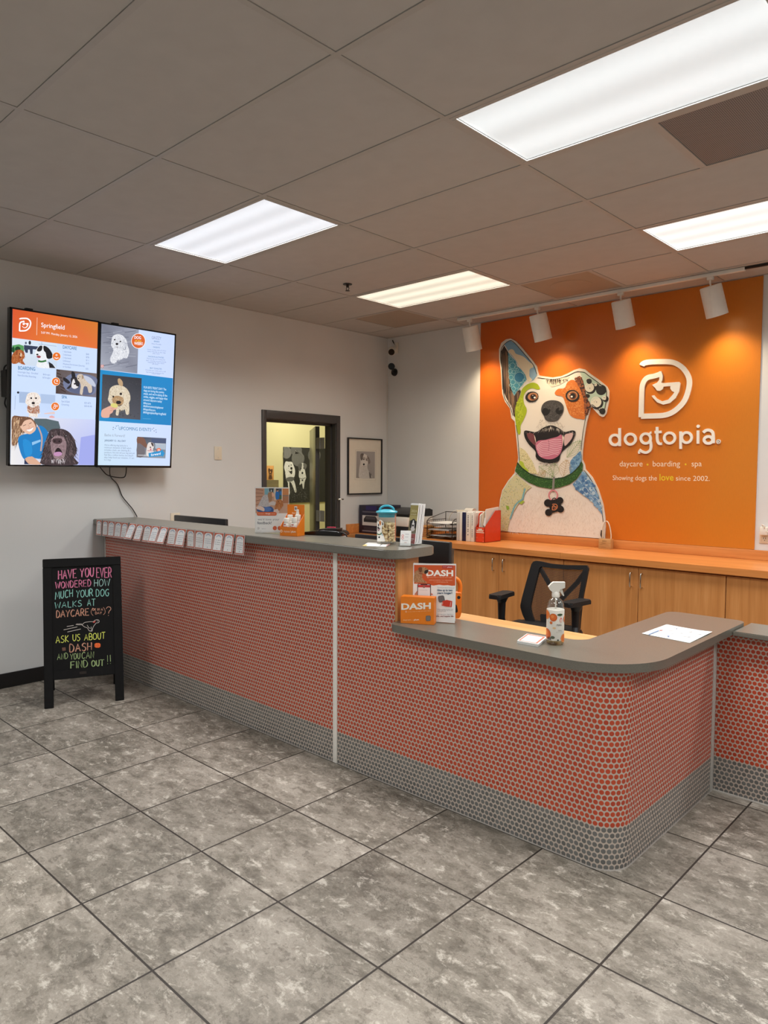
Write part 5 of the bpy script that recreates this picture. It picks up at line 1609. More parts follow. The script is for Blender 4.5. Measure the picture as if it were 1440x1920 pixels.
# chalk writing: single strokes
GL = dict(A=[[(0, 0), (.36, 1), (.7, 0)], [(.14, .36), (.58, .36)]], B=[[(.05, 0), (.05, 1), (.4, .98), (.52, .78), (.4, .55), (.06, .53)], [(.4, .55), (.6, .35), (.5, .06), (.05, 0)]],
          C=[[(.62, .85), (.4, 1), (.12, .8), (.05, .45), (.15, .1), (.4, 0), (.63, .14)]], D=[[(.05, 0), (.05, 1), (.4, .92), (.6, .6), (.55, .25), (.35, .03), (.05, 0)]],
          E=[[(.58, 1), (.05, 1), (.05, 0), (.6, 0)], [(.05, .52), (.48, .52)]], F=[[(.58, 1), (.05, 1), (.05, 0)], [(.05, .52), (.48, .52)]],
          G=[[(.62, .86), (.4, 1), (.12, .8), (.05, .42), (.2, .05), (.45, .0), (.6, .2), (.6, .42), (.38, .42)]], H=[[(.05, 0), (.05, 1)], [(.6, 0), (.6, 1)], [(.05, .5), (.6, .5)]],
          I=[[(.1, 0), (.1, 1)]], K=[[(.05, 0), (.05, 1)], [(.58, 1), (.07, .45), (.6, 0)]], L=[[(.05, 1), (.05, 0), (.55, 0)]], M=[[(.02, 0), (.1, 1), (.4, .3), (.7, 1), (.8, 0)]],
          N=[[(.05, 0), (.05, 1), (.58, 0), (.6, 1)]], O=[[(.33, 1), (.08, .8), (.03, .45), (.15, .08), (.38, 0), (.6, .2), (.66, .55), (.55, .88), (.33, 1)]],
          R=[[(.05, 0), (.05, 1), (.42, .97), (.55, .75), (.42, .52), (.06, .48)], [(.3, .48), (.62, 0)]], S=[[(.55, .88), (.35, 1), (.1, .86), (.12, .64), (.45, .45), (.56, .22), (.4, .02), (.18, 0), (.04, .14)]],
          T=[[(0, 1), (.68, 1)], [(.34, 1), (.32, 0)]], U=[[(.05, 1), (.06, .3), (.25, 0), (.45, .05), (.58, .35), (.6, 1)]], V=[[(0, 1), (.32, 0), (.64, 1)]],
          W=[[(0, 1), (.2, 0), (.42, .75), (.62, 0), (.86, 1)]], X=[[(0, 1), (.6, 0)], [(.6, 1), (0, 0)]], Y=[[(0, 1), (.32, .48), (.64, 1)], [(.32, .48), (.28, 0)]])
GL['?'] = [[(.02, .8), (.2, 1), (.48, .95), (.55, .7), (.35, .5), (.28, .25)], [(.27, .06), (.29, 0)]]
GL['('] = [[(.25, 1.05), (.05, .6), (.08, .2), (.27, -.05)]]
GL[')'] = [[(.05, 1.05), (.25, .6), (.22, .2), (.03, -.05)]]
GL['!'] = [[(.1, 1), (.12, .25)], [(.12, .08), (.13, 0)]]
a = Art(tuple(bp_(0, 0, -0.006)), BU, BV, NB, (60, 1020, 6), lift=0.0004)
def chalk(t, p0, p1, h, col, w=8, jit=2.0, double=False):
    adv = lambda ch: .45 if ch == ' ' else max(x for st in GL[ch] for x, y in st) + .2
    tot = sum(adv(c) for c in t) - .2
    sx = (p1[0] - p0[0]) / tot; sl = (p1[1] - p0[1]) / (p1[0] - p0[0])
    x = 0
    for c in t:
        if c != ' ':
            for st in GL[c]:
                for dd in ((0, 0), (3.5, 2.5)) if double else ((0, 0),):
                    pts = [(p0[0] + (x + gx_) * sx + a.rnd.uniform(-jit, jit) + dd[0], p0[1] + (x + gx_) * sx * sl - gy_ * h + a.rnd.uniform(-jit, jit) + dd[1]) for gx_, gy_ in st]
                    a.line(a.curve(pts, 4) if len(pts) > 2 and c in 'BCDGORSU?()' else pts, .86 * w * a.rnd.uniform(.8, 1.2), col, up=False)
        x += adv(c)
    a.h += a.step
PINK, TRQ, SAL, YLW, GRN = C(226, 130, 168), C(138, 200, 190), C(206, 152, 128), C(224, 232, 104), C(156, 180, 124)
chalk('HAVE YOU', (292, 398), (690, 360), 98, PINK, 9, 2, True); chalk('EVER', (722, 376), (892, 374), 108, PINK, 9, 2, True)
chalk('WONDERED', (262, 500), (660, 472), 72, PINK, 8, 2, True); chalk('HOW', (698, 478), (876, 470), 78, C(168, 212, 206), 8, 1.5)
chalk('MUCH', (262, 624), (456, 592), 82, TRQ, 9); chalk('YOUR', (498, 604), (684, 586), 80, TRQ, 9); chalk('DOG', (718, 590), (864, 582), 76, TRQ, 9)
chalk('WALKS', (258, 726), (556, 700), 68, TRQ, 8.5); chalk('AT', (622, 696), (712, 692), 74, C(140, 200, 190), 8.5)
chalk('DAYCARE', (272, 828), (636, 800), 76, SAL, 8.5, 2, True); chalk('(', (660, 800), (688, 800), 78, SAL, 6); chalk('OK IN A', (680, 750), (796, 748), 26, SAL, 5.5, 1); chalk('DAY', (712, 790), (784, 788), 26, SAL, 5.5, 1); chalk(')', (798, 792), (822, 792), 78, SAL, 6); chalk('?', (834, 806), (886, 806), 98, SAL, 7)
WC = C(214, 206, 200)
for q_ in ([(392, 928), (468, 916)], [(356, 966), (510, 932)], [(398, 990), (548, 956)]): a.line(q_, 5, WC)
a.line(a.curve([(492, 906), (560, 908), (590, 884), (650, 874), (690, 872), (712, 856), (744, 852), (756, 872), (744, 886), (726, 888), (714, 898), (692, 928), (680, 960), (676, 980), (648, 978)], 3), 4.5, WC)
a.line(a.curve([(500, 900), (562, 898)], 3), 4, WC); a.line(a.curve([(560, 908), (590, 932), (622, 944), (634, 962), (650, 980), (672, 966), (664, 930)], 3), 4.5, WC); a.line([(620, 912), (640, 944), (660, 950)], 4, WC)
a.ell(696, 880, 10, 8, C(196, 70, 60)); a.ell(708, 872, 6, 8, C(196, 70, 60)); a.ell(736, 866, 5, 4, WC)
chalk('ASK', (268, 1116), (410, 1100), 74, YLW, 8.5); chalk('US', (456, 1092), (540, 1086), 74, YLW, 8.5); chalk('ABOUT', (588, 1086), (824, 1062), 70, YLW, 8.5)
chalk('DASH', (422, 1216), (668, 1190), 84, SAL, 9, 2, True)
a.poly([(338, 1166), (376, 1162), (380, 1198), (342, 1202)], C(112, 74, 58)); a.line([(350, 1172), (352, 1196)], 3, C(60, 44, 40)); a.line([(364, 1170), (366, 1194)], 3, C(60, 44, 40))
a.poly([(704, 1124), (720, 1114), (756, 1114), (770, 1124), (770, 1154), (754, 1166), (718, 1166), (704, 1156)], C(238, 104, 40)); a.ring(740, 1140, 14, 3, C(150, 60, 24), 4); a.line([(714, 1122), (714, 1158)], 3, C(150, 60, 24))
chalk('AND', (284, 1302), (402, 1290), 66, GRN, 7.5); chalk('YOU', (430, 1302), (540, 1290), 66, GRN, 7.5); chalk('CAN', (560, 1290), (696, 1282), 72, GRN, 7.5)
chalk('FIND', (432, 1400), (622, 1382), 76, GRN, 8, 2, True); chalk('OUT', (668, 1376), (808, 1366), 66, GRN, 8, 2, True); chalk('!!', (838, 1352), (884, 1346), 98, GRN, 7, 1)
a.build('chalk_writing', MAT['prt'], panel)

# ================================================================== NOTE CARDS ALONG THE TALL WORKTOP
cards = [(0.065, .151, .008), (.163, .25, .006), (.259, .361, .012), (.365, .469, .016), (.47, .562, .02), (.585, .686, .048), (.691, .791, .036), (.794, .898, .024), (.904, 1.006, .04), (1.017, 1.112, .044), (1.117, 1.22, .022), (1.223, 1.33, .028), (1.334, 1.427, .003), (1.431, 1.534, .007), (1.531, 1.638, .014), (1.647, 1.748, .022), (1.758, 1.857, .02), (1.867, 1.958, .01)]
inks = [C(132, 134, 146), C(160, 140, 140), C(116, 136, 164)]
crnd = random.Random(11)
WHERE = ['at the wall end of the row of cards', 'second card from the wall end of the row', 'third card from the wall end of the row', 'fourth card from the wall end, hanging straight', 'fifth card from the wall, overlapped by a slanting one',
         'sixth card from the wall, the most slanted of all', 'seventh card from the wall, slanting after a gap', 'eighth card from the wall, half behind the next', 'ninth card from the wall, slanting over its neighbour', 'tenth card from the wall, strongly slanted',
         'eleventh card from the wall, touching the next one', 'twelfth card from the wall, before the wide gap', 'upright card right after the wide gap', 'second card after the wide gap', 'third card after the wide gap, tucked under the next', 'third card from the free end of the row', 'second card from the free end of the row', 'last card at the free end of the row']
for k, (x0, x1, d) in enumerate(cards):
    w = x1 - x0
    t = thing('note_card', 'red-bordered handwritten note card, ' + WHERE[k], 'note card', (x0, -3.315, 1.17), 'note cards taped along the worktop edge')
    yf = -3.3135 - (0.0010 if k % 2 else 0.0018)
    L_ = 0.117
    dn = Vector((0, -d, -math.sqrt(max(L_ ** 2 - d ** 2, 0)))).normalized()
    u = Vector((1, 0, 0)); up = -dn; n = u.cross(up)
    o = Vector((x0, yf, 1.171)) + dn * L_
    bm = BM(); fs = prism(bm, [(0, 0), (w, 0), (w, L_), (0, L_)], lambda x, y, q_: o + u * x + up * y + n * q_, 0, -0.0006)
    obj('card', bm, MAT['paper'], t)
    a = Art(tuple(o), u, up, n, lift=0.00012, step=0.00003)
    a.polyuv([(.003, .003), (w - .003, .003), (w - .003, L_ - .003), (.003, L_ - .003)], C(190, 96, 72))
    a.polyuv([(.009, .009), (w - .011, .010), (w - .011, L_ - .024), (w * .76, L_ - .012), (w * .5, L_ - .009), (w * .24, L_ - .012), (.011, L_ - .024)], C(240, 241, 243))
    for q_ in (.024, .030):
        pts = [(w * .5 + (q_) * math.cos(b_), L_ - .038 + q_ * .8 * math.sin(b_)) for b_ in [PI * (.15 + .7 * i / 8) for i in range(9)]]
        for i in range(8): a.polyuv([pts[i], pts[i + 1], (pts[i + 1][0], pts[i + 1][1] - .0026), (pts[i][0], pts[i][1] - .0026)], C(98, 132, 172), False)
    a.h += a.step
    for r_ in range(crnd.randint(3, 5)):
        y = L_ - .048 - r_ * .0125
        x = .016 + crnd.uniform(0, .01)
        while x < w - .022:
            l = crnd.uniform(.006, .016)
            a.polyuv([(x, y + crnd.uniform(-.001, .001)), (min(x + l, w - .015), y + crnd.uniform(-.001, .001)), (min(x + l, w - .015), y + .0022), (x, y + .0024)], inks[k % 3], False)
            x += l + .004
    a.polyuv([(w * .5 - .003, .016), (w * .5 + .003, .016), (w * .5 + .002, .023), (w * .5 - .002, .023)], inks[k % 3])
    a.build('print', MAT['prt'], t)

# ================================================================== ITEMS ON THE TALL WORKTOP
T = HTOP
# feedback sign in an acrylic stand
FBZ = (470, 900, 1440 / 130)
fo = atz(T, 477, 1000) + Vector((-.012, .02, 0)); fe = fo + Vector((.82, .57, 0))
fu = (fe - fo).normalized(); fn_ = fu.cross(Vector((0, 0, 1)))
fw, fh = None, None
a = Art(tuple(fo + Vector((0, 0, .0))), fu, (0, 0, 1), fn_, FBZ, lift=0.0016)
tl, tr = a.q((84, 145)), a.q((800, 150)); bl = a.q((90, 1100))
w0, w1, h1 = tl[0], tr[0], (tl[1] + tr[1]) / 2
sg = thing('sign_holder', 'clear acrylic sign asking for feedback with a photo of a woman and dog', 'sign', tuple(fo + fu * ((w0 + w1) / 2)))
fp = lambda x, y, d: fo + fu * x + Vector((0, 0, 1)) * y + fn_ * d
bm = BM(); prism(bm, [(w0, .003), (w1, .003), (w1, h1), (w0, h1)], fp, -0.003, 0.0005); prism(bm, [(w0 - .004, 0.0005), (w1 + .004, 0.0005), (w1 + .004, .003), (w0 - .004, .003)], fp, -0.05, 0.003)
obj('holder', bm, MAT['clear'], sg)
bm = BM(); prism(bm, [(w0 + .002, .004), (w1 - .002, .004), (w1 - .002, h1 - .002), (w0 + .002, h1 - .002)], fp, 0.0006, 0.0014)
obj('sheet', bm, MAT['paper'], sg)
a.poly([(90, 150), (796, 155), (796, 1090), (90, 1096)], C(232, 232, 230))
a.quad([(104, 170), (790, 176), (784, 690), (104, 690)], [C(186, 140, 116), C(210, 160, 120), C(190, 160, 140), C(196, 150, 124)])
for k in range(6): a.line([(106, 184 + k * 84), (262, 216 + k * 62)], 9, C(110, 66, 50), up=False)
a.poly([(286, 170), (500, 170), (500, 330), (286, 310)], C(150, 170, 176)); a.poly([(296, 170), (370, 170), (366, 300), (300, 300)], C(120, 168, 182)); a.poly([(380, 172), (480, 172), (470, 250), (390, 240)], C(54, 62, 66)); a.poly([(420, 200), (440, 200), (440, 250), (420, 250)], C(190, 200, 200)); a.poly([(494, 176), (524, 176), (524, 420), (494, 420)], C(214, 190, 160))
a.poly([(524, 176), (652, 178), (648, 400), (524, 400)], C(74, 84, 96)); a.poly([(652, 178), (790, 178), (790, 310), (652, 310)], C(200, 132, 84)); a.poly([(652, 336), (790, 336), (790, 480), (652, 480)], C(170, 118, 86)); a.line([(652, 324), (790, 324)], 20, C(130, 112, 100)); a.line([(655, 178), (655, 470)], 14, C(226, 214, 200))
a.poly([(520, 250), (546, 236), (580, 246), (600, 300), (580, 400), (530, 400), (514, 330)], C(42, 110, 180), smooth=3); a.ell(560, 218, 20, 24, C(206, 160, 140)); a.ell(556, 204, 24, 16, C(60, 46, 42)); a.poly([(604, 230), (640, 240), (640, 320), (610, 300)], C(52, 120, 186)); a.poly([(600, 330), (642, 330), (640, 392), (606, 390)], C(74, 110, 70))
a.poly([(150, 560), (190, 460), (230, 380), (270, 320), (350, 310), (380, 360), (370, 440), (410, 540), (300, 570), (200, 590)], C(184, 178, 178), smooth=3); a.fur([(190, 460), (270, 320), (370, 330), (380, 520), (220, 570)], 90, 40, 6, [C(150, 146, 150), C(206, 202, 200)], 1.9, .4)
a.poly([(360, 340), (366, 270), (420, 244), (462, 250), (488, 290), (480, 340), (450, 370), (440, 430), (390, 440)], C(160, 122, 92), smooth=3); a.poly([(446, 262), (484, 280), (490, 320), (470, 350), (448, 340)], C(226, 176, 150), smooth=3)
a.poly([(380, 480), (470, 440), (540, 480), (520, 520), (400, 520)], C(200, 190, 186), smooth=3); a.poly([(140, 580), (200, 540), (300, 560), (420, 550), (474, 600), (470, 660), (160, 660)], C(56, 86, 138), smooth=3); a.ell(350, 606, 84, 48, C(84, 118, 178)); a.poly([(120, 560), (200, 540), (282, 580), (280, 650), (190, 620), (130, 600)], C(222, 196, 182), smooth=3)
GD = [(520, 500), (540, 430), (580, 400), (640, 410), (672, 460), (676, 540), (640, 570), (600, 630), (520, 620), (500, 570)]
a.poly(GD, C(176, 112, 64), smooth=3); a.fur(GD, 120, 30, 6, [C(204, 146, 96), C(140, 80, 44)], 1.5, .7); a.ell(580, 450, 10, 8, C(40, 26, 22))
a.poly([(480, 620), (560, 600), (600, 660), (580, 690), (480, 690)], C(214, 190, 180)); 
a.poly(rounded([(130, 664), (544, 664), (544, 740), (130, 740)], 36), C(206, 102, 62)); a.text('share your experience on', (160, 708), (300, 708), 14, C(245, 214, 196)); a.text('Google', (312, 710), (412, 710), 24, C(250, 240, 232), .015); a.text('reviews', (424, 708), (512, 708), 14, C(245, 214, 196))
a.poly([(104, 742), (786, 742), (786, 1080), (104, 1080)], C(230, 230, 228)); a.poly([(104, 690), (130, 690), (130, 742), (104, 742)], C(230, 230, 228)); a.poly(rounded([(560, 690), (786, 690), (786, 760), (560, 760)], 8), C(230, 230, 228))
a.poly(rounded([(130, 664), (544, 664), (544, 740), (130, 740)], 36), C(206, 102, 62)); a.text('share your experience on', (160, 708), (300, 708), 14, C(245, 214, 196)); a.text('Google', (312, 710), (412, 710), 24, C(250, 240, 232), .015); a.text('reviews', (424, 708), (512, 708), 14, C(245, 214, 196))
a.text("we'd love your", (150, 838), (600, 838), 46, C(74, 80, 92), -0.01)
a.text('feedback!', (142, 916), (438, 916), 54, C(44, 54, 78), 0.004)
logo(a, 144, 980, 46, C(150, 140, 138)); a.text('thank you', (232, 1018), (318, 1018), 16, C(140, 140, 146)); a.text('follow us online', (120, 1060), (232, 1060), 10, C(150, 150, 150))
for x in (505, 605): a.ell(x, 998, 42, 44, C(208, 92, 54)); a.ring(x, 998, 18, 4, C(236, 150, 116), 14)
a.build('print', MAT['prg'], sg)

# orange counter display with four bottles
b0, b1 = atz(T, 525, 1004.5), atz(T, 556, 1006)
ou = (b1 - b0).normalized(); ou.z = 0; ov = Vector((-ou.y, ou.x, 0))
bw = (b1 - b0).length + 0.004; bd = 0.082
op = lambda x, y, z: b0 + ou * x + ov * y + Vector((0, 0, z))
disp = thing('display_box', 'orange open card display box holding white bottles, beside the feedback sign', 'box', tuple(op(bw / 2, bd / 2, 0)))
bm = BM()
def oslab(x0, x1, y0, y1, z0, z1): prism(bm, [(x0, y0), (x1, y0), (x1, y1), (x0, y1)], lambda x, y, d: op(x, y, d), z0, z1)
oslab(0, bw, 0, bd, 0.0006, .002); oslab(0, bw, 0, .002, .002, .052); oslab(0, bw, bd - .002, bd, .002, .178)
for x in (0, bw - .002):
    prism(bm, [(0.002, .002), (bd - .002, .002), (bd - .002, .125), (0.002, .054)], lambda y, z, d, x=x: op(x + d, y, z), 0, .002)
obj('tray', bm, MAT['orangep'], disp)
a = Art(tuple(op(0, 0, 0)), ou, (0, 0, 1), -ov, lift=.0006)
def rect(a, x0, x1, y0, y1, c): a.polyuv([(x0, y0), (x1, y0), (x1, y1), (x0, y1)], c)
def tuv(a, t, x0, x1, y, h, col, bold=0.0):
    vs, fs = text_tris(t, bold); xs = [v[0] for v in vs]; ch = max(v[1] for v in text_tris('H', 0)[0])
    k = (x1 - x0) / (max(xs) - min(xs)); kh = h / ch
    a.raw([(x0 + (x - min(xs)) * k, y + yy * kh) for x, yy in vs], fs, col)
tuv(a, 'dogtopia', bw * .22, bw * .58, .022, .011, C(246, 226, 200)); rect(a, bw * .62, bw * .63, .018, .036, C(246, 226, 200)); tuv(a, 'plum', bw * .67, bw * .92, .022, .011, C(250, 236, 214), .02)
a.polyuv([(bw * .08 + .008 * math.cos(k / 2), .027 + .008 * math.sin(k / 2)) for k in range(12)], C(246, 226, 200)); a.polyuv([(bw * .08 + .005 * math.cos(k / 2), .027 + .005 * math.sin(k / 2)) for k in range(12)], C(226, 122, 22))
a.build('front_print', MAT['prt'], disp)
a = Art(tuple(op(0, bd - .002, 0)), ou, (0, 0, 1), -ov, lift=.0005)
rect(a, bw * .42, bw * .58, .142, .168, C(226, 222, 214)); a.polyuv([(bw * .5 + .007 * math.cos(k / 2), .155 + .008 * math.sin(k / 2)) for k in range(12)], C(120, 112, 108)); tuv(a, 'fresh breath', bw * .28, bw * .72, .124, .010, C(248, 230, 206)); tuv(a, 'daily dental care', bw * .2, bw * .78, .108, .009, C(246, 214, 176)); tuv(a, 'for every dog', bw * .28, bw * .7, .09, .006, C(246, 214, 176))
a.build('back_print', MAT['prt'], disp)
blbl = ['white capped bottle at the front corner of the orange display', 'white bottle in the front row next to the sloping side', 'white capped bottle in the back row behind the front corner', 'tall-necked white bottle in the back row of the display']
k = 0
for (x, y, hh) in ((bw * .27, .0212, .100), (bw * .73, .0212, .104), (bw * .27, .0605, .116), (bw * .73, .0605, .118)):
    c = op(x, y, .0026); t = thing('bottle', blbl[k], 'bottle', tuple(c), 'bottles in the orange display'); k += 1
    bm = BM(); lathe(bm, c, [(0, 0), (.0168, 0), (.0185, .002), (.0185, hh * .62), (.0165, hh * .68), (.0135, hh * .71), (.0135, hh * .73)], 24); obj('body', bm, MAT['white'], t)
    bm = BM(); lathe(bm, c, [(.0, hh * .73), (.0158, hh * .73), (.016, hh * .98), (.0148, hh), (0, hh)], 24); obj('cap', bm, MAT['white'], t)
    if k == 4:
        bm = BM(); cyl(bm, c + Vector((-.008, .004, hh)), c + Vector((-.008, .004, hh + .03)), .009, .007); obj('spout', bm, MAT['white'], t)
    a = Art(tuple(c), ou, (0, 0, 1), -ov, lift=0.0)
    a.wrap = lambda u_, v_, h_, c=c: c + ou * (0.0188 * math.sin(u_ / .0188)) - ov * (0.0188 * math.cos(u_ / .0188)) + Vector((0, 0, v_)) - ov * (h_)
    for (x0, x1, y0, y1, cc) in ((-.012, .006, .060, .066, C(190, 70, 60)), (-.015, .015, .048, .053, C(214, 150, 140)), (-.013, .013, .041, .044, C(170, 160, 160)), (-.004, .006, .006, .014, C(216, 110, 70))):
        nn = 6
        for i in range(nn):
            xa, xb = x0 + (x1 - x0) * i / nn, x0 + (x1 - x0) * (i + 1) / nn
            a.raw([(xa, y0), (xb, y0), (xb, y1), (xa, y1)], [(0, 1, 2, 3)], cc, False)
    a.build('label', MAT['prt'], t)

# black card reader with its cord
r0, r1 = atz(T, 567, 1004), atz(T, 606, 1010)
cr_c = atz(T, 601, 1002.5) + Vector((.034, .012, 0))
ru = Vector((0.93, 0.36, 0)).normalized(); rv = Vector((-ru.y, ru.x, 0))
rp = lambda x, y, z: cr_c + ru * x + rv * y + Vector((0, 0, z))
rd = thing('card_reader', 'black card reader lying on the tall worktop by the orange display', 'card reader', tuple(cr_c))
bm = BM()
prof = [(-.13, 0.001), (.13, 0.001), (.128, .018), (.10, .030), (.02, .034), (-.05, .024), (-.125, .016)]
fs = prism(bm, prof, lambda x, z, d: rp(x, d, z), -.055, .055)
bmesh.ops.bevel(bm, geom=list({e for f in fs for e in f.edges}), offset=.005, segments=3, affect='EDGES')
obj('body', bm, MAT['gloss'], rd)
bm = BM(); prism(bm, rounded([(-.03, -.042), (.09, -.042), (.09, .042), (-.03, .042)], .008, 4), lambda x, y, d: rp(x, y, .0285 + x * .05 + d), 0, .009)
obj('keypad_cover', bm, MAT['black'], rd)
bm = BM(); prism(bm, rounded([(.0, .0), (.05, .012), (.055, .03), (.01, .02)], .004, 3), lambda x, y, d: rp(x, y, .042 + d), 0, .005)
obj('pink_clip', bm, plain('pink_plastic', C(210, 60, 90), 0.4), rd)['label'] = 'pink clip'
bm = BM(); e0 = rp(.12, .03, .015); tube(bm, [e0, atz(T + .012, 637, 1000), Vector((2.40, -2.955, T + .02)), Vector((2.43, -2.94, T - .02)), Vector((2.45, -2.92, .95)), Vector((2.45, -2.9, .737))], .004, 7, smooth_n=5)
obj('cord', bm, MAT['black'], rd)

# loose flyer
fq = [atz(T + .001, *p) for p in ((679, 1023.5), (690, 1017), (735, 1019), (727, 1025))]
bm = BM(); vs = [bm.verts.new(p) for p in fq] + [bm.verts.new(p - Vector((0, 0, .0008))) for p in fq]
for f in ((0, 1, 2, 3), (7, 6, 5, 4), (0, 4, 5, 1), (1, 5, 6, 2), (2, 6, 7, 3), (3, 7, 4, 0)): bm.faces.new([vs[i] for i in f])
t = thing('flyer', 'white flyer lying flat in front of the treat jar', 'flyer', tuple(fq[0] - Vector((0, 0, .001))))
obj('sheet', bm, MAT['paper'], t)
a = Art((0, 0, T + .0012), (1, 0, 0), (0, 1, 0), (0, 0, 1), lift=0.0003)
a.poly([(679, 1023.5), (684, 1020.6), (690, 1020.8), (686, 1024)], C(206, 186, 120)); a.line([(712, 1023.5), (717, 1020)], .9, C(50, 46, 50)); a.line([(724, 1024), (730, 1020)], .8, C(190, 90, 70)); a.poly([(724, 1025), (733, 1019.4), (735, 1019.4), (727, 1025)], C(90, 70, 60))
a.build('print', MAT['prt'], t)

# treat jar
JC = Vector((2.868, -3.085, T))
JR = 0.0505
JM = Matrix(((.754, -.656, 0), (.656, .754, 0), (0, 0, 1)))
ju, jn = JM @ Vector((1, 0, 0)), JM @ Vector((0, -1, 0))
jar = thing('treat_jar', 'clear jar with a teal lid and a dog picture, full of biscuits', 'jar', tuple(JC))
bm = BM(); JH = 0.160
lathe(bm, JC, [(0, .001), (JR * .96, .001), (JR, .006), (JR, JH), (JR - .003, JH), (JR - .003, .012), (0, .012)], 48, M=JM, squash=5)
obj('body', bm, MAT['clear'], jar)
bm = BM(); lathe(bm, JC, [(0, JH - .022), (JR - .009, JH - .022), (JR - .006, JH), (JR + .002, JH), (JR + .005, JH + .003), (JR + .004, JH + .007), (JR * .72, JH + .014), (JR * .4, JH + .018), (0, JH + .019)], 48, M=JM, squash=4)
obj('lid', bm, MAT['teal'], jar)
bm = BM()
hp = [JC + Vector((math.cos(PI * k / 12) * .036 * .75, math.cos(PI * k / 12) * .036 * .66, JH + .014 + .022 * math.sin(PI * k / 12))) for k in range(13)]
tube(bm, hp, .006, 10); obj('lid_handle', bm, MAT['teal'], jar)
# the biscuits
brnd = random.Random(3)
def biscuit():
    bm = BM(); bmesh.ops.create_icosphere(bm, subdivisions=2, radius=1)
    for v in bm.verts:
        v.co.x *= .0105; v.co.y *= .0092; v.co.z *= .0062
        if v.co.z > 0: v.co.z *= .8
    return bm
proto = None
glab = 'small tan dog biscuit among many in the clear treat jar'
lv, nb = 0, 0
z = .0195
while z < .112:
    off = (lv % 2) * .005
    xs = [-.0345 + .01725 * i for i in range(5)]
    for x in xs:
        for y in xs:
            edge = max(abs(x), abs(y)) > .03
            if not edge and z < .095: continue
            p = Vector((x + brnd.uniform(-.004, .004), y + brnd.uniform(-.004, .004), z + brnd.uniform(-.003, .003) + (brnd.uniform(-.006, .004) if z > .095 else 0)))
            p.x, p.y = max(-.0375, min(.0375, p.x)), max(-.0375, min(.0375, p.y)); p = JM @ p
            rot = (brnd.uniform(-1.2, 1.2), brnd.uniform(-1.2, 1.2), brnd.uniform(0, 6))
            if proto is None:
                proto = obj('dog_biscuit', biscuit(), MAT['biscuit']); proto.location = JC + p; proto.rotation_euler = rot
                tag(proto, glab, 'biscuit', 'biscuits in the treat jar'); cc_ = proto
            else:
                cc_ = proto.copy(); COL.objects.link(cc_); cc_.location = JC + p; cc_.rotation_euler = rot
            nb += 1
    z += .0138; lv += 1
# dog picture on the jar's front corner
JZ = (640, 940, 1440 / 130)
jo = JC + jn * (JR + .0004)
a = Art(tuple(jo), ju, (0, 0, 1), jn, JZ, lift=0.0002)
# keep the picture on the flat front face
su = (JR * 2 * .96) / (a.q((1165, 600))[0] - a.q((722, 600))[0])
u_l = a.q((722, 600))[0]
_q = a.q
a.q = lambda p: (-JR * .96 + (_q(p)[0] - u_l) * su * 1.0, _q(p)[1])
a.poly([(728, 420), (760, 400), (800, 380), (840, 400), (884, 440), (886, 490), (862, 520), (850, 500), (836, 560), (836, 620), (846, 660), (880, 720), (912, 800), (910, 832), (728, 834)], C(236, 234, 228))
a.poly([(770, 430), (800, 392), (822, 430), (820, 480), (790, 510)], C(204, 124, 56)); a.poly([(830, 420), (872, 444), (876, 486), (850, 500), (838, 460)], C(70, 80, 78)); a.ell(846, 450, 8, 9, C(220, 226, 220)); a.ell(760, 408, 16, 10, C(90, 90, 70))
a.poly([(748, 470), (772, 464), (774, 520), (750, 520)], C(40, 40, 44)); a.ell(800, 452, 6, 9, C(40, 34, 30)); a.ell(756, 548, 22, 20, C(34, 24, 26)); a.poly([(738, 572), (806, 552), (770, 622), (748, 610)], C(50, 40, 40)); a.poly([(748, 580), (780, 572), (766, 616)], C(206, 150, 160))
a.line(a.curve([(732, 672), (770, 690), (810, 680), (832, 648)], 4), 22, C(52, 96, 44)); a.poly([(832, 660), (870, 716), (860, 720), (826, 690)], C(150, 190, 206)); a.ell(776, 746, 18, 22, C(28, 28, 28)); a.line([(757, 744), (792, 730)], 9, C(28, 28, 28))
a.build('dog_picture', MAT['prt'], jar)
bm = BM(); 
prism(bm, [(.044, .02), (.0475, .02), (.0475, .15), (.044, .15)], lambda x, z, d: JC + ju * x + jn * (JR + d) + Vector((0, 0, z)), .0003, .0006); obj('side_strip', bm, plain('coral_print', C(222, 130, 100), .4), jar)

# brochures in a clear holder, small card stand in front
BC = atz(T, 769, 1022) + Vector((.003, 0, 0))
bh = thing('brochure_holder', 'clear acrylic holder standing full of tall narrow brochures', 'holder', tuple(BC))
UPL = Vector((0, .15, 1)).normalized()
bpp = lambda x, y, d: BC + Vector((.82, 0, 0)) * x + UPL * y + Vector((0, 1, 0)) * d
bm = BM(); prism(bm, [(-.035, .002), (.035, .002), (.035, .075), (-.035, .075)], bpp, -.008, -.006); prism(bm, [(-.035, .002), (.035, .002), (.035, .004), (-.035, .004)], bpp, -.006, .058); prism(bm, [(-.035, .002), (.035, .002), (.035, .14), (-.035, .14)], bpp, .058, .060)
obj('holder', bm, MAT['clear'], bh)
bl_ = ['front brochure with a dog on a golden field cover', 'second brochure behind the golden field cover', 'white-edged brochure in the middle of the holder', 'fourth brochure counted from the golden cover', 'rearmost white brochure in the clear holder']
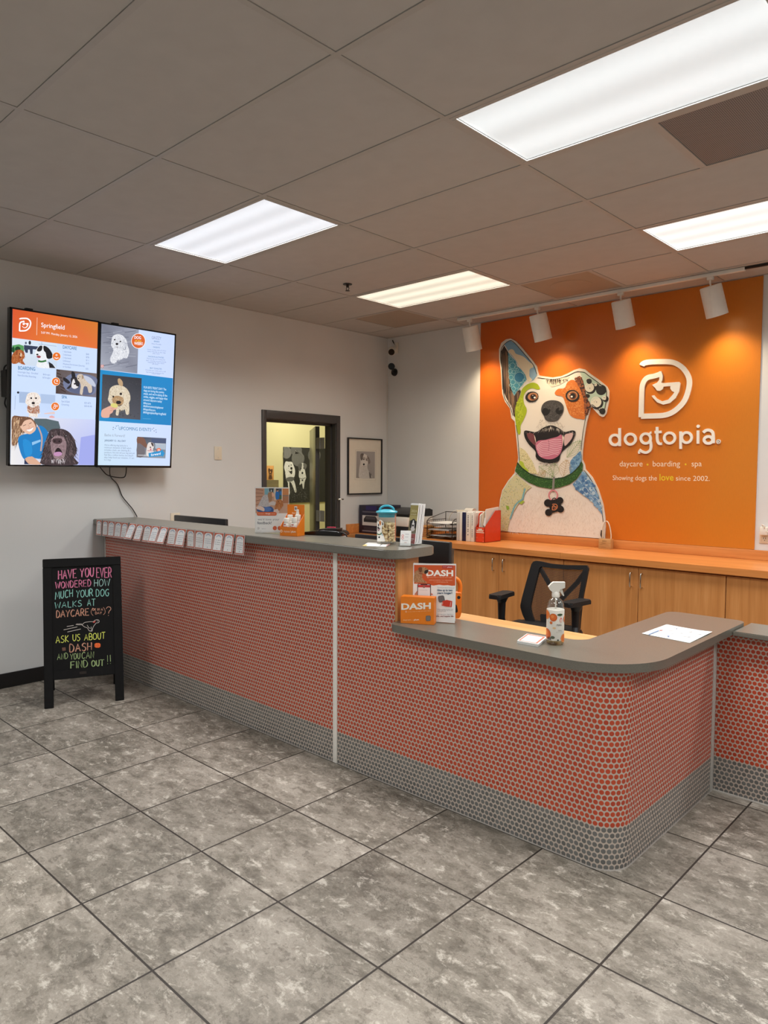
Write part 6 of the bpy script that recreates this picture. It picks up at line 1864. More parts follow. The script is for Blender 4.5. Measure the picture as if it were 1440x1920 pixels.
for k in range(5):
    d0 = k * .0115
    t = thing('brochure', bl_[k], 'brochure', tuple(bpp(0, .004, d0)), 'brochures in the clear holder')
    bm = BM(); hh = .213 - k * .001
    prism(bm, [(-.032, .006), (.032, .006), (.032, hh), (-.032, hh)], bpp, d0, d0 + .0072)
    obj('pages', bm, MAT['paper'], t)
    o_ = bpp(0, 0, d0); uu = (bpp(1, 0, 0) - bpp(0, 0, 0)); 
    a = Art(tuple(o_), uu, UPL, None, lift=0.0004)
    if a.n.dot(CAM - o_) < 0: a.n = -a.n
    if k == 0:
        rect(a, -.026, .026, .060, .204, C(172, 158, 104)); rect(a, -.026, .026, .150, .204, C(150, 138, 84)); rect(a, -.026, .026, .06, .125, C(120, 112, 84))
        tuv(a, '2024', -.018, .018, .168, .012, C(214, 206, 170)); tuv(a, 'pet care guide', -.018, .018, .155, .006, C(226, 220, 196))
        for (x, y, rx, ry, c) in ((.004, .10, .018, .03, C(206, 202, 200)), (-.012, .106, .007, .022, C(34, 32, 34)), (.018, .104, .006, .02, C(40, 38, 40)), (.003, .122, .013, .012, C(48, 46, 48)), (.003, .11, .005, .018, C(232, 230, 228)), (.003, .10, .006, .005, C(24, 22, 24)), (-.006, .115, .002, .002, C(10, 10, 10)), (.012, .115, .002, .002, C(10, 10, 10))):
            a.polyuv([(x + rx * math.cos(b_ / 2.6), y + ry * math.sin(b_ / 2.6)) for b_ in range(16)], c)
        rect(a, -.026, .026, .008, .058, C(176, 70, 66)); rect(a, -.018, .018, .03, .034, C(236, 226, 220)); rect(a, -.018, .012, .022, .025, C(236, 200, 196))
    else:
        rect(a, -.030, .026, .010, hh - .006, C(70, 72, 80)) if k in (1, 3) else rect(a, -.030, .026, .01, hh - .006, C(214, 214, 216))
    a.build('cover', MAT['prg'], t)
cc0 = atz(T, 750, 1024.5)
cs = thing('card_stand', 'small clear stand with white cards in front of the brochures', 'card stand', tuple(cc0))
cu_ = Vector((.86, .51, 0)).normalized(); cn_ = Vector((cu_.y, -cu_.x, 0)); cup = (Vector((0, 0, 1)) - cn_ * .28).normalized()
cp_ = lambda x, y, d: cc0 + cu_ * x + cup * y + cn_ * d
bm = BM(); prism(bm, [(-.006, .002), (.058, .002), (.058, .066), (-.006, .066)], cp_, -.007, -.005); prism(bm, [(-.006, .001), (.058, .001), (.058, .003), (-.006, .003)], cp_, -.005, .012); prism(bm, [(-.006, .001), (.058, .001), (.058, .018), (-.006, .018)], cp_, .010, .012)
obj('holder', bm, MAT['clear'], cs)
bm = BM(); prism(bm, [(0, .005), (.052, .005), (.052, .080), (0, .080)], cp_, -.0045, .006); cd = obj('cards', bm, MAT['paper'], cs)
a = Art(tuple(cp_(0, 0, .006)), cu_, cup, None, lift=.0004)
if a.n.dot(CAM - a.o) < 0: a.n = -a.n
for (x, y) in ((.012, .055), (.012, .042)): a.polyuv([(x + .006 * math.cos(b_ / 2), y + .006 * math.sin(b_ / 2)) for b_ in range(13)], C(214, 110, 90)); a.polyuv([(x + .0035 * math.cos(b_ / 2), y + .0035 * math.sin(b_ / 2)) for b_ in range(13)], C(236, 236, 236))
rect(a, .024, .044, .062, .064, C(150, 150, 156)); rect(a, .024, .040, .048, .050, C(170, 170, 176)); rect(a, .01, .04, .03, .032, C(180, 180, 186)); rect(a, .022, .034, .02, .022, C(190, 150, 140))
a.build('print', MAT['prt'], cs)

# ================================================================== ITEMS ON THE LOW WORKTOP
T2 = LTOP
# acrylic sign
DZ_ = (740, 1040, 9.6)
so = atz(T2, 776, 1164.5); sev = atz(T2, 855, 1163)
su_ = Vector((.90, .44, 0)).normalized(); sn_ = Vector((su_.y, -su_.x, 0)); sup = (Vector((0, 0, 1)) - sn_ * .06).normalized()
a = Art(tuple(so), su_, sup, None, DZ_, lift=.0018)
if a.n.dot(CAM - a.o) < 0: a.n = -a.n
nn_ = a.n.copy()
q0, q1, q2 = a.q((334, 150)), a.q((1112, 158)), a.q((1094, 1198))
sw0, sw1, sh_, sb_ = q0[0], (q1[0] + q2[0]) / 2, (q0[1] + q1[1]) / 2, 0.001
ds = thing('sign_holder', 'clear acrylic sign with a dog, a phone and bold white letters on orange', 'sign', tuple(so + su_ * (sw1 / 2)))
sp_ = lambda x, y, d: so + su_ * x + sup * y + nn_ * d
bm = BM(); prism(bm, [(sw0, .002), (sw1, .002), (sw1, sh_), (sw0, sh_)], sp_, -.003, .0004); prism(bm, [(sw0, .0008), (sw1, .0008), (sw1, .003), (sw0, .003)], sp_, -.03, .0)
obj('holder', bm, MAT['clear'], ds)
bm = BM(); prism(bm, [(sw0 + .002, .004), (sw1 - .002, .004), (sw1 - .002, sh_ - .003), (sw0 + .002, sh_ - .003)], sp_, .0006, .0014); obj('sheet', bm, MAT['paper'], ds)
a.poly([(336, 158), (1108, 164), (1092, 1190), (336, 1190)], C(232, 232, 230))
a.poly([(350, 184), (1096, 192), (1090, 556), (1030, 560), (960, 548), (880, 552), (800, 540), (700, 556), (560, 530), (350, 522)], C(204, 86, 40)); a.poly([(858, 192), (1050, 194), (1048, 250), (856, 246)], C(176, 48, 44)); a.text('powered by', (868, 224), (940, 226), 14, C(240, 190, 180)); a.text('plum', (952, 230), (1034, 232), 18, C(250, 236, 230), .02)
a.text('DASH', (572, 378), (1056, 384), 98, C(246, 240, 232), .036)
a.text('activity tracker for dogs with health insights', (624, 408), (1036, 414), 12, C(246, 210, 180)); a.ring(600, 402, 13, 4, C(246, 220, 200), 12); a.text('welcome puppies + no subscription', (620, 462), (1042, 468), 14, C(246, 210, 180)); a.text('+ 1 month battery life', (704, 496), (960, 500), 14, C(246, 210, 180))
DGS = [(350, 370), (372, 300), (430, 270), (436, 240), (480, 222), (540, 226), (590, 250), (606, 284), (590, 330), (540, 344), (510, 330), (492, 400), (520, 450), (580, 496), (560, 512), (480, 500), (420, 500), (350, 490)]
a.poly(DGS, C(170, 124, 84), smooth=3); a.fur(DGS, 240, 26, 5, [C(196, 154, 112), C(130, 86, 54), C(214, 178, 138)], 1.0, .7)
a.poly([(430, 240), (470, 224), (500, 244), (486, 310), (456, 316), (434, 284)], C(120, 70, 42), smooth=3); a.poly([(540, 290), (600, 270), (608, 290), (590, 330), (544, 342)], C(52, 40, 34), smooth=3); a.ell(548, 258, 7, 6, C(24, 18, 16)); a.ell(598, 282, 9, 7, C(16, 12, 12)); a.line(a.curve([(440, 330), (470, 340), (496, 330)], 3), 12, C(150, 50, 40))
a.poly(rounded([(412, 522), (654, 526), (654, 900), (408, 900)], 24), C(48, 40, 44)); a.poly(rounded([(424, 532), (640, 536), (640, 900), (420, 900)], 16), C(232, 228, 226)); a.poly([(424, 540), (640, 544), (640, 590), (422, 586)], C(186, 60, 56)); a.ell(530, 576, 22, 24, C(150, 100, 80)); a.line([(470, 534), (590, 536)], 14, C(40, 34, 38)); a.line([(440, 636), (590, 640)], 5, C(190, 186, 190)); a.poly([(360, 716), (390, 670), (412, 650), (412, 720)], C(196, 130, 104), smooth=2); a.poly([(652, 690), (690, 706), (690, 722), (652, 722)], C(206, 120, 100))
a.text('Worried your dog is missing out?', (768, 596), (1082, 604), 15, C(120, 136, 150)); a.text('Give up to two', (768, 654), (1044, 656), 34, C(40, 76, 108), .03); a.text('years longer?', (766, 704), (1040, 706), 32, C(40, 76, 108), .03)
a.poly(rounded([(774, 744), (888, 728), (912, 840), (800, 866)], 30), C(100, 98, 100)); a.ring(842, 794, 24, 4, C(124, 122, 124), 16); a.poly([(864, 834), (940, 812), (1040, 836), (1030, 942), (930, 934), (846, 912)], C(196, 56, 34)); a.line([(868, 856), (862, 900)], 8, C(232, 200, 190)); a.line([(1012, 850), (1000, 930)], 7, C(236, 214, 206))
a.text('No fees, no monthly subscription needed', (776, 986), (1056, 988), 14, C(70, 84, 100)); a.text('no fees, long lasting 1-year warranty', (776, 1006), (1046, 1008), 13, C(80, 92, 106)); a.text('no strings for life', (776, 1026), (920, 1028), 12, C(80, 92, 106))
a.text('dash can help your dog live a', (700, 1076), (1060, 1078), 17, C(110, 120, 130)); a.text('longer, safer, and happier life', (622, 1114), (1060, 1118), 24, C(120, 50, 44), .025)
a.build('print', MAT['prg'], ds)
# orange carton in front
co = atz(T2, 751, 1168.5); ce = atz(T2, 813, 1166.5)
cu2 = Vector((.885, .465, 0)).normalized(); cn2 = Vector((cu2.y, -cu2.x, 0))
a = Art(tuple(co), cu2, (0, 0, 1), None, DZ_, lift=.0008)
if a.n.dot(CAM - a.o) < 0: a.n = -a.n
cw = a.q((706, 1230))[0]; chh = (a.q((100, 770))[1] + a.q((706, 760))[1]) / 2
bxp = lambda x, y, z: co + cu2 * x - cn2 * y + Vector((0, 0, z))
ct = thing('carton', 'orange carton with bold white letters on the low worktop', 'box', tuple(bxp(cw / 2, .03, 0)))
bm = BM(); fs = prism(bm, [(0, 0), (cw, 0), (cw, .055), (0, .055)], lambda x, y, d: bxp(x, y, d), .0006, chh)
bmesh.ops.bevel(bm, geom=list({e for f in fs for e in f.edges}), offset=.0012, segments=2, affect='EDGES'); obj('body', bm, MAT['orangep'], ct)
a.text('DASH', (120, 988), (652, 972), 104, C(240, 232, 218), .036)
a.text('activity tracker for dogs with health insights', (236, 1034), (650, 1014), 12, C(246, 206, 150)); a.ring(206, 1026, 12, 5, C(246, 220, 190), 12)
a.text('dogtopia', (156, 1186), (296, 1182), 24, C(246, 214, 160)); a.line([(318, 1160), (318, 1188)], 3, C(246, 214, 160)); a.text('plum', (346, 1184), (438, 1180), 26, C(250, 236, 214), .02)
a.poly(rounded([(560, 1098), (650, 1094), (650, 1192), (560, 1196)], 26), C(104, 98, 96)); a.poly(rounded([(574, 1110), (638, 1106), (638, 1180), (574, 1184)], 20), C(118, 112, 108))
a.build('print', MAT['prt'], ct)
# orange handheld device standing behind the sign
hd = atz(LTOP, 846, 1158) + Vector((0, -.004, 0))
hdv = thing('handheld_device', 'orange plastic device with a loop handle, standing behind the acrylic sign', 'device', tuple(hd))
hu = Vector((.70, .714, 0)); hp_ = lambda x, z, d: hd + hu * x + Vector((0, 0, z)) + Vector((.714, -.70, 0)) * d
bm = BM()
prism(bm, rounded([(-.05, .001), (.042, .001), (.05, .03), (.05, .09), (.052, .13), (-.05, .13), (-.05, .08)], .012, 4), hp_, -.022, .022)
bmesh.ops.bevel(bm, geom=bm.edges[:], offset=.002, segments=1, affect='EDGES'); obj('body', bm, MAT['orangeplastic'], hdv)
bm = BM(); tube(bm, [hp_(.042, .12, 0), hp_(.046, .15, 0), hp_(.036, .185, 0), hp_(.0, .205, 0), hp_(-.03, .205, 0), hp_(-.045, .185, 0), hp_(-.045, .12, 0)], .011, 10, smooth_n=5); obj('loop_handle', bm, MAT['orangeplastic'], hdv)
bm = BM(); prism(bm, rounded([(-.02, .03), (.034, .03), (.026, .07), (-.02, .07)], .008, 3), hp_, .020, .0225); cyl(bm, hp_(.036, .105, .02), hp_(.036, .105, .0225), .008); obj('grip', bm, MAT['black'], hdv)
# stack of note cards
nc = [atz(T2, *p) for p in ((969, 1206), (987, 1193), (1024, 1201), (1009, 1213))]
nu = (nc[3] - nc[0]).normalized(); nv = (nc[1] - nc[0]).normalized(); nw, nl = (nc[3] - nc[0]).length, (nc[1] - nc[0]).length
t = thing('card_stack', 'small stack of white cards with red borders beside the spray bottle', 'cards', tuple((nc[0] + nc[2]) / 2))
bm = BM()
for k in range(5):
    o_ = nc[0] + nu * crnd.uniform(-.002, .002) + nv * crnd.uniform(-.002, .002)
    prism(bm, [(0, 0), (nw, 0), (nw, nl), (0, nl)], lambda x, y, d: o_ + nu * x + nv * y + Vector((0, 0, d)), .0006 + k * .0024, .0026 + k * .0024)
obj('cards', bm, MAT['paper'], t)
a = Art(tuple(nc[0] + Vector((0, 0, .0123))), nu, nv, (0, 0, 1), lift=.0004)
rect(a, .006, nw - .006, .006, nl - .006, C(206, 120, 96)); rect(a, .014, nw - .014, .012, nl - .02, C(234, 232, 230)); tuv(a, 'thank you', nw * .35, nw * .65, nl * .6, .006, C(150, 150, 160))
a.build('print', MAT['prt'], t)
# printed sheet on the far arm
pq_ = [atz(T2 + .001, *p) for p in ((1203, 1188), (1250, 1171), (1336, 1186), (1293, 1205.5))]
t = thing('paper_sheet', 'white printed sheet lying on the low worktop arm', 'paper', tuple((pq_[0] + pq_[2]) / 2 - Vector((0, 0, .001))))
bm = BM(); G_ = 8; vv = {}
for i in range(G_ + 1):
    for j in range(G_ + 1):
        u_, v_ = i / G_, j / G_
        p = pq_[0] * (1 - u_) * (1 - v_) + pq_[1] * u_ * (1 - v_) + pq_[2] * u_ * v_ + pq_[3] * (1 - u_) * v_
        lift_ = .0003 + .006 * max(0, v_ - .6) ** 2 * 4 * u_ + .003 * max(0, .25 - v_)
        vv[i, j] = bm.verts.new(p + Vector((0, 0, lift_)))
for i in range(G_):
    for j in range(G_): bm.faces.new((vv[i, j], vv[i + 1, j], vv[i + 1, j + 1], vv[i, j + 1]))
sh2 = obj('sheet', bm, MAT['paper'], t)
a = Art((0, 0, T2 + .0045), (1, 0, 0), (0, 1, 0), (0, 0, 1), (1160, 1150, 1440 / 220), lift=.0)
a.line([(370, 258), (495, 208)], 9, C(110, 140, 180)); a.line([(500, 208), (540, 204)], 7, C(206, 120, 120))
for (x, y, l, c) in ((480, 230, 90, 190), (600, 200, 100, 170), (610, 250, 60, 190), (740, 232, 50, 160), (860, 220, 46, 140), (660, 290, 70, 190), (780, 274, 110, 170), (500, 266, 30, 190), (820, 296, 80, 190), (930, 280, 60, 200), (960, 250, 60, 200), (560, 180, 40, 190), (660, 170, 60, 200), (640, 240, 40, 180)):
    a.line([(x, y), (x + l, y + l * .1)], 4, C(c - 14, c - 6, c + 4), up=False)
a.poly([(592, 276), (624, 274), (616, 290)], C(80, 120, 170)); a.poly([(700, 186), (720, 188), (712, 196)], C(90, 120, 160))
a.build('print', MAT['prt'], t)
# spray bottle
SB = atz(T2, 1040.5, 1207)
sb = thing('spray_bottle', 'clear spray bottle with an orange fruit label and white trigger', 'bottle', tuple(SB))
bm = BM(); lathe(bm, SB, [(0, .001), (.033, .001), (.036, .005), (.036, .15), (.034, .17), (.026, .187), (.014, .197), (.0125, .206)], 36); obj('body', bm, MAT['pet'], sb)
bm = BM(); lathe(bm, SB, [(0, .003), (.0325, .003), (.0345, .006), (.0345, .022), (0, .022)], 36); obj('liquid', bm, MAT['amber'], sb)
bm = BM(); cyl(bm, SB + Vector((0, 0, .02)), SB + Vector((0, 0, .206)), .003, n=8); obj('dip_tube', bm, MAT['white'], sb)
sd = Vector((.80, .60, 0)); sdn = Vector((.6, -.8, 0))
bm = BM(); lathe(bm, SB, [(.0, .198), (.0165, .198), (.0165, .216), (.013, .222), (.012, .226), (0, .226)], 24)
prism(bm, [(-.032, .242), (-.026, .230), (-.013, .218), (.012, .218), (.016, .232), (.036, .240), (.036, .263), (-.012, .262), (-.020, .256)], lambda x, z, d: SB + sd * x + sdn * d + Vector((0, 0, z)), -.0125, .0125)
bmesh.ops.bevel(bm, geom=[e for e in bm.edges if e.calc_face_angle(0) > .7], offset=.002, segments=2, affect='EDGES'); obj('spray_head', bm, MAT['white'], sb)
bm = BM(); prism(bm, [(.012, .236), (.024, .240), (.028, .224), (.034, .206), (.030, .204), (.022, .214), (.014, .226)], lambda x, z, d: SB + sd * x + sdn * d + Vector((0, 0, z)), -.006, .006); obj('trigger', bm, MAT['white'], sb)
bm = BM(); lathe(bm, SB, [(.0363, .020), (.0366, .021), (.0366, .147), (.0363, .148)], 48); obj('label_sleeve', bm, MAT['white'], sb)
dirc = (CAM - SB); dirc.z = 0; dirc.normalize(); dru = Vector((-dirc.y, dirc.x, 0))
a = Art(tuple(SB), dru, (0, 0, 1), dirc, lift=0.0003, step=.00003)
a.wrap = lambda u_, v_, h_: SB + dru * ((.0367 + h_) * math.sin(u_ / .0367)) + dirc * ((.0367 + h_) * math.cos(u_ / .0367)) + Vector((0, 0, v_))
def blob(x, y, r, c, ry=None):
    pts = [(x, y)] + [(x + r * s_ * math.cos(k * PI / 12), y + (ry or r) * s_ * math.sin(k * PI / 12)) for s_ in (.25, .5, .75, 1) for k in range(24)]
    a.raw(pts, [(0, k + 1, (k + 1) % 24 + 1) for k in range(24)] + [(1 + 24 * g + k, 1 + 24 * g + 24 + k, 1 + 24 * g + 24 + (k + 1) % 24, 1 + 24 * g + (k + 1) % 24) for g in range(3) for k in range(24)], c)
def orange_(x, y, r, cut=False):
    blob(x, y, r, C(206, 92, 30)); blob(x - r * .1, y + r * .1, r * .8, C(220, 108, 40)); blob(x - r * .2, y + r * .25, r * .4, C(234, 140, 70))
    if cut: blob(x, y, r * .95, C(232, 160, 90)); blob(x, y, r * .8, C(224, 112, 40))
blob(0, .085, .001, C(226, 222, 212))
orange_(-.009, .118, .0165); orange_(-.044, .126, .02, True); orange_(-.018, .095, .0062); orange_(-.040, .046, .022); orange_(.042, .03, .018, True); orange_(.055, .11, .016); blob(-.004, .074, .007, C(226, 190, 140), .004); blob(.019, .130, .012, C(70, 92, 64), .005); blob(-.010, .034, .009, C(86, 92, 74), .006); blob(-.03, .10, .0012, C(60, 60, 60)); blob(.012, .024, .004, C(50, 60, 50), .003)
for (x, t_, y, hh, w_, c) in ((.006, 'MAN', .083, .008, .020, C(54, 50, 50)), (.012, '770 ML', .061, .005, .016, C(110, 104, 104)), (.004, 'all purpose cleaner', .056, .0022, .03, C(150, 140, 140))):
    tuv(a, t_, x, x + w_, y, hh, c, 0)
blob(.024, .108, .006, C(226, 120, 110), .010); blob(.024, .106, .003, C(226, 222, 212), .007)
for k in range(9): a.raw([(-.036 + k * .0022, .022), (-.036 + k * .0022 + (.0014 if k % 3 else .0006), .022), (-.036 + k * .0022 + (.0014 if k % 3 else .0006), .034), (-.036 + k * .0022, .034)], [(0, 1, 2, 3)], C(46, 42, 42), False)
a.build('label_print', MAT['prt'], sb)

# ================================================================== BEHIND THE COUNTER
# monitors standing on the desktop
def monitor(x0, x1, y, zt, label):
    t = thing('monitor', label, 'monitor', ((x0 + x1) / 2, y + .06, .735), 'monitors on the desk')
    bm = BM(); box(bm, x0, x1, y, y + .03, zt - .42, zt, .006); obj('housing', bm, MAT['black'], t)
    bm = BM(); box(bm, x0 + .01, x1 - .01, y + .03, y + .032, zt - .40, zt - .01); obj('panel', bm, MAT['gloss'], t)
    xm = (x0 + x1) / 2
    bm = BM(); box(bm, xm - .03, xm + .03, y - .035, y + .001, .745, zt - .12, .004); obj('stand', bm, MAT['black'], t)
    bm = BM(); prism(bm, rounded([(xm - .13, y - .10), (xm + .13, y - .10), (xm + .13, y + .12), (xm - .13, y + .12)], .02), lambda x, yy, d: (x, yy, d), .736, .748); obj('foot', bm, MAT['black'], t)
monitor(.165, .885, -2.72, 1.186, 'wide black monitor behind the tall worktop, near the wall with the screens')
monitor(2.26, 2.992, -2.72, 1.162, 'wide black monitor behind the treat jar and brochures')

# mesh office chair
CP = Vector((2.90, -1.62, 0)); chair = thing('office_chair', 'black mesh-backed office chair between the desk and the cabinets', 'chair', tuple(CP))
bm = BM(); fs = prism(bm, rounded([(CP.x - .25, CP.y - .27), (CP.x + .25, CP.y - .27), (CP.x + .24, CP.y + .2), (CP.x - .24, CP.y + .2)], .07), lambda x, y, d: (x, y, d), .44, .51)
bmesh.ops.bevel(bm, geom=[e for e in fs[-1].edges], offset=.02, segments=3, affect='EDGES'); obj('seat', bm, MAT['blackm'], chair)
bm = BM(); cyl(bm, (CP.x, CP.y, .10), (CP.x, CP.y, .40), .028); box(bm, CP.x - .1, CP.x + .1, CP.y - .12, CP.y + .12, .395, .44, .01); obj('gas_lift', bm, MAT['black'], chair)
for k in range(5):
    an = 2 * PI * k / 5 + .3; e = CP + Vector((math.cos(an) * .31, math.sin(an) * .31, .075))
    bm = BM(); tube(bm, [CP + Vector((0, 0, .12)), CP + Vector((math.cos(an) * .16, math.sin(an) * .16, .105)), e], .019, 8); lg = obj('leg', bm, MAT['black'], chair)
    bm = BM(); tn = Vector((-math.sin(an), math.cos(an), 0)); cyl(bm, e + tn * -.024 + Vector((0, 0, -.045)), e + tn * .024 + Vector((0, 0, -.045)), .03, n=18); cyl(bm, e + Vector((0, 0, -.03)), e + Vector((0, 0, .01)), .008, n=8); obj('caster', bm, MAT['black'], lg)
# back: traced outline on a leaning plane
CZ = (860, 1030, 1440 / 280)
BO = Vector((2.93, -1.42, .70)); bkv = Vector((0.0, .13, 1)).normalized(); bku = Vector((1, 0.10, 0)).normalized()
pa = Art(tuple(BO), bku, bkv, None, CZ)
if pa.n.dot(CAM - BO) < 0: pa.n = -pa.n
bnn = pa.n.copy()
outer = [(716, 128), (738, 106), (790, 112), (900, 138), (1040, 152), (1180, 156), (1252, 158), (1258, 186), (1238, 300), (1212, 430), (1196, 540), (1184, 680), (1172, 830), (1160, 980), (980, 965), (790, 940), (720, 800), (672, 706), (634, 620), (614, 545), (630, 460), (660, 340), (690, 220)]
inner = [(790, 160), (900, 182), (1040, 194), (1210, 200), (1196, 270), (1180, 380), (1158, 500), (1120, 640), (1102, 800), (1095, 930), (960, 920), (830, 900), (790, 800), (742, 690), (712, 600), (704, 550), (722, 450), (750, 330), (776, 220)]
qo, qi = [pa.q(p) for p in outer], [pa.q(p) for p in inner]
def bkp(q, d):
    b_ = .10 * (q[0] - .0) ** 2 * 3
    return BO + bku * q[0] + bkv * q[1] + bnn * (d + b_)
# frame: ring between the two outlines resampled by angle
def resample(poly, n, c):
    out = []
    for k in range(n):
        an = 2 * PI * k / n; d = (math.cos(an), math.sin(an)); best = None
        for i in range(len(poly)):
            p, q = poly[i - 1], poly[i]
            ex, ey = q[0] - p[0], q[1] - p[1]; den = d[0] * ey - d[1] * ex
            if abs(den) < 1e-12: continue
            t_ = ((p[0] - c[0]) * ey - (p[1] - c[1]) * ex) / den; s_ = ((p[0] - c[0]) * d[1] - (p[1] - c[1]) * d[0]) / den
            if t_ > 0 and 0 <= s_ <= 1: best = t_ if best is None else max(best, t_)
        out.append((c[0] + d[0] * best, c[1] + d[1] * best))
    return out
cen = (sum(p[0] for p in qi) / len(qi), sum(p[1] for p in qi) / len(qi))
ro, ri = resample(qo, 96, cen), resample(qi, 96, cen)
bm = BM(); rings = [[bm.verts.new(bkp(p, d)) for p in R_] for R_, d in ((ro, -.012), (ro, .012), (ri, .012), (ri, -.012))]
for k in range(96):
    for i in range(4):
        A_, B_ = rings[i], rings[(i + 1) % 4]; bm.faces.new((A_[k], A_[(k + 1) % 96], B_[(k + 1) % 96], B_[k]))
back = obj('backrest', bm, MAT['blackm'], chair)
bm = BM(); uvl = bm.loops.layers.uv.new('UVMap'); cv = bm.verts.new(bkp(cen, 0)); rv_ = [[bm.verts.new(bkp((cen[0] + (p[0] - cen[0]) * s_, cen[1] + (p[1] - cen[1]) * s_), 0)) for p in ri] for s_ in (.35, .7, 1.02)]
def uvset(f):
    for lp in f.loops:
        w = lp.vert.co - BO; lp[uvl].uv = (w.dot(bku), w.dot(bkv))
for k in range(96):
    uvset(bm.faces.new((cv, rv_[0][k], rv_[0][(k + 1) % 96])))
    for a_, b_ in zip(rv_, rv_[1:]): uvset(bm.faces.new((a_[k], b_[k], b_[(k + 1) % 96], a_[(k + 1) % 96])))
obj('mesh', bm, MAT['mesh'], back)
bm = BM()
for pts in ([(770, 178), (850, 320), (905, 410), (950, 480)], [(1226, 192), (1120, 330), (1030, 420), (975, 480)], [(960, 470), (962, 640), (968, 950)]):
    c_ = [bkp(pa.q(p), -.03) for p in pts]
    w = .017
    for p, q in zip(c_, c_[1:]):
        tube(bm, [p, q], w, 8)
obj('back_support', bm, MAT['black'], back)
bm = BM(); ql = [pa.q(p) for p in ((780, 624), (860, 624), (866, 740), (790, 742))]; prism(bm, rounded(ql, .006, 4), lambda x, y, d: bkp((x, y), d), -.028, -.016); obj('lumbar_pad', bm, MAT['black'], back)
bm = BM(); tube(bm, [bkp(pa.q((966, 930)), -.03), (2.92, -1.40, .47), (CP.x, CP.y + .05, .42)], .022, 10); obj('back_stem', bm, MAT['black'], chair)
for s, ctr, tp in ((-1, atz(.70, 941, 1116), None), (1, atz(.70, 1080, 1131), None)):
    bm = BM(); ax = Vector((.12, -.99, 0)) if s < 0 else Vector((-.10, -.99, 0)); ay = Vector((-ax.y, ax.x, 0))
    fs = prism(bm, rounded([(-.12, -.045), (.12, -.045), (.12, .045), (-.12, .045)], .02, 5), lambda x, y, d: ctr + ax * x + ay * y + Vector((0, 0, d)), -.012, .016)
    bmesh.ops.bevel(bm, geom=[e for e in fs[-1].edges], offset=.008, segments=2, affect='EDGES'); ar = obj('armrest', bm, MAT['blackm'], chair)
    bm = BM(); foot = Vector((CP.x + s * .27, CP.y + .0, .45)); mid = ctr + Vector((0, 0, -.16))
    for (p, q, w0, w1) in ((ctr + Vector((0, 0, -.012)), ctr + Vector((0, 0, -.05)), .045, .028), (ctr + Vector((0, 0, -.05)), mid, .028, .024), (mid, foot, .024, .022)):
        cyl(bm, p, q, w0, w1, 12)
    tube(bm, [foot, Vector((CP.x + s * .1, CP.y, .425))], .02, 8); obj('arm_post', bm, MAT['black'], ar)

# wire letter trays with papers
TX0, TX1, TYF, TYB = 0.935, 1.245, -.43, -.14
tray = thing('letter_tray', 'three-tier dark wire letter tray on the wooden worktop', 'letter tray', ((TX0 + TX1) / 2, -.28, .90))
bm = BM()
for x in (TX0, TX1):
    tube(bm, [(x, TYF, .905), (x, TYF, 1.075), (x, TYF + .03, 1.095), (x, TYB, 1.15), (x, TYB, .905)], .004, 6)
tube(bm, [(TX0, TYF, .905), (TX0, TYB, .905)], .004, 6); tube(bm, [(TX1, TYF, .905), (TX1, TYB, .905)], .004, 6); tube(bm, [(TX0, TYB, 1.15), (TX1, TYB, 1.15)], .004, 6)
obj('frame', bm, MAT['wirem'], tray)
for k, z in enumerate((.925, .985, 1.045)):
    bm = BM()
    for i in range(15):
        x = TX0 + .005 + (TX1 - TX0 - .01) * i / 14; tube(bm, [(x, TYF - .01, z + .012), (x, TYF, z), (x, TYB, z), (x, TYB, z + .04)], .0016, 4)
    for i in range(10):
        y = TYF + (TYB - TYF) * i / 9; tube(bm, [(TX0, y, z + .03), (TX0 + .002, y, z), (TX1 - .002, y, z), (TX1, y, z + .03)], .0014, 4)
    tube(bm, [(TX0, TYF - .01, z + .012), (TX0 + .1, TYF - .006, z + .004), (TX1 - .1, TYF - .006, z + .004), (TX1, TYF - .01, z + .012)], .003, 5)
    for x in (TX0, TX1): tube(bm, [(x, TYF - .01, z + .012), (x, TYF + .02, z + .032), (x, TYB, z + .034)], .003, 5)
    obj('tier', bm, MAT['wirem'], tray)
for k, (z, lb) in enumerate(((.928, 'loose papers in the lowest wire tray tier'), (.988, 'grey papers in the middle wire tray tier'), (1.048, 'white papers in the top wire tray tier'))):
    t = thing('paper_stack', lb, 'papers', ((TX0 + TX1) / 2, -.28, z), 'papers in the letter tray')
    bm = BM()
    for i in range(3 if k < 2 else 4):
        rr = random.Random(k * 7 + i); dx, dy = rr.uniform(-.012, .012), rr.uniform(-.02, .0)
        box(bm, TX0 + .03 + dx, TX1 - .03 + dx, TYF + .0 + dy, TYB - .02, z + i * .003 + .0002, z + i * .003 + .0022)
    obj('sheets', bm, MAT['paper'], t)
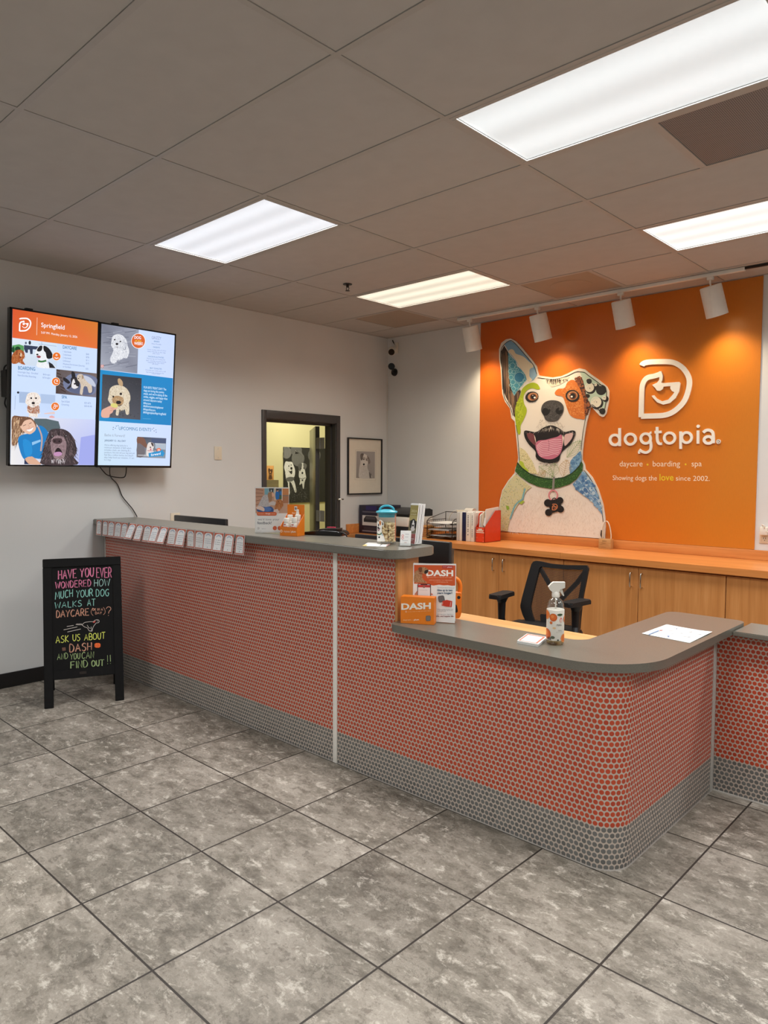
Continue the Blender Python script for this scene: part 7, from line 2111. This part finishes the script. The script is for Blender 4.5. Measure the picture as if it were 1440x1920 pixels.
# wicker basket
wb = atz(.90, 797, 1011); WBc = Vector((0.842, -.33, .90))
bk = thing('wicker_basket', 'small tan wicker basket beside the wire letter tray', 'basket', tuple(WBc))
bm = BM(); lathe(bm, WBc, [(0, .001), (.055, .001), (.06, .008), (.072, .10), (.068, .10), (.056, .012), (0, .01)], 32)
for k in range(7): lathe(bm, WBc, [(.060 + .0018 * k, .010 + k * .013), (.0645 + .0018 * k, .0155 + k * .013), (.061 + .0018 * k, .021 + k * .013)], 32)
obj('body', bm, MAT['wicker'], bk)
bm = BM(); tube(bm, [WBc + Vector((.073 * math.cos(2 * PI * k / 24), .073 * math.sin(2 * PI * k / 24), .105)) for k in range(24)], .009, 8, closed=True); obj('rim', bm, MAT['wicker'], bk)
bm = BM(); tube(bm, [WBc + Vector((.07, -.03, .09)), WBc + Vector((.086, -.05, .07)), WBc + Vector((.084, -.05, .03)), WBc + Vector((.06, -.07, .006)), WBc + Vector((.03, -.085, .004))], .004, 6, smooth_n=4); obj('ribbon', bm, plain('yellow_ribbon', C(214, 186, 116), .6), bk)
# white gadgets behind the trays
t = thing('label_dispenser', 'cream and white dispenser behind the wire letter tray', 'dispenser', (1.16, -.10, .90))
bm = BM(); box(bm, 1.055, 1.145, -.12, -.045, .90, 1.17, .008); obj('body', bm, MAT['cream'], t)
bm = BM(); cyl(bm, (1.15, -.085, 1.15), (1.245, -.085, 1.15), .042, n=28); box(bm, 1.15, 1.245, -.12, -.05, .90, 1.14, .01); obj('roll', bm, MAT['white'], t)
bm = BM(); box(bm, 1.16, 1.235, -.126, -.119, 1.08, 1.11, .004); obj('slot', bm, MAT['black'], t)
bm = BM(); tube(bm, [(1.08, -.08, 1.16), (1.03, -.10, 1.165), (.98, -.11, 1.13), (.945, -.11, 1.06), (.94, -.09, .98), (.95, -.08, .903)], .006, 7, smooth_n=4)
obj('cord', bm, MAT['white'], t)
# binders
bx = 1.268
for k, (w, hh, m_, lb) in enumerate(((.032, .268, MAT['trim'], 'thin grey-white binder nearest the wire letter tray'), (.032, .272, MAT['white'], 'white binder between the grey binder and the navy binder'), (.042, .27, MAT['navy'], 'navy blue binder among the white ones'), (.052, .27, MAT['white'], 'wide white binder with dark spine letters, next to the navy one'), (.040, .27, MAT['white'], 'white binder with spine letters touching the red file box'))):
    y0, y1 = -.40, -.13
    t = thing('binder', lb, 'binder', (bx + w / 2, -.27, .90), 'binders on the wooden worktop')
    bm = BM(); box(bm, bx + .001, bx + w - .001, y0, y1, .9005, .90 + hh, .003); obj('cover', bm, m_, t)
    bm = BM(); box(bm, bx + .004, bx + w - .004, y0 + .004, y1 + .001, .904, .90 + hh + .0015); obj('pages', bm, MAT['paper'], t)
    if k == 4 or k == 2:
        bm = BM(); cyl(bm, (bx + w * .3, y0 + .02, .90 + hh + .004), (bx + w * .9, y0 + .03, .90 + hh + .006), .003, n=8); obj('clip', bm, MAT['chrome'], t)
    if k >= 3:
        a = Art((bx, y0, .90), (1, 0, 0), (0, 0, 1), (0, -1, 0), lift=.0006)
        rr = random.Random(k)
        z = .235
        while z > .03:
            if rr.random() < .8: rect(a, w * .38, w * .62, z, z + .008, C(96, 92, 96))
            z -= .016
        a.build('spine_print', MAT['prt'], t)
    bx += w + .0015
# red magazine file with papers
rx0, rx1, ry0, ry1 = 1.492, 1.592, -.40, -.14
rf = thing('magazine_file', 'red card magazine file full of papers at the foot of the mural', 'file box', ((rx0 + rx1) / 2, -.27, .90))
bm = BM(); box(bm, rx0, rx1, ry0, ry0 + .003, .9005, 1.04); box(bm, rx0, rx1, ry1 - .003, ry1, .9005, 1.19); box(bm, rx0, rx1, ry0, ry1, .9005, .904)
for x in (rx0, rx1 - .003): prism(bm, [(ry0, .9005), (ry1, .9005), (ry1, 1.19), (ry1 - .09, 1.19), (ry0, 1.04)], lambda y, z, d, x=x: (x + d, y, z), 0, .003)
obj('box', bm, MAT['redcard'], rf)
a = Art((rx0, ry0, .90), (1, 0, 0), (0, 0, 1), (0, -1, 0), lift=.0006)
rect(a, .006, .094, .088, .095, C(236, 220, 200)); rect(a, .01, .085, .102, .110, C(236, 220, 200)); rect(a, .03, .07, .115, .128, C(236, 224, 206)); rect(a, .008, .09, .112, .116, C(230, 200, 180))
for (x, z) in ((.015, .045), (.085, .045), (.015, .012), (.085, .012)): a.polyuv([(x + .002 * math.cos(b_ / 2), z + .002 * math.sin(b_ / 2)) for b_ in range(13)], C(246, 220, 200))
a.build('label_print', MAT['prt'], rf)
for k, (x, zt, y0_, y1_, m_, lb) in enumerate(((1.504, 1.175, -.385, -.15, MAT['redcard'], 'red folder standing in the red magazine file'), (1.522, 1.165, -.392, -.15, MAT['paper'], 'white paper bundle in the middle of the red file'), (1.540, 1.18, -.385, -.15, MAT['cream'], 'cream paper bundle in the red magazine file'), (1.560, 1.222, -.36, -.16, MAT['paper'], 'tallest white paper sticking out of the red file'))):
    t = thing('document', lb, 'papers', (x, -.27, .905), 'papers in the red file')
    bm = BM(); prism(bm, [(y0_, .906), (y1_, .906), (y1_, zt), (y0_ + .02, zt - (.0 if k != 3 else .015)), (y0_, zt - .02)], lambda y, z, d: (x + d + (z - .906) * .03, y, z), 0, .009); obj('sheets', bm, m_, t)
t = thing('document', 'white paper folded over the front of the red file', 'papers', (1.575, -.36, 1.0), 'papers in the red file')
bm = BM(); prism(bm, [(1.560, 1.06), (1.586, 1.045), (1.588, 1.10), (1.575, 1.13)], lambda x, z, d: (x, ry0 + .02 + d, z), 0, .002); obj('sheets', bm, MAT['paper'], t)
# dark printer carton and printer at the far end
pc = thing('printer_carton', 'dark navy carton with a printer picture, against the wall with the door', 'box', (.19, -.34, .90))
bm = BM(); box(bm, .025, .33, -.46, -.14, .901, 1.195, .002); obj('body', bm, plain('dark_navy_carton', C(34, 30, 52), .5), pc)
a = Art((.025, -.46, .90), (1, 0, 0), (0, 0, 1), (0, -1, 0), lift=.0006)
rect(a, .05, .30, .085, .19, C(214, 212, 210)); a.polyuv([(.07, .12), (.26, .12), (.27, .15), (.24, .185), (.10, .185), (.07, .15)], C(44, 42, 46)); rect(a, .10, .24, .15, .178, C(76, 74, 80)); rect(a, .05, .30, .22, .235, C(92, 88, 104)); rect(a, .05, .30, .02, .034, C(130, 124, 134)); a.polyuv([(.07, .04), (.25, .04), (.28, .07), (.07, .07)], C(56, 50, 60))
rect(a, .10, .26, .245, .29, C(48, 40, 100))
a.build('box_print', MAT['prt'], pc)
pr_ = thing('printer', 'black and white printer on the worktop behind the treat jar', 'printer', (.58, -.32, .90))
bm = BM(); box(bm, .345, .745, -.50, -.10, .901, 1.0, .012); obj('base', bm, MAT['black'], pr_)
bm = BM(); box(bm, .35, .74, -.495, -.105, 1.0, 1.10, .012); obj('body', bm, MAT['white'], pr_)
bm = BM(); prism(bm, [(-.49, 1.10), (-.11, 1.10), (-.11, 1.16), (-.16, 1.175), (-.42, 1.15), (-.49, 1.125)], lambda y, z, d: (d, y, z), .35, .74); obj('lid', bm, MAT['black'], pr_)
# small clear award on a wooden block
aw = thing('award', 'small clear arched award on a wooden block at the mural foot', 'award', (2.565, -.09, .90))
bm = BM(); aq0, aq1 = aty(-.10, 1122, 1033), aty(-.10, 1147, 1033)
ax0, ax1 = aq0.x, aq1.x - .012
box(bm, ax0, ax1, -.10, -.045, .9005, .985, .002); obj('block', bm, wood('award_wood', 0, C(176, 132, 82), C(190, 146, 94), C(200, 158, 106)), aw)
a = Art((ax0, -.10, .90), (1, 0, 0), (0, 0, 1), (0, -1, 0), lift=.0006); aw_ = ax1 - ax0
tuv(a, '2021', aw_ * .3, aw_ * .65, .062, .010, C(110, 76, 44), .01); tuv(a, 'Dogtopia', aw_ * .26, aw_ * .62, .046, .006, C(120, 84, 50)); rect(a, aw_ * .12, aw_ * .8, .036, .0375, C(130, 92, 56)); rect(a, aw_ * .26, aw_ * .62, .014, .016, C(130, 92, 56))
a.build('engraving', MAT['prt'], aw)
bm = BM(); n_ = 15
arch = [(ax0 + .02 + (aw_ - .03) * k / 14, .985 + .15 * math.sin(PI * min(1, (k / 14) * .86 + .12)) ** .55) for k in range(n_)]
prism(bm, [(ax0 + .02, .985)] + arch + [(ax1 - .01, .985)], lambda x, z, d: (x, -.08 + d, z), 0, .016); obj('clear_plate', bm, MAT['clear'], aw)
bm = BM(); tube(bm, [(ax0 + .02, -.072, .987)] + [(x, -.072, z) for x, z in arch] + [(ax1 - .01, -.072, .987)], .0045, 6); obj('edge_shine', bm, MAT['cream'], aw)  # opaque cream rim, paints in the shine along the acrylic edge

# ================================================================== ON THE WALLS
# framed dog photograph
fz = [atx(.012, *p) for p in ((652.5, 820), (717, 823.5), (715, 927), (651.5, 926.5))]
y0, y1 = (fz[0].y + fz[3].y) / 2, (fz[1].y + fz[2].y) / 2
y1 = min(y1, -.03)
z1, z0 = (fz[0].z + fz[1].z) / 2, (fz[2].z + fz[3].z) / 2
pf = thing('framed_picture', 'black-framed pale picture of a sitting dog beside the door', 'picture', (.0, (y0 + y1) / 2, z0))
bm = BM(); b = .012
for (a_, c_, d_, e_) in ((y0, y1, z0, z0 + b), (y0, y1, z1 - b, z1), (y0, y0 + b, z0 + b, z1 - b), (y1 - b, y1, z0 + b, z1 - b)): box(bm, .001, .022, a_, c_, d_, e_, .001, 1)
obj('frame', bm, MAT['blackm'], pf)
bm = BM(); box(bm, .001, .008, y0 + .004, y1 - .004, z0 + .004, z1 - .004); obj('mat_board', bm, plain('cream_mat', C(224, 216, 200), .7, var=.02), pf)
PZ = (460, 750, 4)
a = Art((.008, (y0 + y1) / 2, z0), (0, 1, 0), (0, 0, 1), (1, 0, 0), PZ, lift=.0005)
a.line([(826, 374), (980, 378), (976, 604), (822, 598), (826, 374)], 2, C(190, 180, 164)); a.quad([(834, 384), (972, 388), (970, 588), (830, 585)], [C(160, 154, 150), C(170, 164, 160), C(156, 148, 142), C(146, 138, 132)])
SD = [(862, 420), (870, 402), (892, 404), (914, 416), (930, 440), (934, 470), (918, 478), (916, 510), (930, 540), (944, 560), (944, 586), (858, 586), (852, 540), (856, 500), (862, 470)]
a.poly(SD, C(204, 198, 190), smooth=3)
a.fur([(866, 500), (914, 512), (940, 570), (858, 580)], 300, 10, 1.4, [C(220, 216, 210), C(190, 182, 174), C(206, 200, 192), C(172, 164, 156)], 1.5, .5)
a.poly([(868, 414), (878, 404), (900, 408), (922, 426), (928, 456), (914, 480), (900, 498), (884, 500), (872, 488), (874, 456)], C(212, 206, 198), smooth=3)
a.poly([(862, 420), (868, 402), (888, 403), (882, 424), (878, 446), (866, 452)], C(104, 94, 88), smooth=3); a.fur([(862, 420), (888, 403), (880, 446), (866, 452)], 40, 9, 1.5, [C(80, 72, 68), C(136, 126, 118)], 1.6, .4)
a.poly([(912, 416), (930, 438), (936, 472), (922, 478), (918, 450)], C(126, 116, 108), smooth=3); a.fur([(912, 416), (934, 440), (936, 472), (920, 476)], 40, 9, 1.5, [C(96, 88, 82), C(160, 150, 142)], 1.4, .4)
a.poly([(880, 432), (896, 428), (898, 446), (884, 452)], C(168, 160, 152), smooth=3); a.poly([(904, 434), (918, 440), (916, 458), (904, 454)], C(160, 150, 142), smooth=3)
a.ell(887, 445, 3.6, 4, C(36, 30, 28)); a.ell(908, 449, 3.4, 4, C(48, 42, 40)); a.ell(888, 483, 7, 8, C(40, 36, 35)); a.line(a.curve([(880, 496), (890, 501), (900, 496)], 3), 2, C(90, 82, 78))
a.poly([(926, 540), (944, 556), (944, 586), (932, 586)], C(110, 102, 98)); a.fur([(922, 530), (944, 552), (944, 586), (930, 586)], 40, 10, 1.6, [C(80, 74, 70), C(140, 132, 126)], 1.5, .4)
a.build('photograph', MAT['prt'], pf)
# wall plates
def plate(name, corners, label, cat):
    ps = [atx(.006, *p) for p in corners]; ya, yb = min(p.y for p in ps), max(p.y for p in ps); za, zb = min(p.z for p in ps), max(p.z for p in ps)
    t = thing(name, label, cat, (0, (ya + yb) / 2, za))
    bm = BM(); box(bm, .0005, .007, ya, yb, za, zb, .002); obj('cover_plate', bm, MAT['cream'], t)
    return t, ya, yb, za, zb
t, ya, yb, za, zb = plate('switch_plate', ((402, 837), (416, 862)), 'blank cream wall plate between the screens and the door', 'wall plate')
bm = BM()
for z in (za + .02, zb - .02): cyl(bm, (.006, (ya + yb) / 2, z), (.0085, (ya + yb) / 2, z), .0035, n=10)
obj('screw', bm, MAT['trim'], t)
t, ya, yb, za, zb = plate('outlet_plate', ((320, 962), (338, 994)), 'cream wall plate half hidden behind the monitor', 'wall plate')
bm = BM(); box(bm, .006, .012, (ya + yb) / 2 - .016, (ya + yb) / 2 + .016, za + .02, zb - .02, .003); obj('socket', bm, MAT['white'], t)
# outlet with charger on the mural wall
ot = thing('wall_outlet', 'cream wall outlet with a plugged-in white charger, right of the mural', 'outlet', (3.825, 0, 1.03))
bm = BM(); box(bm, 3.788, 3.862, -.007, -.0005, 1.028, 1.150, .002); obj('cover_plate', bm, MAT['cream'], ot)
bm = BM(); box(bm, 3.806, 3.844, -.0095, -.006, 1.036, 1.082, .003); sk = obj('socket', bm, MAT['cream'], ot)
bm = BM()
for x in (3.818, 3.832): box(bm, x - .0015, x + .0015, -.0105, -.009, 1.060, 1.072)
cyl(bm, (3.825, -.009, 1.050), (3.825, -.0105, 1.050), .003, n=10); obj('slots', bm, MAT['black'], sk)
bm = BM(); box(bm, 3.798, 3.852, -.045, -.0095, 1.090, 1.148, .006); ch = obj('charger', bm, MAT['white'], ot)
bm = BM(); tube(bm, [(3.83, -.045, 1.14), (3.835, -.055, 1.16), (3.815, -.05, 1.168), (3.82, -.03, 1.15)], .0035, 6, smooth_n=4); tube(bm, [(3.845, -.045, 1.12), (3.87, -.06, 1.11), (3.89, -.05, 1.06), (3.9, -.035, 1.0), (3.93, -.04, .99)], .0025, 6, smooth_n=4); obj('charger_cord', bm, MAT['white'], ch)
# corner cameras
c1 = thing('security_camera', 'white bullet camera with a black face, high in the corner', 'camera', (.10, -.005, 2.85))
q0 = aty(-.004, 743, 653); bm = BM(); box(bm, q0.x - .028, q0.x + .028, -.016, -.001, q0.z - .06, q0.z + .06, .006); obj('mount', bm, MAT['white'], c1)
f0 = aty(-.19, 734, 660); bm = BM(); cyl(bm, (q0.x, -.016, q0.z - .01), (q0.x, -.05, q0.z - .01), .016); fd = Vector((.62, -.70, -.32)).normalized(); back_ = f0 - fd * .13; cyl(bm, back_, f0, .036, .038, 28); cyl(bm, (q0.x, -.04, q0.z - .01), back_ + fd * .02, .012); obj('body', bm, MAT['white'], c1)
bm = BM(); cyl(bm, f0, f0 + fd * .004, .033, n=28); obj('lens', bm, MAT['gloss'], c1)
bm = BM(); tube(bm, [aty(-.006, 736, 638), aty(-.012, 737.5, 642), aty(-.012, 741, 647)], .005, 6); obj('cord', bm, MAT['black'], c1)
c2 = thing('security_camera', 'small round black camera on a ball mount, below the white one', 'camera', (.12, -.005, 2.66))
m0 = aty(-.002, 740, 698); h0 = aty(-.10, 734, 687)
bm = BM(); cyl(bm, (m0.x, -.001, m0.z), (m0.x, -.016, m0.z), .042, .038, 28); obj('mount', bm, MAT['black'], c2)
bm = BM(); tube(bm, [(m0.x, -.014, m0.z), (m0.x, -.05, m0.z + .01), h0 + Vector((.01, .02, -.02))], .011, 10); hd_ = (CAM - h0).normalized(); cyl(bm, h0 - hd_ * .03, h0 + hd_ * .012, .034, .036, 28); obj('head', bm, MAT['black'], c2)
bm = BM(); cyl(bm, h0 + hd_ * .012, h0 + hd_ * .014, .028, n=24); obj('lens', bm, MAT['gloss'], c2)
bm = BM(); tube(bm, [h0 + Vector((-.012, .015, -.035)), Vector((.03, -.03, h0.z - .10)), Vector((.008, -.012, h0.z - .2)), Vector((.006, -.010, 2.2)), Vector((.006, -.010, 1.6)), Vector((.006, -.010, 1.2)), Vector((.01, -.03, 1.0))], .003, 6, smooth_n=3); obj('cord', bm, MAT['white'], c2)

# ================================================================== IN THE YELLOW ROOM
wx = -1.948
py = [atx(wx, *p) for p in ((531, 838), (540, 943))]
ps = thing('dog_poster', 'black and white poster of two dogs and pumpkins in the yellow room', 'poster', (wx, py[0].y + .4, py[1].z))
PY0, PY1, PZ0, PZ1 = py[0].y, py[0].y + .86, py[1].z, py[0].z
bm = BM(); box(bm, wx, wx + .012, PY0, PY1, PZ0, PZ1); obj('board', bm, MAT['blackm'], ps)
DZ3 = (485, 760, 7.68)
a = Art((wx + .012, PY0, PZ0), (0, 1, 0), (0, 0, 1), (1, 0, 0), DZ3, lift=.0008)
pw, ph = PY1 - PY0, PZ1 - PZ0
a.win = (0, pw, 0, ph)
a.clip = [(350, 604), (1000, 604), (1000, 1398), (364, 1398)]
a.polyuv([(0, 0), (pw, 0), (pw, ph), (0, ph)], C(34, 34, 34))
a.ell(400, 680, 70, 88, C(116, 116, 114)); a.ell(540, 650, 84, 78, C(96, 96, 95)); a.ell(566, 766, 92, 112, C(104, 104, 102)); a.ell(680, 660, 60, 70, C(40, 40, 40)); a.ell(800, 720, 90, 110, C(90, 90, 88))
for k in range(7): a.line(a.curve([(560 + (k - 3) * 4, 672), (566 + (k - 3) * 26, 760), (566 + (k - 3) * 20, 860)], 4), 3, C(70, 70, 69))
for k in range(5): a.line(a.curve([(400 + (k - 2) * 4, 600), (400 + (k - 2) * 24, 680), (400 + (k - 2) * 20, 760)], 4), 3, C(82, 82, 80))
a.poly([(520, 700), (536, 650), (552, 648), (556, 676), (578, 690), (548, 700)], C(30, 30, 30)); a.line([(534, 650), (548, 670)], 6, C(160, 160, 156))
DW = [(372, 850), (390, 808), (430, 812), (478, 816), (500, 860), (522, 930), (520, 1000), (500, 1060), (520, 1120), (540, 1210), (540, 1250), (520, 1250), (490, 1170), (470, 1120), (440, 1110), (450, 1260), (430, 1280), (420, 1120), (396, 1070), (380, 960), (366, 900)]
a.poly(DW, C(206, 206, 202), smooth=3); a.fur(DW, 260, 22, 4, [C(232, 232, 228), C(176, 176, 172)], 1.5, .5)
a.poly([(396, 1050), (450, 1030), (510, 1040), (500, 1080), (450, 1100), (400, 1086)], C(92, 92, 90), smooth=3); a.ell(432, 874, 9, 9, C(20, 20, 20)); a.ell(468, 860, 8, 8, C(20, 20, 20)); a.ell(470, 908, 16, 20, C(18, 18, 18)); a.poly([(424, 930), (450, 950), (482, 936), (476, 990), (456, 980)], C(30, 30, 30), smooth=3)
DW2 = [(572, 860), (600, 836), (640, 830), (680, 850), (686, 890), (666, 920), (672, 980), (682, 1040), (660, 1100), (650, 1190), (636, 1196), (622, 1120), (600, 1140), (586, 1140), (596, 1080), (576, 1020), (580, 940)]
a.poly(DW2, C(196, 196, 192), smooth=3); a.fur(DW2, 140, 16, 4, [C(222, 222, 218), C(170, 170, 166)], 1.5, .5); a.poly([(566, 862), (598, 836), (622, 840), (616, 900), (594, 950), (574, 920)], C(84, 84, 82), smooth=3); a.poly([(644, 832), (686, 850), (688, 890), (662, 930), (644, 890)], C(96, 96, 94), smooth=3); a.ell(606, 910, 10, 12, C(24, 24, 24)); a.ell(648, 904, 8, 11, C(24, 24, 24)); a.ell(628, 974, 12, 18, C(24, 24, 24)); a.line(a.curve([(580, 1046), (630, 1060), (672, 1040)], 3), 8, C(60, 60, 58)); a.ell(628, 1080, 12, 12, C(40, 40, 40))
gp = [(362, 1180), (700, 1180), (700, 1400), (362, 1400)]
a.fur(gp, 260, 40, 2.2, [C(78, 78, 76), C(54, 54, 53), C(110, 110, 108)], 1.0, 1.2); a.dots(gp, 60, 2, 4, [C(150, 150, 146), C(90, 90, 88)])
a.build('photograph', MAT['prt'], ps)
# cabinet with a carved-look wooden dog picture
cq0, cq1 = atx(-1.75, 497, 900), atx(-1.75, 518, 900)
kc = thing('low_cabinet', 'dull brown cabinet in the yellow room, seen through the door', 'cabinet', (-1.8, cq1.y - .5, 0))
bm = BM(); box(bm, -1.945, -1.70, cq1.y - .95, cq1.y, 0, cq0.z, .004); obj('body', bm, plain('olive_brown_laminate', C(104, 92, 62), .5), kc)
bm = BM(); box(bm, -1.699, -1.69, cq1.y - .94, cq1.y - .01, .04, cq0.z - .05, .002); obj('door', bm, plain('olive_brown_front', C(110, 98, 66), .5), kc)
w0, w1 = atx(-1.75, 494, 873), atx(-1.75, 513.5, 873)
wp_ = thing('wooden_picture', 'small golden wooden block with a dark dog picture on the brown cabinet', 'picture', (-1.76, (w0.y + w1.y) / 2, cq0.z))
bm = BM(); box(bm, -1.79, -1.75, w0.y - .05, w1.y, cq0.z + .0005, w0.z, .003); obj('block', bm, wood('golden_wood', 2, C(176, 120, 62), C(206, 150, 86), C(222, 170, 106)), wp_)
a = Art((-1.75, w0.y, cq0.z), (0, 1, 0), (0, 0, 1), (1, 0, 0), DZ3, lift=.0008)
a.poly([(136, 930), (150, 905), (172, 925), (196, 915), (200, 950), (186, 1000), (196, 1060), (140, 1060), (150, 1000)], C(84, 52, 30), smooth=2); a.poly([(160, 950), (176, 948), (176, 1000), (160, 1000)], C(196, 142, 84)); a.ell(168, 985, 8, 10, C(40, 26, 18)); a.line([(160, 1040), (182, 1010)], 5, C(60, 36, 22)); a.ell(156, 958, 5, 5, C(30, 20, 14)); a.ell(186, 956, 5, 5, C(30, 20, 14))
a.build('burned_drawing', MAT['prt'], wp_)
